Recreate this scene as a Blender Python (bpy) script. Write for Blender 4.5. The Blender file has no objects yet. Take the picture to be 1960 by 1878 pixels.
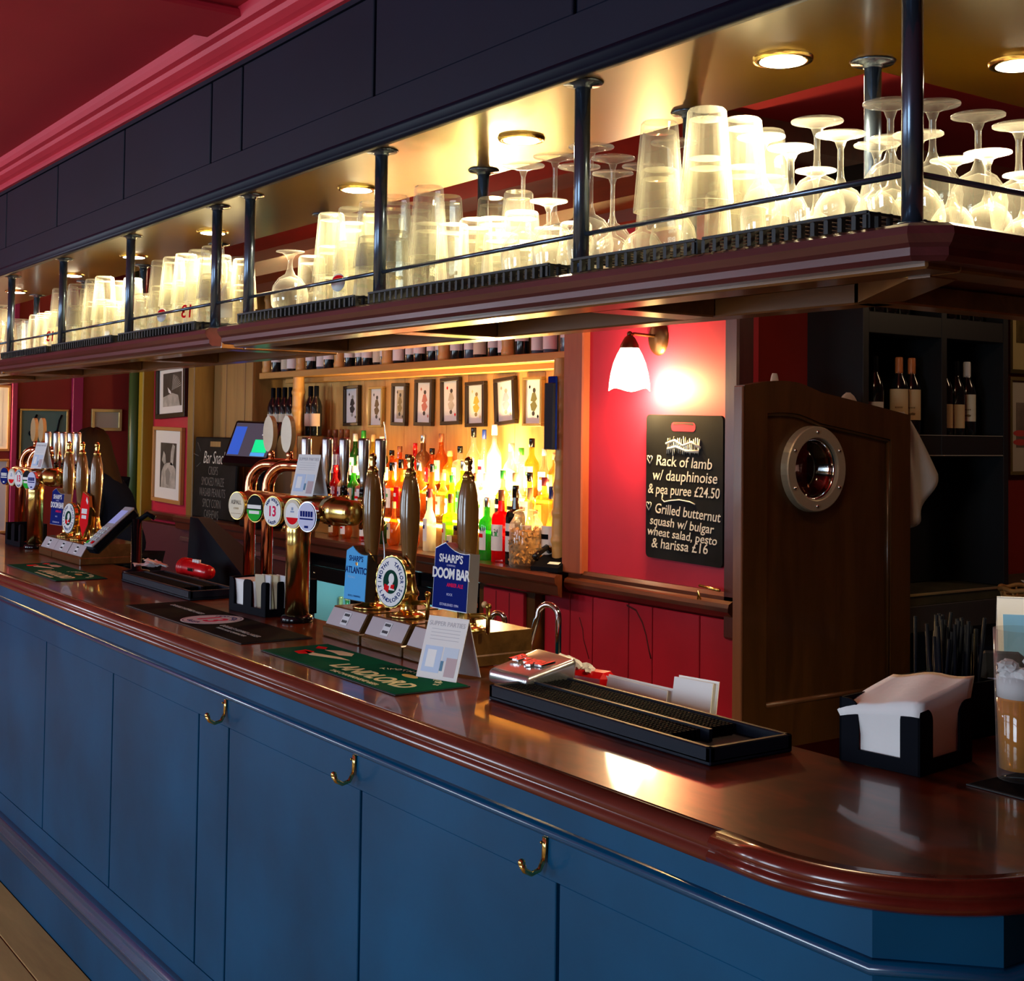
import bpy, bmesh, math, random
from mathutils import Matrix, Vector, Euler
random.seed(7)
PI = math.pi
scene = bpy.context.scene
COL = scene.collection

# ------------------------------------------------------------------ camera, world, exposure
cam_data = bpy.data.cameras.new('camera')
cam = bpy.data.objects.new('camera', cam_data)
COL.objects.link(cam)
R_ = Vector((0.57406011, 0.81871939, 0.01239125))
U_ = Vector((0.02193039, -0.03050112, 0.99929412))
F_ = Vector((-0.81851942, 0.57338315, 0.03546431))
cam.matrix_world = Matrix(((R_.x, U_.x, -F_.x, 0.0), (R_.y, U_.y, -F_.y, -1.33), (R_.z, U_.z, -F_.z, 1.67), (0, 0, 0, 1)))
cam_data.sensor_fit = 'HORIZONTAL'
cam_data.sensor_width = 36.0
cam_data.lens = 2538.0 / 1960.0 * 36.0
cam_data.shift_y = -199.0 / 1960.0
cam_data.clip_start = 0.05
cam_data.clip_end = 100
scene.camera = cam

world = bpy.data.worlds.new('world')
scene.world = world
world.use_nodes = True
world.node_tree.nodes['Background'].inputs[0].default_value = (0.55, 0.7, 1.0, 1)
world.node_tree.nodes['Background'].inputs[1].default_value = 0.5

vs = scene.view_settings
vs.view_transform = 'Standard'
vs.look = 'None'
vs.gamma = 1.0
vs.use_curve_mapping = False
vs.exposure = 0.0
scene.cycles.max_bounces = 14
scene.cycles.transmission_bounces = 10
scene.cycles.transparent_max_bounces = 12
scene.cycles.glossy_bounces = 4
scene.cycles.diffuse_bounces = 3
scene.cycles.caustics_reflective = False
scene.cycles.caustics_refractive = False
scene.cycles.sample_clamp_indirect = 4.0
scene.cycles.blur_glossy = 1.0

def light(name, kind, loc, energy, color, rot=(0, 0, 0), **kw):
    d = bpy.data.lights.new(name, kind)
    d.energy = energy
    d.color = color
    for k, v in kw.items():
        setattr(d, k, v)
    o = bpy.data.objects.new(name, d)
    o.location = loc
    o.rotation_euler = rot
    COL.objects.link(o)
    return o

# daylight through the street windows in the wall behind the camera
WINDOWS = [(-9.35, 1.9, 120), (-6.6, 1.4, 55), (-4.1, 1.4, 58), (-0.9, 1.5, 100)]
for wx, ww, wp in WINDOWS:
    light('window_daylight', 'AREA', (wx, -4.72, 1.75), wp, (0.70, 0.86, 1.0), (PI / 2, 0, 0),
          shape='RECTANGLE', size=ww, size_y=1.7)

# ------------------------------------------------------------------ mesh building
class MB:
    def __init__(self):
        self.v = []; self.f = []; self.s = []; self.mi = []
        self.M = Matrix.Identity(4)
    def add(self, verts, faces, smooth=False, mi=0):
        n = len(self.v)
        M = self.M
        flip = M.determinant() < 0
        for p in verts:
            q = M @ Vector(p)
            self.v.append((q.x, q.y, q.z))
        for f in faces:
            g = [n + i for i in f]
            if flip: g.reverse()
            self.f.append(g); self.s.append(smooth); self.mi.append(mi)
        return self
    def box(self, x0, x1, y0, y1, z0, z1, c=0.0, mi=0):
        if x0 > x1: x0, x1 = x1, x0
        if y0 > y1: y0, y1 = y1, y0
        if z0 > z1: z0, z1 = z1, z0
        c = min(c, 0.45 * min(x1 - x0, y1 - y0, z1 - z0))
        if c <= 0:
            v = [(x0,y0,z0),(x1,y0,z0),(x1,y1,z0),(x0,y1,z0),(x0,y0,z1),(x1,y0,z1),(x1,y1,z1),(x0,y1,z1)]
            f = [(3,2,1,0),(4,5,6,7),(0,1,5,4),(1,2,6,5),(2,3,7,6),(3,0,4,7)]
            return self.add(v, f, False, mi)
        bm = bmesh.new()
        pts = []
        for sx in (0, 1):
            for sy in (0, 1):
                for sz in (0, 1):
                    X = (x0, x1)[sx]; Y = (y0, y1)[sy]; Z = (z0, z1)[sz]
                    dx = c if sx == 0 else -c; dy = c if sy == 0 else -c; dz = c if sz == 0 else -c
                    pts += [(X, Y+dy, Z+dz), (X+dx, Y, Z+dz), (X+dx, Y+dy, Z)]
        for p in pts: bm.verts.new(p)
        bmesh.ops.convex_hull(bm, input=bm.verts)
        bmesh.ops.dissolve_limit(bm, angle_limit=0.01, verts=bm.verts, edges=bm.edges)
        bm.verts.index_update()
        vv = [tuple(v.co) for v in bm.verts]; ff = [[v.index for v in f.verts] for f in bm.faces]
        bm.free()
        return self.add(vv, ff, False, mi)
    def lathe(self, prof, n=20, c=(0, 0, 0), smooth=True, mi=0, closed=False, cap=True, sy=1.0):
        v = []; f = []; m = len(prof)
        for r, z in prof:
            for k in range(n):
                a = 2 * PI * k / n
                v.append((c[0] + r * math.cos(a), c[1] + r * math.sin(a) * sy, c[2] + z))
        rng = m if closed else m - 1
        for i in range(rng):
            j = (i + 1) % m
            for k in range(n):
                k2 = (k + 1) % n
                f.append((i*n+k, i*n+k2, j*n+k2, j*n+k))
        if cap and not closed:
            if prof[0][0] > 1e-5: f.append(tuple(reversed(range(n))))
            if prof[-1][0] > 1e-5: f.append(tuple((m-1)*n+k for k in range(n)))
        return self.add(v, f, smooth, mi)
    def cyl(self, c, r, h, n=20, mi=0, smooth=True, ch=0.0):
        if ch > 0:
            return self.lathe([(r-ch,0),(r,ch),(r,h-ch),(r-ch,h)], n, c, smooth, mi)
        return self.lathe([(r,0),(r,h)], n, c, smooth, mi)
    def tube(self, pts, r, n=10, mi=0, caps=True, flat=1.0):
        pts = [Vector(p) for p in pts]
        rs = r if isinstance(r, (list, tuple)) else [r] * len(pts)
        T = []
        for i in range(len(pts)):
            a = pts[max(0, i-1)]; b = pts[min(len(pts)-1, i+1)]
            T.append((b - a).normalized())
        up = Vector((0, 0, 1)) if abs(T[0].z) < 0.9 else Vector((1, 0, 0))
        N = (up - T[0] * up.dot(T[0])).normalized()
        v = []; f = []
        for i, p in enumerate(pts):
            N = (N - T[i] * N.dot(T[i])).normalized()
            B = T[i].cross(N)
            for k in range(n):
                a = 2 * PI * k / n
                q = p + N * (rs[i] * math.cos(a)) + B * (rs[i] * flat * math.sin(a))
                v.append(tuple(q))
        for i in range(len(pts) - 1):
            for k in range(n):
                k2 = (k + 1) % n
                f.append((i*n+k, i*n+k2, (i+1)*n+k2, (i+1)*n+k))
        if caps:
            f.append(tuple(reversed(range(n)))); f.append(tuple((len(pts)-1)*n+k for k in range(n)))
        return self.add(v, f, True, mi)
    def prism(self, poly, z0, z1, mi=0, smooth=False):
        n = len(poly)
        area = sum(poly[i][0]*poly[(i+1)%n][1] - poly[(i+1)%n][0]*poly[i][1] for i in range(n))
        if area < 0: poly = list(reversed(poly))
        v = [(x, y, z0) for x, y in poly] + [(x, y, z1) for x, y in poly]
        self.add(v, [tuple(reversed(range(n))), tuple(range(n, 2*n))], False, mi)
        return self.add(v, [(i, (i+1) % n, n+(i+1) % n, n+i) for i in range(n)], smooth, mi)
    def sweep(self, prof, path, mi=0, smooth=True, closed_prof=True):
        """prof: list of (out, z); path: plan points; 'out' is to the right of the walking direction."""
        P = [Vector((p[0], p[1])) for p in path]
        n = len(P); m = len(prof); v = []; f = []
        for i in range(n):
            d0 = (P[i] - P[i-1]).normalized() if i > 0 else None
            d1 = (P[i+1] - P[i]).normalized() if i < n-1 else None
            if d0 is None: d0 = d1
            if d1 is None: d1 = d0
            n0 = Vector((d0.y, -d0.x)); n1 = Vector((d1.y, -d1.x))
            nn = (n0 + n1).normalized()
            k = 1.0 / max(0.3, nn.dot(n0))
            for o, z in prof:
                q = P[i] + nn * (o * k)
                v.append((q.x, q.y, z))
        rng = m if closed_prof else m - 1
        for i in range(n-1):
            for j in range(rng):
                j2 = (j+1) % m
                f.append((i*m+j, (i+1)*m+j, (i+1)*m+j2, i*m+j2))
        if closed_prof:
            f.append(tuple(range(m))); f.append(tuple(reversed([(n-1)*m+j for j in range(m)])))
        return self.add(v, f, smooth, mi)
    def crumple(self, c, r, seed, sz=0.8):
        rnd = random.Random(seed)
        bm = bmesh.new(); bmesh.ops.create_icosphere(bm, subdivisions=2, radius=r)
        for v in bm.verts: v.co *= rnd.uniform(0.62, 1.25)
        bm.verts.index_update()
        self.add([(c[0] + v.co.x, c[1] + v.co.y, c[2] + v.co.z * sz) for v in bm.verts], [[v.index for v in f.verts] for f in bm.faces], False)
        bm.free(); return self
    def ball(self, c, r, n=12, m=8, mi=0, sx=1, sy=1, sz=1):
        old = self.M
        self.M = old @ Matrix.Translation(c) @ Matrix.Diagonal((sx, sy, sz, 1))
        pr = [(max(1e-6, r*math.sin(PI*i/m)), -r*math.cos(PI*i/m)) for i in range(m+1)]
        self.lathe(pr, n, (0, 0, 0), True, mi, cap=False)
        self.M = old
        return self

def mesh_from(name, mb, mats, fix=False):
    me = bpy.data.meshes.new(name)
    me.from_pydata(mb.v, [], mb.f)
    me.polygons.foreach_set('use_smooth', mb.s)
    if not isinstance(mats, (list, tuple)): mats = [mats]
    for m in mats: me.materials.append(m)
    if len(mats) > 1: me.polygons.foreach_set('material_index', mb.mi)
    if fix:
        bm = bmesh.new(); bm.from_mesh(me)
        bmesh.ops.recalc_face_normals(bm, faces=bm.faces); bm.to_mesh(me); bm.free()
    me.update()
    return me

def obj(name, mb, mats, parent=None, loc=None, rot=None, fix=False):
    me = mb if isinstance(mb, bpy.types.Mesh) else mesh_from(name, mb, mats, fix)
    o = bpy.data.objects.new(name, me)
    COL.objects.link(o)
    if parent is not None: o.parent = parent
    if loc is not None: o.location = loc
    if rot is not None: o.rotation_euler = rot
    return o

def tag(o, label, cat, group=None, kind=None):
    if label: o['label'] = label
    if cat: o['category'] = cat
    if group: o['group'] = group
    if kind: o['kind'] = kind
    return o

def thing(name, label, cat, loc=(0, 0, 0), rz=0.0, group=None, rot=None):
    o = bpy.data.objects.new(name, None)
    o.empty_display_size = 0.05
    COL.objects.link(o)
    o.location = loc
    o.rotation_euler = rot if rot is not None else (0, 0, rz)
    return tag(o, label, cat, group)

def structure(name, mb, mats, parent=None, fix=False):
    o = obj(name, mb, mats, parent, fix=fix)
    if parent is None: o['kind'] = 'structure'
    return o

def dup(root, loc, rz=None, label=None, group=None):
    r = root.copy(); COL.objects.link(r); r.location = loc
    if rz is not None: r.rotation_euler = (0, 0, rz)
    if label: r['label'] = label
    if group: r['group'] = group
    for ch in list(root.children):
        c = ch.copy(); COL.objects.link(c); c.parent = r
        for g in list(ch.children):
            d = g.copy(); COL.objects.link(d); d.parent = c
    return r

def text_mesh(s, size, M, ext=0.0003, sx=1.0, shear=0.0, align='CENTER', bold=0.0, spacing=1.0):
    cu = bpy.data.curves.new('lettering', 'FONT')
    cu.body = s; cu.size = size; cu.align_x = align; cu.align_y = 'CENTER'
    cu.extrude = ext; cu.shear = shear; cu.resolution_u = 3; cu.offset = bold; cu.space_character = spacing
    o = bpy.data.objects.new('lettering', cu)
    COL.objects.link(o)
    dg = bpy.context.evaluated_depsgraph_get()
    me = bpy.data.meshes.new_from_object(o.evaluated_get(dg))
    bpy.data.objects.remove(o); bpy.data.curves.remove(cu)
    me.transform(M @ Matrix.Diagonal((sx, 1, 1, 1)))
    return me

def merge_meshes(mes):
    mb = MB()
    for me in mes:
        mb.add([tuple(v.co) for v in me.vertices], [tuple(p.vertices) for p in me.polygons])
        bpy.data.meshes.remove(me)
    return mb

def text(s, size, M, mat, parent, name='lettering', **kw):
    mb = merge_meshes([text_mesh(s, size, M, **kw)])
    return obj(name, mb, mat, parent)

def arc_text(s, size, rx, rz, a0, a1, M, mat, parent, name='lettering', inward=False, **kw):
    """letters along an ellipse in the local XY plane of M, from angle a0 to a1 (radians, clockwise from +Y)"""
    mes = []
    n = len(s)
    for i, ch in enumerate(s):
        if ch == ' ': continue
        a = a0 + (a1 - a0) * (i / max(1, n-1))
        x = rx * math.sin(a); y = rz * math.cos(a)
        rot = -a if not inward else PI - a
        mes.append(text_mesh(ch, size, M @ Matrix.Translation((x, y, 0)) @ Matrix.Rotation(rot, 4, 'Z'), **kw))
    return obj(name, merge_meshes(mes), mat, parent)

def facing(origin, right, up):
    """matrix whose X is right, Y is up, Z is out of the face"""
    r = Vector(right).normalized(); u = Vector(up); u = (u - r * u.dot(r)).normalized(); n = r.cross(u)
    return Matrix(((r.x, u.x, n.x, origin[0]), (r.y, u.y, n.y, origin[1]), (r.z, u.z, n.z, origin[2]), (0, 0, 0, 1)))

ORD = ['first', 'second', 'third', 'fourth', 'fifth', 'sixth', 'seventh', 'eighth', 'ninth', 'tenth', 'eleventh', 'twelfth', 'thirteenth', 'fourteenth', 'fifteenth', 'sixteenth', 'seventeenth', 'eighteenth', 'nineteenth', 'twentieth']

# ------------------------------------------------------------------ materials
MATS = {}
def pm(name, color, rough=0.5, metal=0.0, coat=0.0, spec=0.5, trans=0.0, ior=1.45, emit=None, estr=0.0, var=0.0, vscale=6.0, bump=0.0, bscale=60.0, alpha=1.0, coat_rough=0.08, stretch=(1, 1, 1)):
    if name in MATS: return MATS[name]
    m = bpy.data.materials.new(name); m.use_nodes = True
    nt = m.node_tree; b = nt.nodes['Principled BSDF']
    b.inputs['Base Color'].default_value = (*color, 1)
    b.inputs['Roughness'].default_value = rough
    b.inputs['Metallic'].default_value = metal
    b.inputs['Coat Weight'].default_value = coat
    b.inputs['Coat Roughness'].default_value = coat_rough
    b.inputs['Specular IOR Level'].default_value = spec
    b.inputs['Transmission Weight'].default_value = trans
    b.inputs['IOR'].default_value = ior
    b.inputs['Alpha'].default_value = alpha
    if emit:
        b.inputs['Emission Color'].default_value = (*emit, 1)
        b.inputs['Emission Strength'].default_value = estr
    if var > 0 or bump > 0:
        tc = nt.nodes.new('ShaderNodeTexCoord'); mp = nt.nodes.new('ShaderNodeMapping')
        mp.inputs['Scale'].default_value = stretch
        nt.links.new(tc.outputs['Object'], mp.inputs['Vector'])
    if var > 0:
        nz = nt.nodes.new('ShaderNodeTexNoise'); nz.inputs['Scale'].default_value = vscale; nz.inputs['Detail'].default_value = 5
        nt.links.new(mp.outputs['Vector'], nz.inputs['Vector'])
        cr = nt.nodes.new('ShaderNodeValToRGB')
        cr.color_ramp.elements[0].position = 0.3; cr.color_ramp.elements[1].position = 0.7
        cr.color_ramp.elements[0].color = (*[c * (1 - var) for c in color], 1)
        cr.color_ramp.elements[1].color = (*[min(1, c * (1 + var)) for c in color], 1)
        nt.links.new(nz.outputs['Fac'], cr.inputs['Fac']); nt.links.new(cr.outputs['Color'], b.inputs['Base Color'])
    if bump > 0:
        n2 = nt.nodes.new('ShaderNodeTexNoise'); n2.inputs['Scale'].default_value = bscale; n2.inputs['Detail'].default_value = 3
        nt.links.new(mp.outputs['Vector'], n2.inputs['Vector'])
        bp = nt.nodes.new('ShaderNodeBump'); bp.inputs['Strength'].default_value = bump; bp.inputs['Distance'].default_value = 0.003
        nt.links.new(n2.outputs['Fac'], bp.inputs['Height']); nt.links.new(bp.outputs['Normal'], b.inputs['Normal'])
    MATS[name] = m
    return m

def wood(name, dark, light_c, axis='X', scale=3.0, rough=0.35, coat=0.0, knots=False, spread=0.5, coat_rough=0.1, bump=0.04, spec=0.5, figure=0.0):
    if name in MATS: return MATS[name]
    m = bpy.data.materials.new(name); m.use_nodes = True
    nt = m.node_tree; b = nt.nodes['Principled BSDF']
    tc = nt.nodes.new('ShaderNodeTexCoord'); mp = nt.nodes.new('ShaderNodeMapping')
    s = {'X': (0.12, 1, 1), 'Y': (1, 0.12, 1), 'Z': (1, 1, 0.12)}[axis]
    mp.inputs['Scale'].default_value = s
    nt.links.new(tc.outputs['Object'], mp.inputs['Vector'])
    nz = nt.nodes.new('ShaderNodeTexNoise'); nz.inputs['Scale'].default_value = scale * 6; nz.inputs['Detail'].default_value = 6; nz.inputs['Roughness'].default_value = 0.65; nz.inputs['Distortion'].default_value = 0.6
    nt.links.new(mp.outputs['Vector'], nz.inputs['Vector'])
    cr = nt.nodes.new('ShaderNodeValToRGB')
    cr.color_ramp.elements[0].position = 0.5 - spread / 2; cr.color_ramp.elements[1].position = 0.5 + spread / 2
    cr.color_ramp.elements[0].color = (*dark, 1); cr.color_ramp.elements[1].color = (*light_c, 1)
    nt.links.new(nz.outputs['Fac'], cr.inputs['Fac'])
    out = cr.outputs['Color']
    if knots:
        vo = nt.nodes.new('ShaderNodeTexVoronoi'); vo.inputs['Scale'].default_value = 3.1
        mp2 = nt.nodes.new('ShaderNodeMapping'); mp2.inputs['Scale'].default_value = (1.6, 1.6, 0.9)
        nt.links.new(tc.outputs['Object'], mp2.inputs['Vector']); nt.links.new(mp2.outputs['Vector'], vo.inputs['Vector'])
        r2 = nt.nodes.new('ShaderNodeValToRGB'); r2.color_ramp.elements[0].position = 0.04; r2.color_ramp.elements[1].position = 0.1
        r2.color_ramp.elements[0].color = (0.25, 0.16, 0.1, 1); r2.color_ramp.elements[1].color = (1, 1, 1, 1)
        nt.links.new(vo.outputs['Distance'], r2.inputs['Fac'])
        mx = nt.nodes.new('ShaderNodeMix'); mx.data_type = 'RGBA'; mx.blend_type = 'MULTIPLY'; mx.inputs['Factor'].default_value = 0.8
        nt.links.new(out, mx.inputs['A']); nt.links.new(r2.outputs['Color'], mx.inputs['B'])
        out = mx.outputs['Result']
    if figure > 0:
        n3 = nt.nodes.new('ShaderNodeTexNoise'); n3.inputs['Scale'].default_value = 5.0; n3.inputs['Detail'].default_value = 3; n3.inputs['Distortion'].default_value = 1.2
        m3 = nt.nodes.new('ShaderNodeMapping'); m3.inputs['Scale'].default_value = (0.8, 1.8, 1); m3.inputs['Rotation'].default_value = (0, 0, 0.5)
        nt.links.new(tc.outputs['Object'], m3.inputs['Vector']); nt.links.new(m3.outputs['Vector'], n3.inputs['Vector'])
        r3 = nt.nodes.new('ShaderNodeValToRGB'); r3.color_ramp.elements[0].position = 0.35; r3.color_ramp.elements[1].position = 0.65
        v_ = 1 - figure; r3.color_ramp.elements[0].color = (v_, v_, v_, 1); r3.color_ramp.elements[1].color = (1, 1, 1, 1)
        nt.links.new(n3.outputs['Fac'], r3.inputs['Fac'])
        mx3 = nt.nodes.new('ShaderNodeMix'); mx3.data_type = 'RGBA'; mx3.blend_type = 'MULTIPLY'; mx3.inputs['Factor'].default_value = 1.0
        nt.links.new(out, mx3.inputs['A']); nt.links.new(r3.outputs['Color'], mx3.inputs['B']); out = mx3.outputs['Result']
    nt.links.new(out, b.inputs['Base Color'])
    b.inputs['Roughness'].default_value = rough
    b.inputs['Specular IOR Level'].default_value = spec
    b.inputs['Coat Weight'].default_value = coat; b.inputs['Coat Roughness'].default_value = coat_rough
    bp = nt.nodes.new('ShaderNodeBump'); bp.inputs['Strength'].default_value = bump; bp.inputs['Distance'].default_value = 0.002
    nt.links.new(nz.outputs['Fac'], bp.inputs['Height']); nt.links.new(bp.outputs['Normal'], b.inputs['Normal'])
    MATS[name] = m
    return m

def glass_mat(name, tint, haze=0.1, rough=0.03, hz=None, edge=0.6, ior=1.45):
    """thin clear glass: see-through in the middle, bright at grazing edges, with haze mixed in to imitate blown-out light"""
    if name in MATS: return MATS[name]
    m = bpy.data.materials.new(name); m.use_nodes = True
    nt = m.node_tree
    for n in list(nt.nodes): nt.nodes.remove(n)
    L = nt.links.new
    out = nt.nodes.new('ShaderNodeOutputMaterial')
    tr = nt.nodes.new('ShaderNodeBsdfTransparent'); tr.inputs['Color'].default_value = (*tint, 1)
    gl = nt.nodes.new('ShaderNodeBsdfGlossy'); gl.inputs['Roughness'].default_value = max(.02, rough); gl.inputs['Color'].default_value = (1, 1, 1, 1)
    t = nt.nodes.new('ShaderNodeBsdfTranslucent'); t.inputs['Color'].default_value = (*(hz or tint), 1)
    d = nt.nodes.new('ShaderNodeBsdfDiffuse'); d.inputs['Color'].default_value = (*(hz or tint), 1)
    lw = nt.nodes.new('ShaderNodeLayerWeight'); lw.inputs['Blend'].default_value = 0.25
    m1 = nt.nodes.new('ShaderNodeMixShader'); m1.inputs[0].default_value = 0.5
    L(t.outputs[0], m1.inputs[1]); L(d.outputs[0], m1.inputs[2])
    ml = nt.nodes.new('ShaderNodeMath'); ml.operation = 'MULTIPLY_ADD'; ml.inputs[1].default_value = edge; ml.inputs[2].default_value = haze
    pw = nt.nodes.new('ShaderNodeMath'); pw.operation = 'POWER'; pw.inputs[1].default_value = 1.6
    L(lw.outputs['Facing'], pw.inputs[0]); L(pw.outputs[0], ml.inputs[0]); ml.use_clamp = True
    m2 = nt.nodes.new('ShaderNodeMixShader'); L(ml.outputs[0], m2.inputs[0]); L(tr.outputs[0], m2.inputs[1]); L(m1.outputs[0], m2.inputs[2])
    fp = nt.nodes.new('ShaderNodeMath'); fp.operation = 'POWER'; fp.inputs[1].default_value = 3.5; L(lw.outputs['Facing'], fp.inputs[0])
    fr = nt.nodes.new('ShaderNodeMath'); fr.operation = 'MULTIPLY_ADD'; fr.inputs[1].default_value = 0.5; fr.inputs[2].default_value = 0.045 if ior > 1.3 else 0.01; fr.use_clamp = True; L(fp.outputs[0], fr.inputs[0])
    m3 = nt.nodes.new('ShaderNodeMixShader'); L(fr.outputs[0], m3.inputs[0]); L(m2.outputs[0], m3.inputs[1]); L(gl.outputs[0], m3.inputs[2])
    L(m3.outputs[0], out.inputs[0])
    MATS[name] = m
    return m

def emis(name, color, strength):
    if name in MATS: return MATS[name]
    m = bpy.data.materials.new(name); m.use_nodes = True
    nt = m.node_tree; b = nt.nodes['Principled BSDF']
    b.inputs['Base Color'].default_value = (*[min(1, c) for c in color], 1)
    b.inputs['Emission Color'].default_value = (*color, 1); b.inputs['Emission Strength'].default_value = strength
    MATS[name] = m
    return m

blue = pm('bar_blue_paint', (0.0008, 0.072, 0.175), 0.40, spec=0.22, coat=0.10, var=0.25, vscale=2.5, bump=0.05, bscale=40)
navy = pm('fascia_blue_shaded', (0.005, 0.008, 0.022), 0.45, spec=0.25, var=0.15, vscale=3)  # bar blue darkened in the colour for weaker daylight up at the fascia
gold_soffit = pm('soffit_varnish', (0.135, 0.070, 0.002), 0.30, spec=0.35, coat=0.35, coat_rough=0.16, var=0.2, vscale=2.0)
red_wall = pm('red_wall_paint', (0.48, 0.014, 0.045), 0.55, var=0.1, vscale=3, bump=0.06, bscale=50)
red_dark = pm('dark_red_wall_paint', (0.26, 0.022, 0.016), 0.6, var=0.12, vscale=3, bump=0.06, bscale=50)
crimson = pm('crimson_board_paint', (0.36, 0.006, 0.03), 0.5, var=0.12, vscale=4)
ceil_red = pm('ceiling_red_paint', (0.46, 0.018, 0.042), 0.7, var=0.12, vscale=1.2)
corn_red = pm('cornice_red_paint', (0.62, 0.030, 0.062), 0.5, var=0.08, vscale=3)
magenta = pm('magenta_trim_paint', (0.30, 0.01, 0.09), 0.5)
mahog = wood('mahogany_polished', (0.030, 0.003, 0.0006), (0.34, 0.050, 0.003), 'X', 0.9, 0.30, 0.45, spread=0.6, coat_rough=0.05, bump=0.015, spec=0.22, figure=0.75)
blue_g = pm('bar_blue_gloss_moulding', (0.0008, 0.072, 0.175), 0.22, coat=0.9, coat_rough=0.12)
mahog_e = wood('mahogany_edge', (0.10, 0.018, 0.010), (0.26, 0.055, 0.035), 'X', 2.2, 0.25, 0.6, spread=0.6, bump=0.02)
mahog_c = wood('mahogany_corner_edge', (0.07, 0.006, 0.004), (0.16, 0.02, 0.010), 'X', 2.2, 0.22, 0.7, spread=0.6, bump=0.02)
shelf_w = wood('shelf_plum_wood', (0.05, 0.012, 0.012), (0.13, 0.03, 0.032), 'X', 2.5, 0.3, 0.4)
under_w = wood('shelf_underside_wood', (0.10, 0.035, 0.010), (0.25, 0.10, 0.028), 'X', 2.5, 0.3, 0.3)
dark_w = wood('dark_walnut', (0.040, 0.016, 0.004), (0.105, 0.042, 0.010), 'Z', 2.0, 0.32, 0.3)
ledge_w = wood('ledge_mahogany', (0.035, 0.010, 0.005), (0.11, 0.03, 0.014), 'X', 2.0, 0.28, 0.4)
pine = wood('honey_pine_board', (0.50, 0.25, 0.06), (0.74, 0.42, 0.13), 'Z', 2.0, 0.45, 0.1, knots=True)
pine_h = wood('pine_shelf', (0.34, 0.16, 0.035), (0.52, 0.27, 0.07), 'X', 2.0, 0.4, 0.1)
pine_o = wood('pine_weathered', (0.20, 0.105, 0.028), (0.36, 0.20, 0.06), 'Z', 2.0, 0.5, 0.0, knots=True)
pump_w = wood('pump_handle_wood', (0.11, 0.048, 0.010), (0.30, 0.145, 0.036), 'Z', 3.0, 0.22, 0.8, coat_rough=0.06)
box_w = wood('pump_box_wood', (0.06, 0.028, 0.008), (0.16, 0.08, 0.022), 'X', 3.0, 0.25, 0.6)
floor_w = wood('floor_oak', (0.36, 0.23, 0.06), (0.62, 0.42, 0.13), 'X', 1.5, 0.5, 0.0)
frame_salmon = wood('red_stained_frame', (0.26, 0.06, 0.03), (0.40, 0.11, 0.05), 'Z', 2.0, 0.4, 0.2)
brass = pm('brass', (0.82, 0.60, 0.19), 0.20, 1.0, var=0.15, vscale=14)
brass_d = pm('brass_aged', (0.42, 0.29, 0.075), 0.26, 1.0, var=0.25, vscale=12)
copper = pm('copper', (0.78, 0.32, 0.16), 0.14, 1.0, var=0.1, vscale=10)
chrome = pm('chrome', (0.75, 0.76, 0.78), 0.08, 1.0)
steel = pm('brushed_steel', (0.60, 0.61, 0.64), 0.28, 1.0)
bronze = pm('bronze', (0.13, 0.065, 0.03), 0.35, 0.9)
postm = pm('post_dark_metal', (0.075, 0.105, 0.155), 0.24, 0.75, coat=0.5)
black = pm('black_plastic', (0.003, 0.004, 0.008), 0.55, spec=0.06)
black_g = pm('black_gloss', (0.004, 0.004, 0.006), 0.15)
black_b = pm('blue_black_plastic', (0.004, 0.008, 0.018), 0.5, spec=0.25, bump=0.05, bscale=90)
rubber = pm('black_rubber', (0.010, 0.013, 0.016), 0.5)
felt = pm('bar_runner_black', (0.009, 0.007, 0.008), 0.9, spec=0.05, bump=0.2, bscale=300)
green_felt = pm('bar_runner_green', (0.001, 0.085, 0.042), 0.85, spec=0.05, bump=0.2, bscale=300)
board_b = pm('chalkboard_black', (0.009, 0.010, 0.012), 0.7, spec=0.12, var=0.5, vscale=5)
chalk = pm('chalk_white', (0.80, 0.76, 0.66), 0.9)
chalk_d = pm('chalk_faint', (0.20, 0.19, 0.17), 0.9)
paper = pm('paper_white', (0.82, 0.82, 0.84), 0.8)
paper_c = pm('paper_cream', (0.72, 0.60, 0.38), 0.8)
napkin = pm('napkin_white', (0.93, 0.93, 0.91), 0.9, bump=0.15, bscale=60)
cloth_w = pm('towel_white', (0.62, 0.60, 0.56), 0.95, bump=0.3, bscale=200)
white = pm('white_paint', (0.82, 0.82, 0.82), 0.4)
red_p = pm('red_plastic', (0.62, 0.006, 0.010), 0.25, coat=0.3)
sky_p = pm('badge_sky_blue', (0.10, 0.46, 0.92), 0.6, spec=0.08)
navy_p = pm('badge_navy', (0.002, 0.012, 0.17), 0.6, spec=0.05)
navy_t = pm('badge_text_navy', (0.004, 0.03, 0.18), 0.6, spec=0.05)
green_d = pm('badge_dark_green', (0.002, 0.045, 0.028), 0.6, spec=0.05)
green_l = pm('badge_green', (0.02, 0.48, 0.04), 0.6, spec=0.05)
pink_t = pm('badge_pink_red', (0.80, 0.010, 0.10), 0.6, spec=0.05)
red_b = pm('badge_red', (0.78, 0.004, 0.010), 0.6, spec=0.05)
cream_b = pm('badge_cream', (0.66, 0.58, 0.42), 0.4)
lilac_b = pm('badge_lilac', (0.55, 0.58, 0.86), 0.4)
gold_t = pm('lettering_pale_gold', (0.72, 0.66, 0.36), 0.6)
skin = pm('skin', (0.42, 0.20, 0.13), 0.5)
hair = pm('dark_brown_hair', (0.018, 0.009, 0.004), 0.6, spec=0.12, bump=0.3, bscale=150, stretch=(1, 1, 0.15))
navy_c = pm('navy_cloth', (0.003, 0.005, 0.016), 0.9, spec=0.05, bump=0.2, bscale=180)
olive = pm('olive_trim_paint', (0.30, 0.21, 0.012), 0.5)
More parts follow.
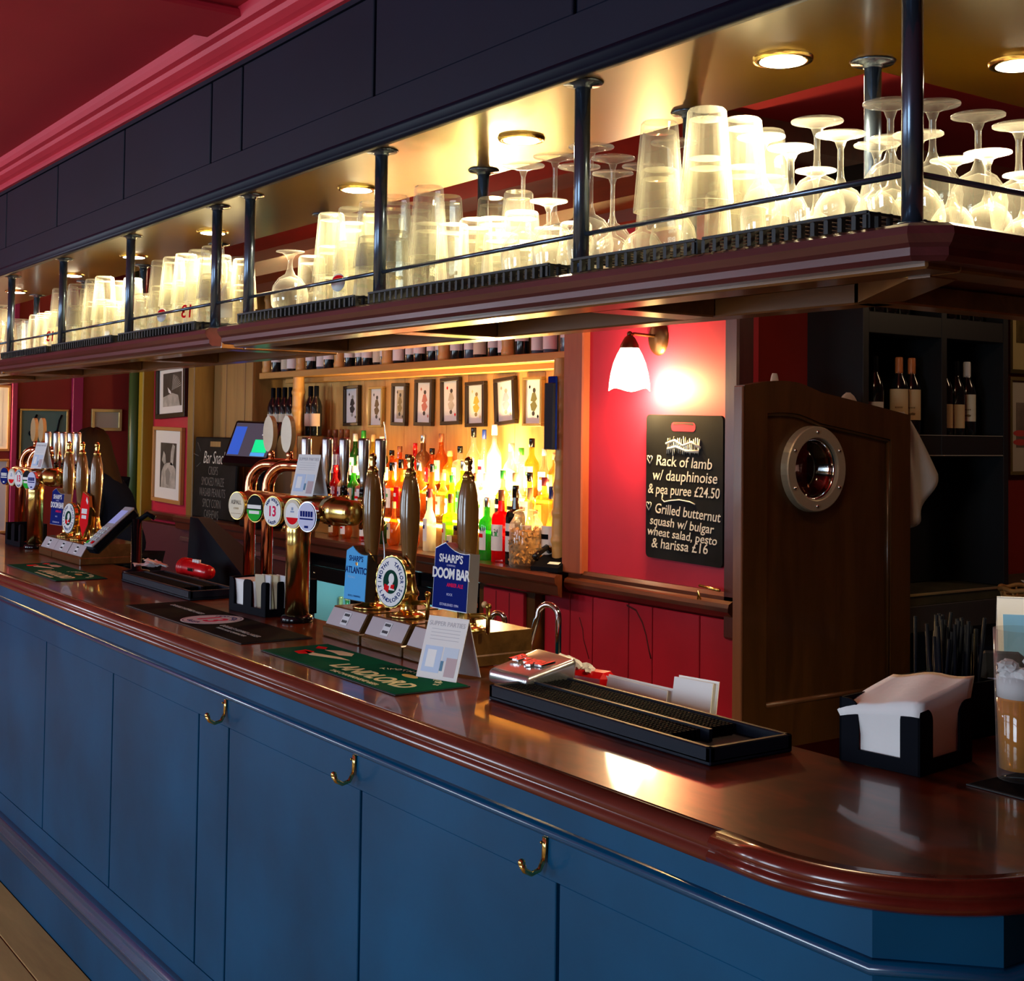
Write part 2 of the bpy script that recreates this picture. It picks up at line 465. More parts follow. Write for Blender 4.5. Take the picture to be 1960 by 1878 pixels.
green_pipe = pm('green_pipe_paint', (0.035, 0.075, 0.022), 0.35)
teal = pm('teal_picture', (0.10, 0.20, 0.19), 0.6)
gilt = pm('gilt_frame', (0.75, 0.58, 0.22), 0.35, 0.4)
wicker = pm('wicker', (0.42, 0.22, 0.065), 0.6, var=0.3, vscale=30)
photo_d = pm('photo_dark_grey', (0.045, 0.040, 0.038), 0.5, var=0.5, vscale=9)
photo_l = pm('photo_light_grey', (0.42, 0.40, 0.37), 0.5, var=0.3, vscale=14)
slate = pm('slate_worktop', (0.06, 0.06, 0.035), 0.5, var=0.4, vscale=5)
unit_b = pm('wine_unit_black', (0.012, 0.014, 0.017), 0.45)
glass_c = glass_mat('clear_glass', (0.97, 0.97, 0.93), 0.055, 0.03, (1.0, 0.97, 0.84), 0.75)  # haze whitens the glasses as if blown out by the downlights
glass_w = glass_mat('wine_glass_clear', (0.98, 0.98, 0.96), 0.030, 0.02, (1.0, 0.98, 0.88), 0.80)
glass_d = glass_mat('drink_glass', (0.97, 0.97, 0.96), 0.01, 0.02, None, 0.25)
win_glass = glass_mat('pane_glass', (0.92, 0.97, 1.0), 0.0, 0.02, None, 0.05)
amber_l = pm('amber_drink', (0.80, 0.30, 0.04), 0.1, trans=0.25, ior=1.33)
lamp_e = emis('downlight_lens', (1.0, 0.86, 0.58), 45.0)

# ------------------------------------------------------------------ room shell
def quad_wall(name, boxes, mat):
    mb = MB()
    for b in boxes: mb.box(*b)
    return structure(name, mb, mat)

XL, XR, YF, YB = -10.45, 3.2, -4.6, 7.5
ZC, ZI = 2.68, 2.90
# floor: screed under separate oak planks in front of the bar
quad_wall('floor', [(XL, XR, YF, YB, -0.06, -0.012)], pm('floor_base', (0.05, 0.03, 0.012), 0.7))
floor_o = bpy.data.objects['floor']
pmeshes = {}
yy = -0.085; row = 0
while yy > -4.5:
    x = XL + 0.02
    L_ = 1.3 + 0.9 * ((row * 37) % 10) / 10
    while x < XR - 0.05:
        x1 = min(x + L_, XR - 0.02)
        key = round(x1 - x, 2)
        if key not in pmeshes: pmeshes[key] = mesh_from('plank', MB().box(0.001, key - 0.001, -0.067, 0.067, -0.012, 0.0, 0.002), floor_w)
        o = obj('plank', pmeshes[key], None, floor_o); o.location = (x, yy, 0.0006 * (row % 3))
        x = x1; L_ = 2.8
    yy -= 0.138; row += 1

# front wall behind the camera, with four window openings
W0, W1 = 0.9, 2.6
boxes = [(XL, XR, YF - 0.2, YF, 0, W0), (XL, XR, YF - 0.2, YF, W1, 3.0)]
edges = [XL]
for wx, ww, wp in WINDOWS: edges += [wx - ww / 2, wx + ww / 2]
edges.append(XR)
for i in range(0, len(edges), 2): boxes.append((edges[i], edges[i+1], YF - 0.2, YF, W0, W1))
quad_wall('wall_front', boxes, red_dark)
for i, (wx, ww, wp) in enumerate(WINDOWS):
    w = MB(); a, b = wx - ww / 2, wx + ww / 2
    for bx in ((a, a + .05), (b - .05, b), (wx - .02, wx + .02)): w.box(bx[0], bx[1], YF - 0.09, YF - 0.03, W0, W1, 0.004)
    for bz in ((W0, W0 + .05), (W1 - .05, W1), (2.05, 2.09)): w.box(a, b, YF - 0.09, YF - 0.03, bz[0], bz[1], 0.004)
    structure('window_%d' % (i + 1), w, white)

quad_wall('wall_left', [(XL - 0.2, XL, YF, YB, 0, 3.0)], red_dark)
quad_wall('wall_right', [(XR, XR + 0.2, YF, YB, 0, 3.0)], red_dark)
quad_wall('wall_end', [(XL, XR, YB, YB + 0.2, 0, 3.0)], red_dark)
# ceiling of the public side, higher ceiling behind the gantry
quad_wall('ceiling', [(XL, XR, YF, 0.06, ZC, ZC + 0.35), (XL, XR, 0.06, YB, ZI, ZI + 0.13)], ceil_red)
bm_ = MB()
for bx in (-3.05, -5.62, -0.4, -8.2):
    bm_.box(bx - 0.11, bx + 0.11, YF, -0.055, ZC - 0.022, ZC - 0.001, 0.006)
structure('trim_1', bm_, ceil_red)
# crimson cornice along the top of the fascia
cp = [(0.0, 2.600), (0.012, 2.600), (0.016, 2.608), (0.016, 2.618), (0.030, 2.624), (0.046, 2.634), (0.050, 2.646), (0.066, 2.650), (0.074, 2.664), (0.078, ZC), (0.0, ZC)]
mb = MB().sweep(cp, [(-10.4, 0.0), (-1.0, 0.0), (-1.0, 4.0)][::1], smooth=False)
structure('trim_2', mb, corn_red, fix=True)

# back wall plane Y=2.28 (red panel), pine alcove, pilaster, corner wall
WY = 2.28
quad_wall('wall_back', [(-4.60, -3.66, WY, WY + 0.12, 1.02, ZI)], red_wall)          # red panel with sconce
quad_wall('wall_recess', [(-9.12, -4.60, 2.64, 2.76, 0.0, ZI)], red_wall)             # alcove back
quad_wall('wall_cheek', [(-4.72, -4.60, WY + 0.02, 2.64, 0.0, ZI)], red_wall)          # alcove cheek
quad_wall('wall_pilaster', [(-10.20, -9.12, WY, WY + 0.4, 0.0, ZI)], red_wall)
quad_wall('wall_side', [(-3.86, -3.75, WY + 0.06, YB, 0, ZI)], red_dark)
# vertical strip line on the dark red side wall
structure('trim_3', MB().box(-3.75, -3.742, 2.82, 2.835, 1.0, ZI, 0.002), red_dark)
# corner post at the end of the red panel
structure('trim_4', MB().box(-3.695, -3.62, WY - 0.03, WY + 0.06, 0.9, ZI, 0.008), wood('plum_post', (0.045, 0.012, 0.012), (0.11, 0.03, 0.03), 'Z', 2.5, 0.3, 0.4))
# stained frame left of the red panel
structure('trim_5', MB().box(-4.70, -4.56, WY - 0.04, WY + 0.03, 1.06, ZI, 0.006), frame_salmon)
# dado moulding and ledge nosing under the red panel
dd = [(0.0, 1.075), (0.02, 1.075), (0.03, 1.06), (0.03, 1.045), (0.05, 1.035), (0.055, 1.02), (0.055, 1.005), (0.03, 0.985), (0.0, 0.97)]
structure('trim_6', MB().sweep(dd, [(-4.66, WY), (-3.64, WY)], smooth=False), ledge_w, fix=True)
# wood cornice high on the back wall, above the gantry
wc = [(0.0, 2.56), (0.03, 2.57), (0.04, 2.62), (0.09, 2.66), (0.13, 2.74), (0.15, 2.80), (0.15, ZI), (0.0, ZI)]
structure('trim_7', MB().sweep(wc, [(-9.9, WY), (-3.75, WY), (-3.75, 7.4)][::1], smooth=False), wood('mahogany_cornice', (0.045, 0.006, 0.003), (0.12, 0.016, 0.006), 'X', 2.0, 0.35, 0.3), fix=True)
# crimson boarded dado under the moulding, vertical boards as parts
dado = structure('wall_dado', MB().box(-4.86, -3.64, WY + 0.01, WY + 0.1, 0.0, 0.98), crimson)
bx = -4.86
for wdt in (0.19, 0.16, 0.24, 0.15, 0.28, 0.19):
    obj('board', MB().box(bx + 0.003, bx + wdt - 0.003, WY - 0.012, WY + 0.012, 0.12, 0.968, 0.003), crimson, dado); bx += wdt
# cracks in the painted boards (fine open splits)
ck = pm('crack_dark', (0.05, 0.001, 0.006), 0.8)
def crack(pts, r):
    obj('crack', MB().tube([(x, WY - 0.0125, z) for x, z in pts], r, 6, flat=0.4), ck, dado)
crack([(-4.28, .96), (-4.22, .945), (-4.18, .90), (-4.155, .85), (-4.14, .80), (-4.125, .76)], 0.004)
crack([(-4.60, .87), (-4.575, .82), (-4.57, .78), (-4.555, .75), (-4.53, .70)], 0.003)

# pine-clad alcove: separate boards on the back
alc = structure('wall_alcove', MB().box(-9.12, -4.72, 2.625, 2.64, 0.9, ZI), pine)
x = -8.55; i = 0
wd = [0.235, 0.21, 0.25, 0.22, 0.24, 0.20, 0.26, 0.23, 0.21, 0.25, 0.22, 0.24, 0.20, 0.26, 0.23, 0.21, 0.24]
while x < -4.75:
    w_ = min(wd[i % len(wd)], -4.72 - x)
    o = obj('board', MB().box(0.002, w_ - 0.002, 0, 0.02 + 0.002 * (i % 2), 0.95, ZI - 0.02, 0.002), pine, alc); o.location = (x, 2.602, 0)
    x += w_; i += 1
# weathered boards proud of the alcove at its left end
wb = structure('wall_boards', MB().box(-9.10, -8.36, 2.40, 2.60, 1.07, ZI), pine_o)
x = -9.02; i = 0
for w_ in (0.22, 0.17, 0.15, 0.12):
    o = obj('board', MB().box(0.002, w_ - 0.002, 0, 0.022, 1.0, ZI - 0.02, 0.003), pine_o, wb); o.location = (x, 2.378 + 0.003 * (i % 2), 0)
    x += w_; i += 1
structure('trim_8', MB().box(-9.14, -9.03, WY - 0.05, 2.42, 0.9, ZI, 0.006), wood('olive_brown_trim', (0.16, 0.085, 0.012), (0.26, 0.15, 0.03), 'Z', 2.0, 0.45))
# olive upright, green pipe, magenta upright in the far corner
structure('trim_9', MB().box(-10.06, -9.97, WY - 0.09, WY + 0.05, 0.0, ZI, 0.008), olive)
structure('trim_10', MB().cyl((-10.115, WY - 0.10, 0.0), 0.045, ZI, 20), green_pipe)
structure('trim_11', MB().box(XL, -10.40, 1.79, 1.87, 0.0, ZI, 0.004), magenta)
structure('trim_12', MB().box(XL, -10.40, 1.335, 1.375, 0.0, ZI, 0.004), magenta)
# wood ledge rail below the two framed photographs
structure('trim_13', MB().sweep([(0, 1.05), (0.05, 1.05), (0.06, 1.035), (0.05, 1.0), (0.0, 0.98)], [(-10.05, WY), (-9.12, WY)], smooth=False), ledge_w, fix=True)

# ------------------------------------------------------------------ bar front
BX0 = -8.6
GROOVES = [-8.55, -7.46, -6.78, -6.24, -6.05, -5.36, -4.666, -3.967, -3.292, -3.098, -2.42, -1.751, -1.105]
bar = thing('bar_counter', 'long blue-painted panelled bar front standing on the plank floor', 'bar counter', (0, 0, 0))
path_bar = [(BX0, 0.0), (-1.105, 0.0), (-0.995, 0.11), (-0.995, 3.2)]
obj('carcass', MB().prism([(BX0, 0.012), (-1.11, 0.012), (-1.007, 0.115), (-1.007, 3.2), (-1.40, 3.2), (-1.40, 0.34), (BX0, 0.34)], 0.0, 1.085), blue, bar)
def band(name, z0, z1, out=0.0, par=bar, mat=blue, path=path_bar, th=0.012):
    return obj(name, MB().sweep([(out - th, z0), (out, z0), (out, z1), (out - th, z1)], path, smooth=False), mat, par, fix=True)
band('top_rail', 0.936, 1.088)
band('bottom_rail', 0.228, 0.297)
for a, b in zip(GROOVES[:-1], GROOVES[1:]):
    obj('panel', MB().box(a + 0.005, b - 0.005, 0.0, 0.011, 0.299, 0.936, 0.0015), blue, bar)
obj('panel', MB().prism([(-1.100, 0.0), (-0.998, 0.104), (-1.006, 0.112), (-1.108, 0.010)], 0.299, 0.934), blue, bar)
for a, b in ((0.12, 0.8), (0.81, 1.5), (1.51, 2.2), (2.21, 3.2)):
    obj('panel', MB().box(-1.006, -0.995, a, b, 0.299, 0.934, 0.0015), blue, bar)
bead = [(0.0, 1.006), (0.010, 1.008), (0.014, 1.014), (0.012, 1.020), (0.006, 1.023), (0.0, 1.026)]
obj('bead_moulding', MB().sweep(bead, path_bar), blue_g, bar, fix=True)
sk = [(0.0, 0.150), (0.022, 0.150), (0.026, 0.160), (0.020, 0.170), (0.030, 0.180), (0.032, 0.192), (0.020, 0.200), (0.024, 0.212), (0.016, 0.226), (0.0, 0.232)]
obj('skirting_moulding', MB().sweep(sk, path_bar), blue_g, bar, fix=True)
obj('kickboard', MB().sweep([(-0.01, 0.0), (0.016, 0.0), (0.016, 0.150), (-0.01, 0.150)], path_bar, smooth=False), blue, bar, fix=True)

# counter top with a rounded corner and a reeded edge
CT = 1.13
AC, AR = Vector((-1.245, 0.220)), 0.255
arc = [(AC.x + AR * math.sin(t), AC.y - AR * math.cos(t)) for t in [PI / 2 * k / 18 for k in range(19)]]
top = thing('counter_slab', 'polished mahogany bar counter top with reeded edge and rounded corner', 'counter top', (0, 0, 0))
obj('slab', MB().prism([(BX0, -0.035)] + arc + [(-0.99, 3.2), (-1.64, 3.2), (-1.64, 0.66), (-1.45, 0.66), (-1.45, 0.42), (BX0, 0.42)], 1.09, CT), mahog, top)
ep = [(-0.006, 1.088), (0.018, 1.088), (0.027, 1.093), (0.030, 1.100), (0.026, 1.107), (0.020, 1.109), (0.026, 1.112), (0.027, 1.119), (0.022, 1.126), (0.012, 1.1305), (-0.006, 1.131)]
seam = arc[0][0] - 0.09
obj('edge_moulding', MB().sweep(ep, [(BX0, -0.035), (seam, -0.035)]), mahog_e, top, fix=True)
o = obj('edge_moulding', MB().sweep(ep, [(seam, -0.035)] + arc + [(-0.99, 3.2)]), mahog_c, top, fix=True)
o['label'] = 'darker red corner piece of the counter edge'

# brass hooks under the counter
hm = MB()
hm.tube([(0, -0.003, 0.028), (0, -0.004, 0.010), (0, -0.006, -0.012)], [0.0065, 0.006, 0.005], 10, flat=0.5)
h2 = MB(); h2.tube([(0, -0.006, -0.010), (0, -0.014, -0.024), (0, -0.030, -0.028), (0, -0.044, -0.020), (0, -0.050, -0.008)], [0.0045, 0.0045, 0.0045, 0.005, 0.006], 10); h2.ball((0, -0.050, -0.006), 0.0065)
hk_p = mesh_from('back_plate', hm, brass); hk_h = mesh_from('hook', h2, brass)
for i, (x, lab) in enumerate([(-3.115, 'brass coat hook on blue bar front between the narrow twin grooves'), (-2.445, 'brass coat hook on blue bar front below the green bar runner'), (-1.783, 'brass coat hook on blue bar front nearest the rounded corner'), (-3.98, 'brass coat hook on blue bar front below the black bar runner'), (-5.37, 'brass coat hook at the far shadowed end of blue bar front')]):
    if i > 2: continue
    t = thing('coat_hook', lab, 'hook', (x, 0.0, 0.975), 0.0, 'brass hooks on the bar front')
    obj('back_plate', hk_p, None, t); obj('hook', hk_h, None, t)
    sc_ = MB().ball((0, -0.010, 0.02), 0.003, 8, 6); obj('screw', sc_, brass_d, t)
# ------------------------------------------------------------------ overhead gantry
gan = thing('gantry', 'overhead blue bar canopy, darkened as in shade, with panelled fascia and glossy soffit', 'canopy', (0, 0, 0))
GX0 = -8.6
path_g = [(GX0, 0.0), (-1.04, 0.0), (-1.04, 3.4)]
obj('soffit', MB().prism([(GX0, 0.0), (-1.04, 0.0), (-1.04, 3.4), (-1.40, 3.4), (-1.40, 0.36), (GX0, 0.36)], 2.262, 2.285), gold_soffit, gan)
obj('core', MB().prism([(GX0, 0.012), (-1.052, 0.012), (-1.052, 3.4), (-1.36, 3.4), (-1.36, 0.32), (GX0, 0.32)], 2.285, ZC), navy, gan)
band('bottom_rail', 2.285, 2.368, 0.0, gan, navy, path_g)
band('top_rail', 2.588, 2.64, 0.0, gan, navy, path_g)
GG = [-8.55, -7.46, -6.78, -6.24, -6.05, -5.36, -4.68, -3.985, -3.30, -3.10, -2.42, -1.735, -1.05]
for a, b in zip(GG[:-1], GG[1:]):
    obj('panel', MB().box(a + 0.006, b - 0.006, 0.003, 0.0115, 2.370, 2.586, 0.002), navy, gan)
for a, b in ((0.02, 0.7), (0.71, 1.4), (1.41, 2.1), (2.11, 3.3)):
    obj('panel', MB().box(-1.051, -1.043, a, b, 2.370, 2.586, 0.002), navy, gan)
obj('bead_moulding', MB().sweep([(0.0, 2.256), (0.012, 2.258), (0.016, 2.266), (0.010, 2.273), (0.016, 2.280), (0.012, 2.290), (0.0, 2.293)], path_g), navy, gan, fix=True)
PX = [-1.07, -1.745, -2.43, -3.098, -3.31, -3.985, -4.68, -5.36, -6.05, -6.24, -6.78, -7.46]
ST = 1.935
post_m = mesh_from('post', MB().lathe([(0.0135, 0.0), (0.0135, 2.262 - ST)], 20), postm)
fl_m = mesh_from('flange', MB().lathe([(0.0135, -0.012), (0.016, -0.010), (0.016, -0.006), (0.033, -0.004), (0.036, -0.0005)], 24), postm)
ft_m = mesh_from('foot', MB().lathe([(0.024, 0.0), (0.024, 0.003), (0.0135, 0.006)], 20), postm)
def post(x, y):
    p = obj('post', post_m, None, gan); p.location = (x, y, ST)
    f = obj('flange', fl_m, None, p); f.location = (0, 0, 2.262 - ST)
    f = obj('foot', ft_m, None, p); f.location = (0, 0, 0)
for x in PX: post(x, 0.03)
for x in (-1.37, -1.79, -2.47, -3.25, -3.985, -4.68, -5.36, -6.05, -6.78): post(x, 0.315)
for y in (0.75, 1.45): post(-1.07, y)
rail_segs = list(zip(PX[1:], PX[:-1]))
for a, b in rail_segs:
    if abs(a + 3.31) < 0.01: pass
    obj('guard_rail', MB().tube([(a, 0.03, 2.004), (b, 0.03, 2.004)], 0.0042, 8), postm, gan)
for a, b in ((0.03, 0.75), (0.75, 1.45)):
    obj('guard_rail', MB().tube([(-1.07, a, 2.004), (-1.07, b, 2.004)], 0.0042, 8), postm, gan)

# glass shelves under the canopy: ladder frames with a recessed board
def shelf_unit(label, x0, x1, ret=False, crosses=()):
    t = thing('glass_shelf', label, 'shelf', (0, 0, 0), 0, 'glass shelves of the canopy')
    nose = [(-0.02, 1.887), (0.004, 1.887), (0.012, 1.893), (0.012, 1.903), (0.018, 1.908), (0.024, 1.918), (0.022, 1.928), (0.012, 1.933), (-0.02, 1.934)]
    path = [(x0, 0.0), (x1, 0.0)] if not ret else [(x0, 0.0), (-1.045, 0.0), (-1.02, 0.025), (-1.02, 3.4)]
    obj('front_moulding', MB().sweep(nose, path, smooth=False), shelf_w, t, fix=True)
    xe = x1 if not ret else -1.04
    obj('front_rail', MB().box(x0, xe, 0.02, 0.085, 1.880, 1.915, 0.003), under_w, t)
    obj('rear_rail', MB().box(x0, xe if not ret else -1.36, 0.305, 0.36, 1.880, 1.915, 0.003), under_w, t)
    obj('shelf_board', MB().prism([(x0, 0.02), (xe, 0.02), (xe, 0.36), (x0, 0.36)] if not ret else [(x0, 0.02), (-1.04, 0.02), (-1.04, 3.4), (-1.40, 3.4), (-1.40, 0.36), (x0, 0.36)], 1.915, 1.934), shelf_w, t)
    for c in crosses:
        obj('cross_rail', MB().box(c - 0.04, c + 0.04, 0.085, 0.305, 1.880, 1.915, 0.003), under_w, t)
    if ret:
        obj('cross_rail', MB().prism([(-1.085, 0.085), (-1.085, 0.14), (-1.30, 0.305), (-1.36, 0.305), (-1.36, 0.27), (-1.12, 0.085)], 1.878, 1.915), under_w, t)
        obj('front_rail', MB().box(-1.10, -1.04, 0.085, 3.4, 1.880, 1.915, 0.003), under_w, t)
        obj('rear_rail', MB().box(-1.40, -1.345, 0.305, 3.4, 1.880, 1.915, 0.003), under_w, t)
        for c in (0.9, 1.6): obj('cross_rail', MB().box(-1.345, -1.10, c - 0.04, c + 0.04, 1.880, 1.915, 0.003), under_w, t)
    return t
shelf_unit('plum wooden glass shelf that turns the corner of the canopy', -3.165, -1.03, True, (-3.12, -2.43, -1.75))
shelf_unit('plum wooden glass shelf left of the carafe, far side of the gap', -5.40, -3.245, False, (-3.28, -3.985, -4.68, -5.36))
shelf_unit('plum wooden glass shelf at the distant end of the canopy', -7.5, -5.44, False, (-5.48, -6.05, -6.78, -7.45))

# round downlights in the soffit
dl_ring = mesh_from('trim_ring', MB().lathe([(0.034, -0.001), (0.036, -0.006), (0.046, -0.005), (0.048, 0.0)], 28, cap=False), brass)
dl_lens = mesh_from('lens', MB().lathe([(0.0001, -0.008), (0.02, -0.0085), (0.036, -0.006)], 28, cap=False), lamp_e)
DL = [(-1.443, .19), (-2.152, .193), (-2.847, .197), (-3.745, .195), (-4.45, .20), (-5.15, .20), (-5.95, .20), (-6.65, .20), (-1.235, .50), (-1.235, 1.2)]
names = ['nearest the corner post, front run', 'in the second bay of the front run', 'in the third bay of the front run', 'in the bay left of the carafe', 'in the second bay left of the carafe', 'in the third bay left of the carafe', 'in the fourth bay left of the carafe', 'in the fifth bay left of the carafe', 'on the short return, nearest the corner post', 'on the short return, second from the corner post']
for (x, y), nm in zip(DL, names):
    t = thing('downlight', 'round recessed downlight in the soffit ' + nm, 'light', (x, y, 2.262), 0, 'downlights in the canopy soffit')
    obj('trim_ring', dl_ring, None, t); obj('lens', dl_lens, None, t)
    light('downlight_beam', 'SPOT', (x, y, 2.250), 62, (1.0, 0.80, 0.46), (0, 0, 0), spot_size=2.5, spot_blend=0.6, shadow_soft_size=0.03)
# ------------------------------------------------------------------ rubber shelf mats
def shelf_mat(label, x0, x1, y0=-0.012, y1=0.285, ax='x', lift=0.0):
    t = thing('shelf_mat', label, 'mat', ((x0 + x1) / 2, (y0 + y1) / 2, 1.9345), 0, 'rubber mats on the glass shelves')
    L = (x1 - x0) / 2; D = (y1 - y0) / 2
    mb = MB(); ft = MB()
    n = max(3, int((x1 - x0) / 0.022)); m = max(3, int((y1 - y0) / 0.022))
    for i in range(n + 1):
        x = -L + 2 * L * i / n
        mb.box(x - 0.0025, x + 0.0025, -D, D, 0.017, 0.021)
        ft.box(x - 0.0035, x + 0.0035, -D, -D + 0.008, 0.0, 0.017)
    for j in range(m + 1):
        y = -D + 2 * D * j / m
        mb.box(-L, L, y - 0.0025, y + 0.0025, 0.0185, 0.0225)
        ft.box(L - 0.006, L, y - 0.003, y + 0.003, 0.0, 0.017)
    obj('lattice', mb, rubber, t); obj('feet', ft, rubber, t)
    return t
shelf_mat('black lattice rubber mat in the bay by the corner post', -1.715, -1.42)
shelf_mat('short black lattice rubber mat beside the corner post', -1.405, -1.105)
shelf_mat('black lattice rubber mat in the second bay of the front run', -2.40, -1.778)
shelf_mat('black lattice rubber mat in the third bay, by the brandy glass', -3.065, -2.462)
shelf_mat('black lattice rubber mat in the bay left of the carafe', -3.955, -3.343)
shelf_mat('black lattice rubber mat in the second bay left of the carafe', -4.648, -4.018)
shelf_mat('black lattice rubber mat in the third bay left of the carafe', -5.328, -4.712)
shelf_mat('black lattice rubber mat on the short return shelf', -1.335, -1.105, 0.31, 0.72)
GZ = 1.958

# ------------------------------------------------------------------ glassware (upturned)
def glass_profile(rm, rb, h, t=0.003, base=0.012):
    """tumbler standing mouth down: mouth radius rm at z=0, base radius rb at z=h"""
    return [(rm, 0), (rm - t, 0), (rb - t, h - base), (0.0001, h - base - 0.002), (0.0001, h), (rb - 0.003, h), (rb, h - 0.004), (rm, 0)]
pint_me = mesh_from('body', MB().lathe(glass_profile(0.043, 0.031, 0.148, 0.0035, 0.016), 14, smooth=False, cap=False), glass_c)
hib_me = mesh_from('body', MB().lathe(glass_profile(0.036, 0.032, 0.135, 0.0035, 0.018), 12, smooth=False, cap=False), glass_c)
tum_me = mesh_from('body', MB().lathe(glass_profile(0.040, 0.034, 0.095, 0.003, 0.014), 16, smooth=False, cap=False), glass_c)
def wine_prof(rb, hb, rs, hs, rf, rim=0.8):
    """upturned wine glass: rim at z=0, bowl height hb, stem hs, foot radius rf"""
    o = [(rb * rim, 0), (rb * 0.95, hb * 0.22), (rb, hb * 0.45), (rb * 0.9, hb * 0.68), (rb * 0.62, hb * 0.87), (rs * 2.2, hb * 0.97), (rs * 1.2, hb + 0.010), (rs, hb + 0.02), (rs, hb + hs - 0.018), (rs * 2.0, hb + hs - 0.006), (rf * 0.6, hb + hs), (rf, hb + hs + 0.003), (rf, hb + hs + 0.005), (0.0001, hb + hs + 0.007)]
    i = [(0.0001, hb * 0.93), (rb * 0.56, hb * 0.84), (rb * 0.86, hb * 0.66), (rb * 0.96, hb * 0.45), (rb * 0.91, hb * 0.22), (rb * rim - 0.0015, 0)]
    return o, i
def wine_mesh(name, *a):
    o, i = wine_prof(*a)
    mb = MB().lathe(o, 20, cap=False); mb.lathe(list(i), 20, cap=False)
    return mesh_from(name, mb, glass_w, fix=False)
def wine_parts(t, rb, hb, rs, hs, rf, rim=0.8):
    o, i = wine_prof(rb, hb, rs, hs, rf, rim)
    b = MB().lathe(i[::-1] [0:0] + o[:7], 20, cap=False); b.lathe(i, 20, cap=False)
    s = MB().lathe(o[6:11], 14, cap=False); f = MB().lathe(o[10:], 22, cap=False)
    obj('bowl', b, glass_w, t); obj('stem', s, glass_w, t); obj('foot', f, glass_w, t)
wg_proto = {}
def glass_thing(kind, label, cat, x, y, z, group):
    key = kind
    if key not in wg_proto:
        t = thing({'pint': 'pint_glass', 'hib': 'highball_glass', 'tum': 'tumbler', 'wine': 'wine_glass', 'wines': 'wine_glass', 'tallw': 'wine_glass', 'brandy': 'brandy_glass', 'flute': 'wine_glass'}[kind], label, cat, (x, y, z), random.uniform(0, 3), group)
        if kind == 'pint': obj('body', pint_me, None, t)
        elif kind == 'hib': obj('body', hib_me, None, t)
        elif kind == 'tum': obj('body', tum_me, None, t)
        elif kind == 'wine': wine_parts(t, 0.040, 0.090, 0.0045, 0.070, 0.037)
        elif kind == 'wines': wine_parts(t, 0.034, 0.075, 0.0042, 0.062, 0.033)
        elif kind == 'tallw': wine_parts(t, 0.041, 0.100, 0.0040, 0.112, 0.040)
        elif kind == 'brandy': wine_parts(t, 0.047, 0.105, 0.006, 0.050, 0.035, 0.62)
        elif kind == 'flute': wine_parts(t, 0.031, 0.095, 0.0055, 0.062, 0.036, 0.92)
        # vessels of one piece need no separate part: lift the single body mesh up
        if len(t.children) == 1:
            c = t.children[0]; nm = t.name; c.parent = None
            for k in ('label', 'category', 'group'): c[k] = t[k]
            c.location = t.location; c.rotation_euler = t.rotation_euler
            bpy.data.objects.remove(t); c.name = nm; t = c
        wg_proto[key] = t
        return t
    return dup(wg_proto[key], (x, y, z), random.uniform(0, 3), label, group)

BAYN = {'A': 'bay by the corner post', 'B': 'second bay from the corner', 'C': 'third bay from the corner', 'E': 'bay left of the carafe', 'F': 'second bay left of the carafe', 'G': 'third bay left of the carafe', 'H': 'farthest bay', 'R': 'short return shelf'}
KN = {'pint': 'upturned pint glass', 'hib': 'upturned highball glass', 'tum': 'upturned short tumbler', 'wine': 'upturned wine glass', 'tallw': 'tall upturned wine glass', 'wines': 'small upturned wine glass', 'brandy': 'upturned round brandy glass', 'flute': 'upturned goblet with long foot'}
STEP = {'pint': 0.078, 'hib': 0.085, 'tum': 0.06}
cnt = {}
ROWY = {'front row': 0.105, 'middle row': 0.195, 'back row': 0.285}
def put(bay, row, kind, x, stack=1, dy=0.0, y=None):
    Y = ROWY[row] + dy if y is None else y
    k = (bay, row); cnt[k] = cnt.get(k, 0) + 1
    idx = ORD[cnt[k] - 1]
    cat = 'glass'
    out = None
    for s in range(stack):
        st = '' if stack == 1 else (', bottom of stack' if s == 0 else (', top of stack' if s == stack - 1 else ', mid stack'))
        lab = '%s, %s, %s %s%s' % (KN[kind], BAYN[bay], idx, row.replace(' row', ''), st)
        out = glass_thing(kind, lab, cat, x, Y, GZ + s * STEP.get(kind, 0), 'glasses in the ' + BAYN[bay])
    return out
# corner bay (listed from the corner outwards)
for x, k, s in ((-1.165, 'wine', 1), (-1.295, 'wine', 1), (-1.405, 'flute', 1), (-1.523, 'pint', 2), (-1.635, 'pint', 2)): put('A', 'front row', k, x, s)
for x, k, s in ((-1.235, 'wines', 1), (-1.33, 'wine', 1), (-1.43, 'flute', 1), (-1.535, 'pint', 2), (-1.70, 'tallw', 1)): put('A', 'middle row', k, x, s)
for x, k, s in ((-1.26, 'wine', 1), (-1.46, 'wines', 1), (-1.57, 'pint', 2), (-1.67, 'hib', 1)): put('A', 'back row', k, x, s)
# second bay
for x, k, s in ((-1.815, 'tallw', 1), (-1.92, 'tallw', 1), (-2.02, 'tallw', 1), (-2.09, 'tum', 1), (-2.18, 'hib', 1), (-2.265, 'hib', 1), (-2.36, 'pint', 2)): put('B', 'front row', k, x, s)
for x, k, s in ((-1.865, 'tallw', 1), (-1.965, 'tallw', 1), (-2.06, 'wine', 1), (-2.15, 'tum', 2), (-2.25, 'tum', 2), (-2.335, 'hib', 1), (-2.43, 'pint', 2)): put('B', 'middle row', k, x, s)
for x, k, s in ((-1.885, 'tallw', 1), (-1.975, 'tallw', 1), (-2.09, 'hib', 1), (-2.18, 'hib', 1), (-2.29, 'pint', 2), (-2.39, 'pint', 2)): put('B', 'back row', k, x, s)
